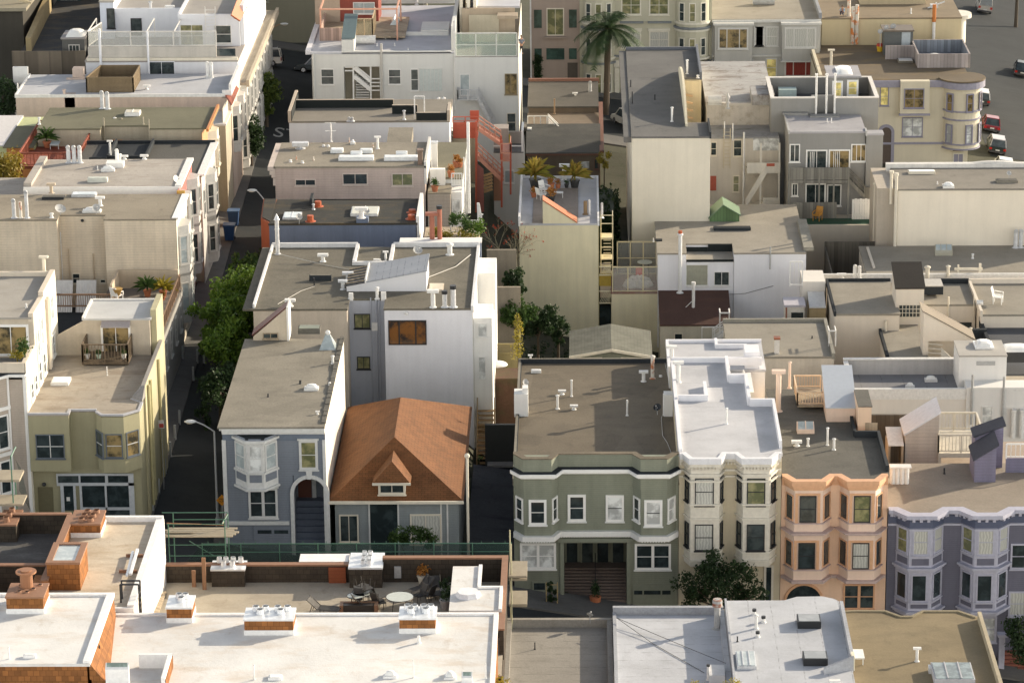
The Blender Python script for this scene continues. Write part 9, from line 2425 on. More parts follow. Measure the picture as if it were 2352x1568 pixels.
def potted(x,y,z,sc,label,leaf,kind='bush',pot=None,group=None,name='potted_plant',seed=1):
 rnd=random.Random(seed);a=PZ(x,y,z);root=empty(name,a,label,'potted plant',group)
 MB().cyl(a,a+V3((0,0,.5*sc)),.22*sc,.32*sc,12).cyl(a+V3((0,0,.46*sc)),a+V3((0,0,.54*sc)),.35*sc,.35*sc,12).build('pot',pot or terra,root,a)
 m=MB()
 if kind=='spiky':
  for i in range(60):
   az,el=rnd.random()*6.28,rnd.uniform(.1,1.4);L=sc*rnd.uniform(.9,1.5);d=V3((math.cos(az)*math.cos(el),math.sin(az)*math.cos(el),math.sin(el)));b=a+V3((0,0,.8*sc));s_=d.cross(V3((0,0,1))).normalized()*.05*sc
   mid=b+d*L*.6;tip=b+d*L-V3((0,0,.25*L));m.add([b-s_,b+s_,mid+s_*1.4,tip,mid-s_*1.4],[(0,1,2,3,4)])
  m.cyl(a+V3((0,0,.4*sc)),a+V3((0,0,.9*sc)),.08*sc,.06*sc,6)
 else:
  for k in range(4):leaves(m,a+V3((rnd.uniform(-.15,.15)*sc,rnd.uniform(-.15,.15)*sc,(.75+.2*rnd.random())*sc)),.36*sc,60,.16*sc,rnd,.2)
 m.build('foliage',leaf,root,a);return root
spk=leafy("",(.2,.2,.03),(.42,.28,.06))
blackpot=pn("",(.03,.03,.03))
tile(3,2)
potted(238,190,nz+.0,1.5,"left of the two spiky yellow palms in black pots on the yellow house roof",spk,'spiky',blackpot,'spiky palms on the yellow house roof','potted_palm',1)
potted(572,188,nz,1.3,"right of the two spiky yellow palms in black pots on the yellow house roof",spk,'spiky',blackpot,'spiky palms on the yellow house roof','potted_palm',2)
potted(228,270,nz,.8,"rusty tuft in a brown pot at the left of the yellow house terrace",leafo,'bush',terra,None,'potted_plant',3)
potted(375,195,nz,.9,"wide rust coloured shrub in a trough between the two spiky palms",leafo,'bush',terra,None,'potted_plant',4);potted(432,195,nz,.7,"low red brown plant beside the rust coloured shrub",leafo,'bush',terra,None,'potted_plant',5)
potted(503,188,nz,.6,"small dark empty looking pot left of the right spiky palm",leafd,'bush',blackpot,None,'potted_plant',6);potted(368,318,nz,1.2,"bright orange plant in a dark pot on the edge of the deck",leafo,'bush',blackpot,None,'potted_plant',7)
tile(1,2)
potted(1240,1100,fz,.9,"spiky green yucca in a terracotta pot against the cream screen wall",leafm,'spiky',terra,None,'potted_plant',8);potted(1372,1105,fz,.9,"straggly yellow plant in a pot in the terrace corner",leafy_,'spiky',terra,None,'potted_plant',9);potted(1350,1160,fz,.6,"small yellow plant in a pot near the brown railing",leafy_,'bush',terra,None,'potted_plant',10);potted(1372,1130,fz,.5,"tiny terracotta pot next to the brown railing",leafo,'bush',terra,None,'potted_plant',11)
tile(1,3)
for i,(x,lab)in enumerate(((735,"white pot at the left end of the wooden balcony"),(830,"pale green pot in the middle of the wooden balcony"),(1040,"white pot with pale leaves at the right end of the wooden balcony"))):potted(x,232,oz+.28,.55,lab,leafm,'bush',pipew if i!=1 else pn("",(.5,.6,.5)),'pots on the wooden balcony','potted_plant',12+i)
tile8()
for i,(x,y,z,sc,lab,lf)in enumerate(((565,700,zr5,.9,"upright orange grass in a terracotta pot on the annex roof",leafo),(620,700,zr5,.7,"terracotta pot beside the orange grass on the annex roof",leafo),(490,840,zr5,.9,"orange bush in a terracotta pot at the front of the annex roof",leafo),(260,1035,a.z if False else AN.root.location.z,.1,"",leafo))):
 if lab:potted(x,y,z,sc,lab,lf,'bush',terra,None,'potted_plant',20+i)
a=FA5.hit(265,1030);potted(265,1040,a.z,.9,"green cactus like plant in a clay bowl on the annex ledge",leafm,'bush',terra,None,'potted_plant',25)
a=H_(600,330,3.4);rnd=random.Random(5);m=MB()
for k in range(9):leaves(m,a+V3((k*.32-1.2,0,rnd.uniform(-.3,.5))),.5,60,.22,rnd,.2)
tag(m.build('shrub',leafm,None,a),"leafy green shrubs growing on the red deck",'shrub')
tile(2,2)
for i,(x,y,rr,lf,lab)in enumerate(((1600,590,.8,leafy_,"yellow green shrub right of the tall clay pipe"),(1700,450,.7,leafm,"yellow flowered shrub on the planted deck"),(1770,490,.9,leafm,"dark green creeper over the deck rail"),(1860,530,1.,leafb,"bright green weeping plant at the deck corner"),(1790,600,1.,leafy_,"lime yellow shrub on the garden deck edge"),(1540,570,.6,leafy_,"small yellow shrub between the two clay pipes"))):
 a=PY(x,y,248.);m=MB();rnd=random.Random(i)
 for k in range(5):leaves(m,a+V3((rnd.uniform(-.5,.5)*rr,rnd.uniform(-.5,.5)*rr,rnd.uniform(-.4,.4)*rr)),.6*rr,90,.2,rnd,.2)
 tag(m.build('shrub',lf,None,a),lab,'shrub','plants on the garden deck')
a0,a1=PY(1430,640,247).x,PY(1890,640,247).x;zz=PY(1600,630,247).z
GDK=House('garden_deck',"planted garden deck behind the low slate blue wall",((a0+a1)/2,248,zg(-9)),'deck')
GDK.add('floor',MB().box(a0,a1,246.5,251,zz-.3,zz-.05).box(a0,a1,246.5,246.7,-3,zz-.31).box(a1-.2,a1,246.7,251,-3,zz-.31),woodl)
GDK.rail([(PY(1660,600,249).x,249,zz),(a1,249,zz)],1.,pipew,1.,.16)
tile(3,2)
for i,(x,y,Yt,r,lf,lab,nl)in enumerate(((60,980,256,(1.5,1.4,1.6),leafd,"dark round tree leaning on the yellow house wall",2600),(80,1240,247,(2.,1.6,1.7),leafm,"leafy orange tree with tiny fruit in the garden",3600),(260,1310,249,(2.2,1.8,2.),leafd,"broad dark tree with sunlit leaves against the yellow house",4200),(430,1370,250,(1.3,1.2,1.5),leafd,"slim dark shrub tree behind the gabled cottage",1800),(-40,1100,252,(1.2,1.2,1.),leafm,"small green tree above the pale topped wall",1500))):
 c=PY(x,y,Yt);g=hgt(c.x,Yt);lobes=[(0,0,c.z-g,r[0]*.7,r[1]*.8,r[2]*.8)];rnd=random.Random(i+60)
 for k in range(5):t=k*1.256;lobes.append((math.cos(t)*r[0]*.5,math.sin(t)*r[1]*.5,c.z-g+rnd.uniform(-.6,.6),r[0]*.5,r[1]*.5,r[2]*.5))
 tree('garden_tree',(c.x,Yt,g),lobes,max(.5,c.z-g-.6),.13,lf,nl,.24,lab,'tree',None,seed=70+i)
m=MB();rnd=random.Random(9);tile(3,2);c=PY(95,1400,232)
for k in range(26):zz=k/25;p=PY(90+rnd.uniform(-22,26),1270+zz*330,232);leaves(m,p,.28+.2*zz,26,.15,rnd,.2)
vn=empty('yellow_vine',(c.x,232,hgt(c.x,232)),"yellow leaved vine climbing a thin pole in the garden",'vine');m.build('foliage',leafy_,vn,vn.location);MB().cyl(vn.location,(c.x,232,PY(90,1265,232).z),.05,n=6).build('pole',MATS['bark'],vn,vn.location)
m=MB();rnd=random.Random(19)
for k in range(260):
 p=V3((rnd.uniform(-7.2,6.5),rnd.choice((rnd.uniform(222,238),rnd.uniform(248,260))),0));p.z=hgt(p.x,p.y)+.2+rnd.random()*.5
 leaves(m,p,.5,26,.2,rnd,.1)
tag(m.build('ground_cover',leafd,None,(0,240,-2)),kind='stuff')
tile(2,2)
def bare(name,base,tops,label,seed,lf):
 rnd=random.Random(seed);base=V3(base);root=empty(name,base,label,'tree');m=MB();lv=MB()
 def br(p,d,L,r,n):
  q=p+d*L;m.cyl(p,q,r,r*.7,6)
  if n==0:
   if rnd.random()<.35:leaves(lv,q,.15,4,.13,rnd,.2)
   return
  for _ in range(rnd.choice((2,3))):
   e=(d+V3((rnd.gauss(0,.45),rnd.gauss(0,.45),rnd.gauss(.05,.3)))).normalized();br(q,e,L*rnd.uniform(.62,.85),r*.62,n-1)
 br(base,V3((.1,0,1)),tops,.12,6)
 m.build('branches',pn("",(.28,.25,.16)),root,base);lv.build('leaves',lf,root,base)
c=PY(2100,720,262);bare('bare_tree',(c.x,262,hgt(c.x,262)),2.3,"bare twiggy tree with a few red leaves below the red stairs",11,leafy("",(.4,.05,.02),(.55,.12,.05)))
m=MB();p=PY(2000,650,262);q=PY(2140,910,262);m.cyl((q.x,260,q.z),(p.x,262,p.z),.14,.1,8);tag(m.build('leaning_trunk',MATS['bark'],None,(q.x,260,q.z)),"dark leaning trunk in front of the weathered garden wall",'trunk')
tile(3,4)
c=PY(1780,700,196.8);g=zg(c.x)+.15
tree('street_tree',(c.x,196.6,g),[(0,0,c.z-g,1.9,1.5,1.9),(-1.6,0,c.z-g-.4,1.3,1.2,1.3),(1.7,0,c.z-g-.3,1.3,1.2,1.5),(.9,0,c.z-g+1.1,1.1,1.,1.1),(-.7,0,c.z-g+1.2,1.2,1.,1.2),(-1.2,.2,c.z-g-1.4,1.2,1.,.9),(1.5,0,c.z-g-1.3,1.2,1.1,1.),(2.6,0,c.z-g-.9,.7,.7,.7),(.1,0,c.z-g-1.6,1.2,1.,.8)],c.z-g-1.5,.16,leafd,7000,.21,"dark leafy street tree in front of the cream row house",seed=41)
tile(4,4)
c=PY(2220,1230,195.5);g=zg(c.x);tree('street_tree',(c.x+.6,195.5,g),[(0,0,c.z-g,1.8,1.5,1.7),(-.8,0,c.z-g+.9,1.1,1,1.2),(.4,0,c.z-g-1.1,1.4,1.2,1.1)],c.z-g-1.2,.15,leafd,4200,.21,"dark street tree cut by the right edge near the purple house steps",seed=42)
tile(2,4)
c=PY(1340,330,197.8);g=zg(c.x)+.15;tree('bush',(c.x,197.8,g),[(0,0,c.z-g,1.4,.8,.9),(-.9,0,c.z-g-.3,.8,.7,.7),(.9,0,c.z-g-.2,.8,.7,.8),(0,0,.5,1.3,.8,.6)],.5,.1,leafm,3200,.17,"rounded green bush in front of the blue cottage porch",'bush',seed=43)
tile(3,4)
c=PY(380,810,197.6);g=PY(390,1030,197.2);tree('young_tree',(c.x,197.4,zg(c.x)+.15),[(0,0,c.z-zg(c.x),.45,.4,.5),(-.1,0,c.z-zg(c.x)+.4,.3,.3,.35),(.1,0,c.z-zg(c.x)-.4,.35,.35,.3)],c.z-zg(c.x)-.4,.05,leafd,700,.15,"young staked tree on the pavement before the green house",seed=44)
m=MB()
for dx in(-.35,.35):m.beam((c.x+dx,197.4,zg(c.x)+.1),(c.x+dx,197.4,zg(c.x)+1.5),.07)
m.beam((c.x-.35,197.38,zg(c.x)+1.35),(c.x+.35,197.38,zg(c.x)+1.35),.05);tag(m.build('tree_stake',pt("",(.4,.3,.15)),None,(c.x,197.4,zg(c.x))),"pair of wooden stakes holding the young pavement tree",'tree stake')
c=PY(745,900,Y0-.35);root=empty('topiary',c,"dark clipped plant in a round pot at the foot of the porch stair",'potted plant');m=MB();rnd=random.Random(4)
for k in range(5):leaves(m,c+V3((0,0,.75+k*.12)),.38,90,.14,rnd,.2)
m.build('foliage',leafd,root,c);MB().cyl(c,c+V3((0,0,.5)),.3,.38,12).build('pot',terra,root,c)
tile(2,4)
for x,y,Yt,lf,lab,s in((2130,1590,162,leafy_,"yellow green treetop poking up at the bottom edge beside the white roof",1),(2300,1640,161,leafy_,"second yellow green treetop at the bottom edge, against the tan roll roof",2)):
 c=PY(x,y,Yt);m=MB();rnd=random.Random(s);root=empty('tree',(c.x,Yt,zg(c.x)),lab,'tree')
 for k in range(9):leaves(m,c+V3((rnd.uniform(-.9,.9),rnd.uniform(-.7,.7),rnd.uniform(-1.,.25))),.6,110,.16,rnd,.2)
 m.build('crown',leafy_,root,root.location);MB().cyl(root.location,c-V3((0,0,.8)),.15,.08,7).build('trunk',MATS['bark'],root,root.location)
tile(3,4)
for x,y,Yt,lab,s in((1600,1600,160,"wispy yellow shoots at the bottom edge below the white roll roof",3),(1950,1590,160,"yellow treetop at the bottom edge below the four vents",4)):
 c=PY(x,y,Yt);m=MB();rnd=random.Random(s);root=empty('tree',(c.x,Yt,zg(c.x)),lab,'tree')
 for k in range(6):leaves(m,c+V3((rnd.uniform(-.8,.8),rnd.uniform(-.4,.4),rnd.uniform(-.6,.2))),.4,70,.13,rnd,.2)
 m.build('crown',leafy_,root,root.location);MB().cyl(root.location,c-V3((0,0,.4)),.12,.06,7).build('trunk',MATS['bark'],root,root.location)
tile(1,1)
ylw=leafy("",(.2,.16,.02),(.42,.3,.05))
c=PY(30,1450,256);tree('garden_tree',(c.x,256,zg(c.x)),[(0,0,c.z-zg(c.x),2.,1.8,2.2),(-1,0,c.z-zg(c.x)+.8,1.5,1.4,1.4),(.6,0,c.z-zg(c.x)-1.4,1.6,1.5,1.4)],3,.2,ylw,3800,.26,"autumn yellow tree at the left edge below the red deck",seed=51)
c=PY(20,790,287);tree('garden_tree',(c.x,287,zg(c.x)),[(0,0,c.z-zg(c.x),2.2,2,2.4),(0,0,c.z-zg(c.x)-2.5,2.2,2,2)],2,.2,leafd,2600,.3,"dark tree in shade at the left edge beside the white roofed house",seed=52)
tile(4,1)
c=PG(2170,230);tree('street_tree',(c.x,c.y,c.z),[(0,0,6.5,3.2,3,2.4),(-1.6,0,5.6,1.8,1.8,1.6),(1.5,0,7.5,2.2,2,2)],5,.25,leafd,3000,.4,"dark street tree at the top right corner of the steep street",seed=53)
tile(3,1)
c=PG(960,1500);hedge('hedge',"tall dark clipped hedge beside the blank beige wall",n0-4.2,n0-1.2,276,284,-2,4.6,leafd,700,.3)
c=PY(815,1335,292);tree('topiary',(c.x,292,hgt(c.x,292)),[(0,0,c.z-hgt(c.x,292),.75,.7,1.)],c.z-hgt(c.x,292)-.8,.08,leafy_,700,.17,"rounded yellow green topiary at the corner of the brown house",'tree',seed=55)
m=MB();rnd=random.Random(8)
for k in range(22):p=PY(268+rnd.uniform(-16,14),480+k*9,Y8-.15);leaves(m,p,(.45,.1,.45),26,.28,rnd,.2)
tag(m.build('climbing_vine',leafd,None,F8.hit(268,600)),"dark vine climbing the taupe house wall below its window",'vine')
# street things
def lamp_post(base,top,head,label,r=.09,mat=None,group=None):
 base,top,head=V3(base),V3(top),V3(head);root=empty('street_lamp',base,label,'street lamp',group);mat=mat or pn("",(.45,.46,.46))
 MB().cyl(base-V3((0,0,.1)),top,r,r*.65,10).cyl(base,base+V3((0,0,.6)),r*1.8,r*1.5,10).build('pole',mat,root,base)
 m=MB();pts=[top.lerp(head,t/6)+V3((0,0,math.sin(math.pi*t/12)*.35))for t in range(7)];m.path(pts,.045,7);m.build('arm',mat,root,base)
 e=pts[-1];d=(head-top);d.z=0;d.normalize();m=MB();m.ball((0,0,0),(.42,.17,.12),10);
 a=math.atan2(d.y,d.x);M=Matrix.Rotation(a,3,'Z');m.v=[M@v+e+d*.3 for v in m.v];m.build('lamp_head',pn("lamp_head",(.66,.68,.68),.4),root,base,True)
 m=MB();m.ball((0,0,0),(.26,.13,.1),8);m.v=[M@v+e+d*.34-V3((0,0,.07))for v in m.v];m.build('lens',pn("",(.62,.55,.42),.3),root,base,True);return root
tile(1,3)
b=PG(1830,1640);tp_=PY(1800,845,b.y);hd=PY(1640,805,b.y)
lamp_post(b,tp_,hd,"grey street lamp with a curved arm at the mouth of the alley",group='street lamps along the alley')
sg=PY(1865,1422,b.y-.25);root=empty('road_sign',(sg.x,b.y-.2,zg(sg.x)),"orange diamond road sign reading SPEED HUMP on the alley corner",'road sign')
m=MB();hw=50/scl(sg);m.prism([(0,0)]*3,0,0)if False else None
m.add([(sg.x,b.y-.25,sg.z-hw),(sg.x+hw,b.y-.25,sg.z),(sg.x,b.y-.25,sg.z+hw),(sg.x-hw,b.y-.25,sg.z),(sg.x,b.y-.22,sg.z-hw),(sg.x+hw,b.y-.22,sg.z),(sg.x,b.y-.22,sg.z+hw),(sg.x-hw,b.y-.22,sg.z)],[(0,1,2,3),(7,6,5,4),(0,4,5,1),(1,5,6,2),(2,6,7,3),(3,7,4,0)]);m.build('sign_plate',pn("",(.75,.30,.02)),root,root.location)
MB().cyl((sg.x,b.y-.18,zg(sg.x)),(sg.x,b.y-.18,sg.z),.04,n=8).build('post',pipeg,root,root.location)
def text(body,size,mat,loc,rot,parent=None,name='lettering',off=None):
 cu=bpy.data.curves.new(name,'FONT');cu.body=body;cu.size=size;cu.align_x='CENTER';cu.align_y='CENTER';cu.extrude=.004;cu.space_line=.9
 to=bpy.data.objects.new(name+'_curve',cu);COL.objects.link(to);dg=bpy.context.evaluated_depsgraph_get();me=bpy.data.meshes.new_from_object(to.evaluated_get(dg));bpy.data.objects.remove(to);bpy.data.curves.remove(cu)
 me.materials.clear();me.materials.append(mat);o=bpy.data.objects.new(name,me);COL.objects.link(o);o.rotation_euler=rot
 if parent:o.parent=parent;o.location=V3(loc)-parent.location
 else:o.location=loc
 return o
text("SPEED\nHUMP",hw*.42,pn("",(.03,.02,.01)),(sg.x,b.y-.262,sg.z),(math.pi/2,0,0),root)
q=PY(1355,785,207.5);root=empty('wall_sign',(q.x,207.5,zg(q.x)),"small red and white sign on a thin post by the shop side wall",'sign');MB().box(q.x-.19,q.x+.19,207.5,207.53,q.z-.28,q.z+.28).build('sign_plate',pn("",(.7,.68,.66)),root,root.location);MB().box(q.x-.15,q.x+.15,207.485,207.499,q.z-.22,q.z+.05).build('red_panel',pn("",(.5,.08,.06)),root,root.location);MB().cyl(root.location,(q.x,207.56,q.z),.03,n=6).build('post',pipeg,root,root.location)
bol=None;bm_=pn("",(.42,.44,.44))
for i,(x,y,s)in enumerate(((1285,1525,0),(1335,1370,0),(1388,1200,0),(1432,1058,0),(1472,915,0),(1510,790,0),(1625,420,0),(1660,275,0),(1715,275,0),(1535,250,0),(1915,1410,1))):
 p=PG(x,y)
 lab=("slim grey bollard lone on the blue house side of the alley" if s else "slim grey bollard on the left alley pavement, %s from the shop end"%('first','second','third','fourth','fifth','sixth','seventh','eighth','ninth','tenth')[i])
 if bol is None:
  bol=empty('bollard',p,lab,'bollard','bollards along the alley');MB().cyl(p-V3((0,0,.1)),p+V3((0,0,1.05)),.085,n=10).build('post',bm_,bol,p);MB().ball(p+V3((0,0,1.05)),(.087,.087,.05),8,0,.0).build('cap',bm_,bol,p)
 else:copy_thing(bol,p,lab)
tile(1,2)
b=PY(2235,470,262);lamp_post((-23.2,262,zg(-23.2)),PY(2225,300,262),PY(2150,245,262),"pale street lamp half hidden behind the pinkish house",group='street lamps along the alley')
tile(2,1)
b=PG(130,590);lamp_post(b,PY(120,265,b.y),PY(235,232,b.y),"thin brown street lamp beside the white off road car",mat=pn("lamp_rust",(.34,.2,.1)),group='street lamps along the alley')
tile(4,1)
b=PG(1800,1260);m=MB();p=PY(1828,955,b.y);m.cyl(b,p,.07,.05,8);tag(m.build('utility_pole',pn("lamp_rust",(.34,.2,.1)),None,b),"thin brown pole at the kerb by the round corner bay",'pole')
tile(2,1)
q=PG(300,1133);wt=pn("",(.4,.4,.38))
o=text("STOP",2.3,wt,(q.x+1.25,q.y,zg(q.x+1.25)+.045),(0,math.atan(.16),0),None,'road_marking');o.scale=(1.,2.2,1);tag(o,kind='structure')
bin_=None;bb=pn("",(.03,.08,.2),.4)
tile(1,2)
for i,(x,y,lab)in enumerate(((1965,520,"dark blue wheelie bin farther up the alley pavement"),(1930,640,"dark blue wheelie bin nearer along the alley pavement"))):
 p=PG(x,y);p.z+=.1
 if bin_ is None:
  bin_=empty('wheelie_bin',p,lab,'bin','wheelie bins in the alley');MB().hexa([p+V3(v)for v in((-.35,-.35,.1),(.35,-.35,.1),(.35,.35,.1),(-.35,.35,.1),(-.45,-.45,1.3),(.45,-.45,1.3),(.45,.45,1.3),(-.45,.45,1.3))]).build('body',bb,bin_,p);MB().box(p.x-.5,p.x+.5,p.y-.5,p.y+.5,p.z+1.31,p.z+1.42).build('lid',pn("",(.05,.12,.26),.35),bin_,p)
  for s in(-.4,.4):MB().cyl((p.x+s-.04,p.y+.4,p.z+.12),(p.x+s+.04,p.y+.4,p.z+.12),.12,n=10).build('wheel',blackm,bin_,p)
 else:copy_thing(bin_,p,lab)
 # vehicles: nose towards +Y of their own frame
tyre=pn("",(.02,.02,.02),.9);chrome=pn("",(.5,.5,.52),.25,.8);cglass=glass("",(.03,.04,.045));redl=pn("",(.45,.02,.015),.3);plate=pn("number_plate",(.6,.6,.58))
def car(label,loc,rz,col,L=4.4,W=1.8,H=1.5,kind='saloon',roof=None,rough=.3,extras=()):
 root=empty('parked_car',(0,0,0),label,'car','cars parked on the far streets')
 cm=pn("car_"+"_".join(str(int(c*1000))for c in col),col,rough,.1,.5,.05)
 w2=W/2;hb=H*.56;l2=L/2
 m=MB()
 prof=[(-l2,.35),(-l2-.0,hb*.92),(-l2+.12,hb),(l2-1.,hb),(l2-.15,hb*.86),(l2,hb*.62),(l2,.35)]
 n=len(prof);vs=[(-w2,y,z)for y,z in prof]+[(w2,y,z)for y,z in prof]
 ins=lambda v:(v[0]*(.93 if v[2]>hb*.8 else 1.),v[1],v[2])
 m.add([ins(v)for v in vs],[(i,(i+1)%n,n+(i+1)%n,n+i)for i in range(n)]+[tuple(reversed(range(n))),tuple(range(n,2*n))]);m.build('body',cm,root)
 if kind=='saloon':cab=(-l2+.35,-l2+1.,l2-2.,l2-1.15)
 elif kind=='wagon':cab=(-l2+.08,-l2+.35,l2-1.9,l2-1.1)
 else:cab=(-l2+.05,-l2+.2,l2-1.7,l2-1.)
 y0,y1,y2,y3=cab
 def cabin(k,zt):
  a,t=w2*.93*k,w2*.78*k
  return[(-a,y0,hb),(a,y0,hb),(a,y3,hb),(-a,y3,hb),(-t,y1,zt),(t,y1,zt),(t,y2,zt),(-t,y2,zt)]
 MB().hexa(cabin(.985,H-.02)).build('windows',cglass,root)
 c=cabin(1.,H);m=MB();m.hexa([(-w2*.79,y1-.02,H-.03),(w2*.79,y1-.02,H-.03),(w2*.79,y2+.02,H-.03),(-w2*.79,y2+.02,H-.03),(-w2*.75,y1+.04,H+.03),(w2*.75,y1+.04,H+.03),(w2*.75,y2-.04,H+.03),(-w2*.75,y2-.04,H+.03)])
 for i,j in((0,4),(1,5),(2,6),(3,7)):m.beam(c[i],c[j],.09)
 for t in(.45,):
  for sx in(0,1):
   p=V3(c[0+sx]).lerp(V3(c[3-sx]),t);q=V3(c[4+sx]).lerp(V3(c[7-sx]),t);m.beam(p,q,.07)
 m.build('roof',pn("carroof_"+"_".join(str(int(k*1000))for k in roof),roof,.3)if roof else cm,root)
 for sy in(-1,1):
  for sx in(-1,1):
   m=MB();cx,cy=sx*(w2-.1),sy*(l2-.85);m.cyl((cx-.11,cy,.33),(cx+.11,cy,.33),.33,n=16);wo=m.build('wheel',tyre,root);MB().cyl((cx+sx*.1,cy,.33),(cx+sx*.125,cy,.33),.2,n=14).build('hubcap',chrome,wo)
 for sx in(-1,1):
  MB().box(sx*w2*.84-.14,sx*w2*.84+.14,-l2-.03,-l2+.02,hb*.62,hb*.88).build('tail_light',redl,root)
  MB().box(sx*w2*.78-.16,sx*w2*.78+.16,l2-.05,l2+.02,hb*.5,hb*.66).build('headlight',pn("headlight",(.7,.7,.68),.2),root)
 MB().box(-w2*.98,w2*.98,-l2-.08,-l2+.01,.32,.5).box(-w2*.98,w2*.98,l2-.01,l2+.08,.32,.48).build('bumper',pn("",(.06,.06,.065))if not extras else chrome,root)
 MB().box(-.22,.22,-l2-.1,-l2-.08,.52,.66).build('number_plate',plate,root)
 if 'rack' in extras:MB().box(-.5,.5,y1+.2,y1+.25,H+.1,H+.16).box(-.55,.55,y1+.3,y2-.2,H+.06,H+.1).build('roof_rack',galv,root)
 if 'spare' in extras:MB().cyl((0,-l2-.28,.85),(0,-l2-.08,.85),.36,n=18).build('spare_wheel',tyre,root)
 root.location=loc;root.rotation_euler=(0,0,rz);return root
tile(2,1)
p=PG(105,572);car("white off road car with roof rack and spare wheel at the end of the alley",(p.x-.6,p.y+.6,zg(p.x)+.03),math.pi/2,(.66,.62,.56),4.3,1.75,1.75,'van',extras=('rack','spare')).rotation_euler=(0,math.atan(.16),math.pi/2)
p=PG(420,612);c=car("dark off road car mostly hidden behind the big white house",(p.x+1.3,p.y+.8,zg(p.x+1.3)+.03),math.pi/2,(.02,.03,.035),4.3,1.75,1.55,'van',(.5,.5,.55));c.rotation_euler=(0,math.atan(.16),math.pi/2)
tile(3,1)
p=PG(985,1085);car("silver minivan on the cross street beside the palm tree",(p.x+.5,p.y+1,hgt(p.x,p.y)+.1),math.radians(25),(.42,.42,.4),4.6,1.85,1.75,'van')
tile(4,1)
car_spots=((1965,1105,(.20,.025,.035),1.42,'saloon',None,"dark red saloon parked at the kerb of the steep right street",.06),(2010,1290,(.03,.045,.042),1.62,'wagon',(.34,.34,.36),"dark green estate car with a pale roof below the red saloon",.06),(2075,1470,(.55,.56,.55),1.5,'saloon',None,"pale car half hidden behind the arched parapet",.06),(1880,880,(.05,.06,.06),1.5,'wagon',(.55,.56,.58),"white topped car half hidden by the round corner bay",.06),(2225,640,(.02,.025,.03),1.5,'saloon',None,"black car on the far kerb at the right edge",.1),(1905,110,(.45,.42,.37),2.,'van',None,"pale van far up the steep street",.05))
for x,y,col,h,k,rf,lab,rz in car_spots:
 p=PG(x,y);c=car(lab,(p.x,p.y+1.2,zg(p.x)+.03),-rz,col,4.4,1.75,h,k,rf);c.rotation_euler=(0,math.atan(.16)*(1 if p.x<58 else 0),-rz)
 # scaffolding on the street side of the shingled building
SG=pn("",(.07,.16,.11),.5);SR=pn("",(.3,.16,.08),.6);pk=pt("",(.36,.31,.23));net=see("debris_net",(.02,.05,.042),.5,.8)
SC_=empty('scaffold',(-20,183,zg(-20)),"green tube scaffold with grey planks along the street side of the shingled building",'scaffold')
def spart(name,m,mat):return m.build(name,mat,SC_,SC_.location)
tile(1,4)
Ys1,Ys2=182.2,183.6
G=lambda x,y,Y=Ys1:PY(x,y,Y)
m=MB()
for x,y0,y1,Y in((1412,230,640,Ys1),(1452,135,640,Ys2),(1885,190,620,Ys1),(1912,140,620,Ys2)):
 a=G(x,y0,Y);m.cyl((a.x,Y,a.z),(a.x,Y,2.),.035,n=7)
for x0,x1,y,Y in((1360,1910,137,Ys2),(1452,1910,195,Ys2),(1400,1880,235,Ys1),(1410,1900,408,Ys1),(1430,1900,500,Ys1)):
 a,b=G(x0,y,Y),G(x1,y,Y);m.cyl(a,(b.x,Y,a.z),.03,n=7)
m.cyl(G(1590,375,Ys2),G(1800,500,Ys2),.025,n=6);m.cyl(G(1865,230,Ys1),G(1912,150,Ys2),.035,n=6)
spart('tubes',m,SG)
m=MB();m.cyl(G(1400,225),G(1885,240),.03,n=6);m.cyl(G(1865,240),G(1905,150,Ys2),.04,n=6);spart('rusty_tubes',m,SR)
m=MB();a,b=G(1388,290),G(1950,290)
for i in range(5):m.box(a.x-.2*(i%2),b.x+.15*(i%3),Ys1+.1+i*.28,Ys1+.35+i*.28,a.z-.45+.01*i,a.z-.38+.01*i)
m.box(a.x,a.x+1.6,Ys1+.5,Ys1+.8,a.z-.33,a.z-.28);spart('planks',m,pk)
tile(2,4)
m=MB();xe=PY(2165,400,Ys2).x;zt=PY(1500,395,Ys2).z;x0_=PY(0,408,Ys2).x-3
m.cyl((x0_,Ys2,zt),(xe,Ys2,zt),.03,n=7);zm=PY(1200,465,Ys2).z;m.cyl((x0_,Ys2,zm),(xe,Ys2,zm),.025,n=7)
nx_=8
for i in range(nx_+1):xx=x0_+(xe-x0_)*i/nx_;m.cyl((xx,Ys2,0),(xx,Ys2,zt+.05),.032,n=7)
for i in range(26):xx=x0_+(xe-x0_)*(i+.5)/26;m.cyl((xx,Ys2,zt-.02),(xx,Ys2,zt+.16),.015,n=5)
spart('rail_tubes',m,SG)
m=MB();m.box(x0_,xe,Ys2+.04,Ys2+.05,zt-2.6,zt-.03);m.add([(x0_-2.,Ys2+.1,zt-2.4),(x0_,Ys2+.045,zt-2.6),(x0_,Ys2+.045,zt-.03)],[(0,1,2)]);spart('debris_net',m,net)
m=MB();p=PY(2165,400,180.5);m.cyl((p.x,180.5,-1),(p.x,180.5,p.z),.04,n=7);p2=PY(2158,640,182.5);m.cyl((p2.x,182.5,-1),(p2.x,182.5,p.z+.1),.04,n=7);spart('end_pole',m,pn("",(.5,.47,.3)))
m=MB()
for y in(600,640,850,875):a=PY(2112,y,181.5);m.box(x1r+.32,a.x+1.3,180.2+(y%3)*.3,182.6,a.z-.12,a.z)
spart('end_planks',m,pk)
tile(1,3)
m=MB();a=PY(90,1060,Ys1);m.cyl((a.x,Ys1,3),(a.x,Ys1,a.z),.04,n=7);m.cyl(a,PY(130,975,Ys2),.05,n=6);b=PY(125,1195,Ys2);m.cyl((b.x,Ys2,3),b,.04,n=7)
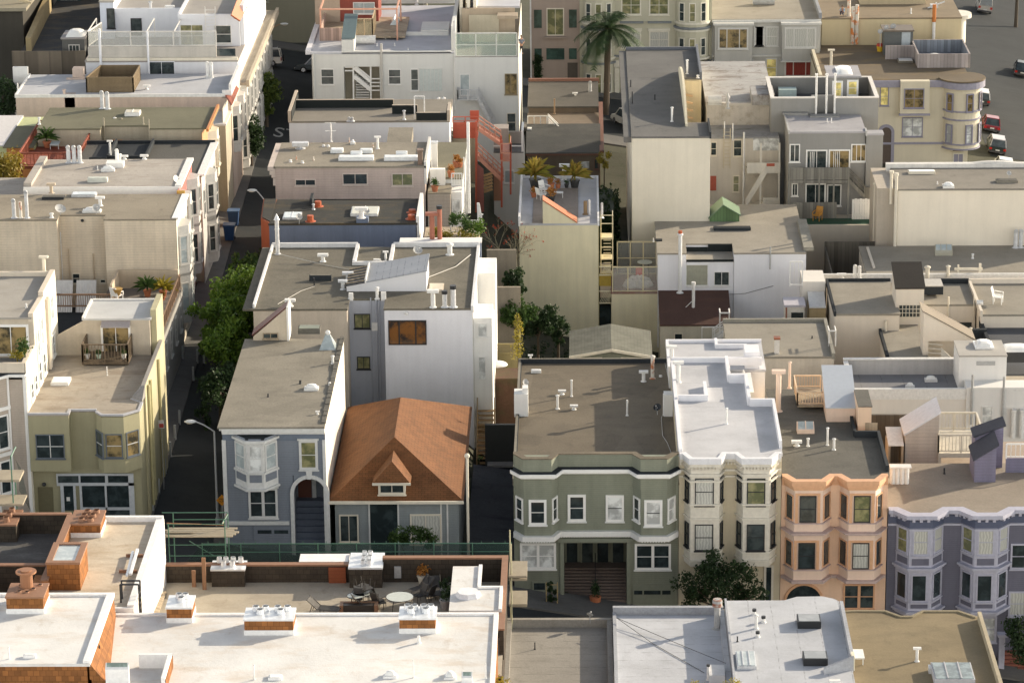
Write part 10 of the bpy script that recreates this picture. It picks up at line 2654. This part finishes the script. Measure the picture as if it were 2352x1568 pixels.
for i in range(5):z_=9.2+i*.5;m.cyl((a.x,Ys1,z_),(b.x,Ys2,z_+.3),.03,n=6)
spart('left_tubes',m,SG)
m=MB();p=PY(195,1180,Ys2);m.box(p.x-5,p.x,Ys1,Ys2+.3,p.z-.15,p.z);q=PY(195,1440,Ys1);m.box(q.x-5,q.x,Ys1-.2,Ys2,q.z-.15,q.z-.03);spart('left_planks',m,pk)
m=MB();m.add([PY(160,1180,Ys2+.4),PY(130,1080,Ys2+.4),PY(175,1150,Ys2+.4),PY(265,1530,Ys2+.4),PY(160,1340,Ys2+.4)],[(0,1,2),(0,2,3,4)]);spart('net_corner',m,net)
# roof deck furniture
fm=pn("",(.05,.045,.04),.5);mesh_s=see("",(.06,.055,.05),.85,.7);tg_=pn("",(.5,.53,.48),.25)
tile(2,4)
def round_table(x,y,r,label):
 a=PZ(x,y,zd);root=empty('round_table',a,label,'table','round tables on the roof deck');h=.72
 MB().cyl(a+V3((0,0,h)),a+V3((0,0,h+.03)),r,r,28).build('tabletop',tg_,root,a)
 m=MB();n=28
 for i in range(n):t0,t1=6.2832*i/n,6.2832*(i+1)/n;m.cyl(a+V3((r*math.cos(t0),r*math.sin(t0),h+.02)),a+V3((r*math.cos(t1),r*math.sin(t1),h+.02)),.025,n=5)
 m.build('rim',fm,root,a)
 for k in range(4):t=.785+1.571*k;MB().cyl(a+V3((r*.75*math.cos(t),r*.75*math.sin(t),0)),a+V3((r*.6*math.cos(t),r*.6*math.sin(t),h)),.022,n=6).build('leg',fm,root,a)
 return a
t1=round_table(1232,945,.78,"glass topped round table standing free on the roof deck");t2=round_table(925,905,.62,"round table with upturned chairs stacked on it");t3=round_table(862,935,.5,"smaller round table with a heavy base in front of the stacked chairs")
tag(MB().cyl(t3,t3+V3((0,0,.12)),.3,.2,14).build('parasol_base',fm,None,t3),"dark round parasol base under the smaller table",'parasol base')
def chair(loc,rz,label,flip=False,first=[None]):
 loc=V3(loc)
 if first[0]is None:
  root=empty('deck_chair',(0,0,0),label,'chair','sling chairs on the roof deck')
  MB().hexa([(-.25,-.25,.40),(.25,-.25,.40),(.25,.25,.36),(-.25,.25,.36),(-.25,-.25,.43),(.25,-.25,.43),(.25,.25,.39),(-.25,.25,.39)]).build('seat',mesh_s,root)
  MB().hexa([(-.25,.25,.38),(.25,.25,.38),(.25,.29,.38),(-.25,.29,.38),(-.24,.48,1.),(.24,.48,1.),(.24,.51,1.),(-.24,.51,1.)]).build('backrest',mesh_s,root)
  m=MB()
  for sx in(-.28,.28):m.path([(sx,-.28,0),(sx,-.3,.6),(sx,.3,.62)],.018,5);m.path([(sx,.35,0),(sx,.26,.38),(sx,.5,1.02)],.018,5);m.cyl((sx,-.28,.41),(sx,.26,.38),.018,n=5)
  m.build('frame',fm,root);first[0]=root;r=root;r.location=loc;r.rotation_euler=(math.pi if flip else 0,0,rz)
 else:
  r=copy_thing(first[0],loc,label,rz);r.rotation_euler=(math.pi if flip else 0,0,rz)
 return r
z75=zd+.78
p=PZ(1055,925,zd);chair(p,2.5,"dark sling chair right of the stacked tables, facing left");p=PZ(1390,885,zd);chair(p,-.9,"dark sling chair right of the free round table");p=PZ(1465,870,zd);chair(p,-2.2,"dark sling chair beside the right hand lounger")
for i,(dx,dy)in enumerate(((-.25,.1),(.25,-.05),(.0,.35))):chair((t2.x+dx,t2.y+dy,z75+.62),i*2.1,"upturned sling chair on the round table, %s of three"%('left','right','rear')[i],True)
def lounger(x,y,rz,label,first=[None]):
 p=PZ(x,y,zd)
 if first[0]is None:
  root=empty('sun_lounger',(0,0,0),label,'sun lounger','sun loungers on the roof deck')
  MB().box(-.32,.32,-1.,.25,.34,.38).build('seat',mesh_s,root);MB().hexa([(-.32,.26,.34),(.32,.26,.34),(.32,.3,.32),(-.32,.3,.32),(-.32,.85,.88),(.32,.85,.88),(.32,.89,.86),(-.32,.89,.86)]).build('backrest',mesh_s,root)
  m=MB()
  for sx in(-.35,.35):
   m.cyl((sx,-1,.36),(sx,.28,.36),.022,n=6);m.cyl((sx,.26,.36),(sx,.9,.92),.022,n=6)
   for y_ in(-.85,.1):m.cyl((sx,y_,0),(sx,y_,.36),.022,n=6)
   m.cyl((sx,.55,.6),(sx,.75,0),.02,n=6)
  m.build('frame',fm,root);first[0]=root
 else:root=copy_thing(first[0],p,label)
 root.location=p;root.rotation_euler=(0,0,rz)
lounger(1530,830,.15,"dark lounger with raised back beside the black potted plants");lounger(960,945,1.9,"lounger lying between the round tables");lounger(590,985,1.35,"lounger with raised back alone at the left of the deck");lounger(1400,820,-.8,"lounger tilted up behind the free round table")
m=MB();a,b=PZ(728,1010,zd),PZ(1035,1010,zd);z_=zd+.5
m.box(a.x,b.x,a.y+.5,a.y+1.,zd,z_-.03);fr=empty('low_bench',(a.x,a.y,zd),"low brown framed box at the front edge of the roof deck",'bench');m.build('box',fm,fr,fr.location);MB().box(a.x-.05,a.x+.15,a.y+.4,a.y+1.1,zd,z_).box(b.x-.15,b.x+.05,a.y+.4,a.y+1.1,zd,z_).box(a.x+.151,b.x-.151,a.y+.9,a.y+1.1,zd+.3,z_).build('frame',pn("",(.3,.17,.1)),fr,fr.location)
tile(2,4)
potted(1425,735,zd,1.,"orange chrysanthemum in a tall white pot by the deck wall",leafo,'bush',pn("",(.6,.55,.45)),None,'potted_plant',40);potted(1622,850,zd,1.,"dark ball shaped plant behind, next to the white stair roof",leafd,'bush',pn("pot_grey",(.3,.29,.28)),'dark potted plants by the white stair roof','potted_plant',41);potted(1618,945,zd,1.1,"dark ball shaped plant in front, next to the white stair roof",leafd,'bush',pn("pot_grey",(.3,.29,.28)),'dark potted plants by the white stair roof','potted_plant',42)
tile(4,2)
def garden_chair(p,rz,mat,label,s=1.,name='garden_chair'):
 root=empty(name,(0,0,0),label,'chair');MB().box(-.27,.27,-.27,.27,.38,.43).build('seat',mat,root);MB().hexa([(-.27,.24,.43),(.27,.24,.43),(.27,.28,.43),(-.27,.28,.43),(-.25,.38,.95),(.25,.38,.95),(.25,.42,.95),(-.25,.42,.95)]).build('backrest',mat,root)
 for sx in(-.24,.24):
  for sy in(-.24,.24):MB().cyl((sx,sy,0),(sx,sy,.4),.03,n=6).build('leg',mat,root)
  MB().beam((sx*1.15,-.25,.62),(sx*1.15,.28,.66),.05).beam((sx*1.15,-.25,.4),(sx*1.15,-.25,.62),.05).build('armrest',mat,root)
 root.location=p;root.rotation_euler=(0,0,rz);root.scale=(s,s,s);return root
pw_=pn("",(.78,.77,.73))
garden_chair(PZ(2020,1158,z_3+.02),1.3,pw_,"white plastic chair alone on the tan roof",1.35);garden_chair(PZ(505,462,tz+.02),-.5,pn("",(.5,.25,.05)),"orange tub chair on the green yard terrace",1.2)
q=PZ(900,440,tz);tag(MB().ball(q+V3((0,0,.55)),(.6,.5,.6),12).cyl(q,q+V3((0,0,.5)),.3,.4,10).build('covered_barbecue',pn("",(.26,.26,.27)),None,q,True),"grey covered barbecue in front of the white picket fence",'barbecue')
q=PZ(820,440,tz);tag(MB().hexa([(q.x-.3,q.y,tz),(q.x+.3,q.y,tz),(q.x+.3,q.y+.1,tz),(q.x-.3,q.y+.1,tz),(q.x-.1,q.y+.5,tz+1.4),(q.x+.4,q.y+.5,tz+1.4),(q.x+.4,q.y+.6,tz+1.4),(q.x-.1,q.y+.6,tz+1.4)]).build('slide',pn("",(.55,.4,.42)),None,q),"faded pink toy slide left of the covered barbecue",'slide')
tile(1,2);garden_chair(PZ(985,1142,fz+.4),2.6,pw_,"white plastic chair on the terrace behind the penthouse roof",1.2)
q=PZ(990,1095,fz+.9);tag(MB().cyl(q-V3((0,0,.6)),q,.05,.06,8).cyl(q,q+V3((0,0,.55)),.12,.38,14).build('funnel_pot',pn("",(.42,.26,.08)),None,q),"ochre funnel shaped pot on the brown railing",'pot')
tile(1,1)
q=PZ(470,1235,13.);m=MB()
ad=empty('deck_lounger',q,"pale blue folding lounger on the red wooden deck",'lounger');m.hexa([(q.x-.35,q.y-.9,13.35),(q.x+.35,q.y-.9,13.35),(q.x+.35,q.y+.2,13.4),(q.x-.35,q.y+.2,13.4),(q.x-.35,q.y-.9,13.42),(q.x+.35,q.y-.9,13.42),(q.x+.35,q.y+.2,13.47),(q.x-.35,q.y+.2,13.47)]);m.build('seat',pn("lounger_blue",(.5,.55,.56)),ad,q)
MB().hexa([(q.x-.35,q.y+.2,13.4),(q.x+.35,q.y+.2,13.4),(q.x+.35,q.y+.28,13.4),(q.x-.35,q.y+.28,13.4),(q.x-.35,q.y+.9,14.3),(q.x+.35,q.y+.9,14.3),(q.x+.35,q.y+.98,14.3),(q.x-.35,q.y+.98,14.3)]).build('backrest',MATS["lounger_blue"],ad,q)
m=MB()
for sx in(-.33,.33):
 for sy in(-.8,.3):m.cyl((q.x+sx,q.y+sy,13),(q.x+sx,q.y+sy,13.4),.03,n=6)
m.build('frame',pipew,ad,q)
potted(395,1240,13.,1.,"tall leaning green plant in a pot on the red deck",leafm,'spiky',terra,None,'potted_plant',44);potted(678,1195,13.,.7,"small green plant at the right corner of the red deck",leafm,'bush',blackpot,None,'potted_plant',45)
q=PZ(1745,1400,0)if False else None
tile(1,3)
for i,(x,y,lf,lab)in enumerate(((205,120,leafm,"lush green plant behind the terrace parapet of the taupe house"),(145,205,leafy_,"yellow flowering plant at the terrace corner of the taupe house"))):
 a=PY(x,y,Y0+1.2);m=MB();rnd=random.Random(i+90)
 for k in range(5):leaves(m,a+V3((rnd.uniform(-.3,.3),rnd.uniform(-.3,.3),rnd.uniform(-.3,.3))),.36,60,.17,rnd,.2)
 m.cyl(a-V3((0,0,1.1)),a,.05,.03,6);tag(m.build('terrace_plant',lf,None,a),lab,'plant','plants on the taupe house terrace')
tile(2,3)
p=PY(2052,275,236);g=hgt(p.x,236);root=empty('patio_heater',(p.x,236,g),"patio heater with a round white top in the narrow garden",'patio heater');MB().cyl((p.x,236,g),(p.x,236,p.z),.06,n=8).cyl((p.x,236,p.z-.9),(p.x,236,p.z-.2),.14,.2,10).build('stem',pn("",(.35,.1,.06)),root,root.location);MB().ball((p.x,236,p.z-.1),(.75,.75,.25),16,0,.0).build('reflector_top',pw_,root,root.location,True)
tile(3,2)
q=PY(1100,1010,Ya+1.6);m=MB();rnd=random.Random(3)
for i in range(16):d=V3((rnd.uniform(-1.2,.9),rnd.uniform(-.4,.8),0));m.ball((q.x+d.x,q.y+d.y,az+.1),(rnd.uniform(.3,.6),.4,rnd.uniform(.2,.75)),8)
tag(m.build('dust_sheet',pn("",(.72,.7,.68)),None,(q.x,q.y,az)),"crumpled white sheet heaped on the glazed annex terrace",'sheet')
q=PY(1115,885,Ya+2.5);box_thing('toy_crate',"bright red crate on the glazed annex terrace",'crate',q.x-.3,q.x+.3,Ya+2.3,Ya+2.8,az+.6,az+1.3,pn("",(.6,.05,.03)))
a=PY(1160,815,Ya+3.6);root=empty('glass_table',(a.x,Ya+3.6,az),"round glass table behind the white sheet on the annex terrace",'table');MB().cyl((a.x,Ya+3.6,a.z),(a.x,Ya+3.6,a.z+.05),.62,n=20).build('tabletop',tg_,root,root.location)
for k in range(4):t=.8+k*1.57;MB().cyl((a.x+.5*math.cos(t),Ya+3.6+.5*math.sin(t),az),(a.x+.4*math.cos(t),Ya+3.6+.4*math.sin(t),a.z),.03,n=6).build('leg',fm,root,root.location)
dk=pn("",(.7,.69,.66))
garden_chair(PZ(320,245,nz+.05),.8,dk,"white deck chair beside the rust coloured shrub on the yellow house roof",1.2);garden_chair(PZ(290,285,nz+.05),2.2,dk,"white deck chair at the left of the yellow house deck",1.1)
a=PZ(435,275,nz+.05);root=empty('low_table',a,"low white table in the middle of the yellow house deck",'table');MB().box(a.x-.6,a.x+.4,a.y,a.y+.5,a.z+.4,a.z+.45).build('tabletop',dk,root,a)
for dx in(-.55,.35):
 for dy in(.05,.45):MB().beam(a+V3((dx,dy,0)),a+V3((dx,dy,.4)),.05).build('leg',dk,root,a)
tile(4,4)
a,b=PZ(800,1420,z5),PZ(905,1440,z5);c=PZ(830,1290,z5+.4);root=empty('camp_bed',a,"white slatted sun bed on the tan felt roof",'sun bed');MB().box(a.x,b.x,a.y,c.y,z5+.38,z5+.46).build('bed',pw_,root,a)
for xx in(a.x+.08,b.x-.08):
 for yy in(a.y+.1,c.y-.1):MB().beam((xx,yy,z5),(xx,yy,z5+.38),.06).build('leg',pw_,root,a)
tile(4,1)
q=PZ(1030,432,zr);tag(MB().cyl(q,q+V3((0,0,.55)),.28,.36,12).cyl(q+V3((0,0,.551)),q+V3((0,0,.8)),.37,.33,12,mi=1).build('bucket',[pn("",(.7,.45,.03)),pn("",(.5,.05,.03))],None,q),"yellow and red bucket on the corner house roof",'bucket')
q=PZ(1490,470,zr+.9);tag(MB().ball(q,(.75,.6,.25),14).build('white_tub',domew,None,q,True),"white oval tub inside the blue lined roof pen",'tub')
q=PZ(200,835,df+.05);tag(MB().box(q.x-.2,q.x+1.4,q.y+.5,q.y+1.6,df+.07,df+.8).build('tarpaulin_box',pn("",(.5,.62,.6)),None,q),"pale aqua covered box on the grey house roof deck",'box')
# people
skin_m=pn("skin",(.42,.24,.16),.6)
def limb_mesh(name,pts,edges,rad,mat,parent,loc):
 me=bpy.data.meshes.new(name);l=V3(loc);me.from_pydata([tuple(V3(p))for p in pts],edges,[]);o=bpy.data.objects.new(name,me);COL.objects.link(o);o.parent=parent
 md=o.modifiers.new("skin",'SKIN');md.use_smooth_shade=True
 if not me.skin_vertices:bpy.context.view_layer.objects.active=o
 for i,v in enumerate(me.skin_vertices[0].data):v.radius=(rad[i],rad[i]);v.use_root=(i==0)
 s=o.modifiers.new("sub",'SUBSURF');s.levels=1;s.render_levels=2;me.materials.append(mat);return o
def person(label,loc,rz,shirt,trousers,hair,pose):
 root=empty('person',loc,label,'person')
 P=pose;names=list(P)
 idx={n:i for i,n in enumerate(names)}
 E_=[('pelvis','chest'),('chest','neck'),('neck','head'),('head','crown'),('chest','sl'),('sl','el'),('el','hl'),('chest','sr'),('sr','er'),('er','hr'),('pelvis','kl'),('kl','fl'),('fl','tl'),('pelvis','kr'),('kr','fr'),('fr','tr')]
 R_=dict(pelvis=.14,chest=.16,neck=.055,head=.095,crown=.075,sl=.065,el=.045,hl=.04,sr=.065,er=.045,hr=.04,kl=.06,fl=.045,tl=.035,kr=.06,fr=.045,tr=.035)
 body=limb_mesh('body',[P[n]for n in names],[(idx[a],idx[b])for a,b in E_],[R_[n]for n in names],skin_m,root,loc)
 def sub(name,keep,k,mat):
  ks=[n for n in names if n in keep];ii={n:i for i,n in enumerate(ks)}
  return limb_mesh(name,[P[n]for n in ks],[(ii[a],ii[b])for a,b in E_ if a in ii and b in ii],[R_[n]*k for n in ks],mat,root,loc)
 sub('shirt',('pelvis','chest','sl','el','sr','er'),1.16,shirt);sub('trousers',('pelvis','kl','fl','kr','fr'),1.18,trousers)
 m=MB();h=(V3(P['head'])+V3(P['crown']))/2;m.ball(h+V3((0,.02,.05)),(.115,.125,.12),10,0,-.1);m.build('hair',hair,root)
 f=MB();hd=V3(P['head']);f.ball(hd+V3((0,-.105,.02)),(.018,.03,.03),6)
 for sx in(-.035,.035):f.ball(hd+V3((sx,-.09,.05)),(.014,.012,.01),6)
 f.build('face_features',pn("",(.2,.1,.07)),root)
 for hn,fl in(('hl',1),('hr',-1)):
  hh=V3(P[hn]);d=(hh-V3(P['e'+hn[1]])).normalized();g=MB();s_=d.cross(V3((0,1,0))).normalized()if abs(d.y)<.9 else V3((1,0,0))
  for k in range(4):q=hh+s_*(.018*(k-1.5));g.path([q,q+d*(.06+.008*(k in(1,2))),q+d*.095-V3((0,0,.015))],.009,5)
  g.path([hh+s_*.03,hh+s_*.055+d*.04],.01,5);g.build('fingers',skin_m,root)
 root.rotation_euler=(0,0,rz);return root
stand=dict(pelvis=(0,0,.92),chest=(0,-.03,1.28),neck=(0,-.05,1.48),head=(0,-.07,1.58),crown=(0,-.07,1.68),sl=(-.19,-.04,1.40),el=(-.30,-.05,1.12),hl=(-.16,-.24,1.06),sr=(.19,-.04,1.40),er=(.30,-.02,1.12),hr=(.14,-.22,1.06),kl=(-.10,-.03,.48),fl=(-.11,.03,.08),tl=(-.13,-.14,.04),kr=(.10,-.03,.48),fr=(.11,.03,.08),tr=(.13,-.14,.04))
sit=dict(pelvis=(0,0,.28),chest=(0,-.14,.62),neck=(0,-.2,.80),head=(0,-.24,.90),crown=(0,-.24,1.),sl=(-.19,-.16,.73),el=(-.26,-.34,.52),hl=(-.14,-.50,.46),sr=(.19,-.16,.73),er=(.26,-.34,.52),hr=(.12,-.50,.44),kl=(-.15,-.42,.5),fl=(-.16,-.32,.07),tl=(-.17,-.48,.04),kr=(.15,-.42,.5),fr=(.16,-.32,.07),tr=(.17,-.48,.04))
tile(2,1)
p=PY(2235,330,y7m+.5)
person("person in a grey blue shirt and dark trousers standing at the glass balustrade",(p.x+.15,y7m+.7,rz_),.35,pn("",(.14,.16,.2)),pn("",(.03,.03,.035)),pn("hair_brown",(.09,.05,.03)),stand)
tile(4,1)
p=PZ(725,138,z10)
person("person in a light blue top and navy trousers crouching on the far tan roof",(p.x,p.y+.4,z10),-.6,pn("",(.25,.42,.6)),pn("",(.04,.06,.11)),pn("hair_brown",(.09,.05,.03)),sit)
tile(4,2)
for o in list(SC.objects):
 pass
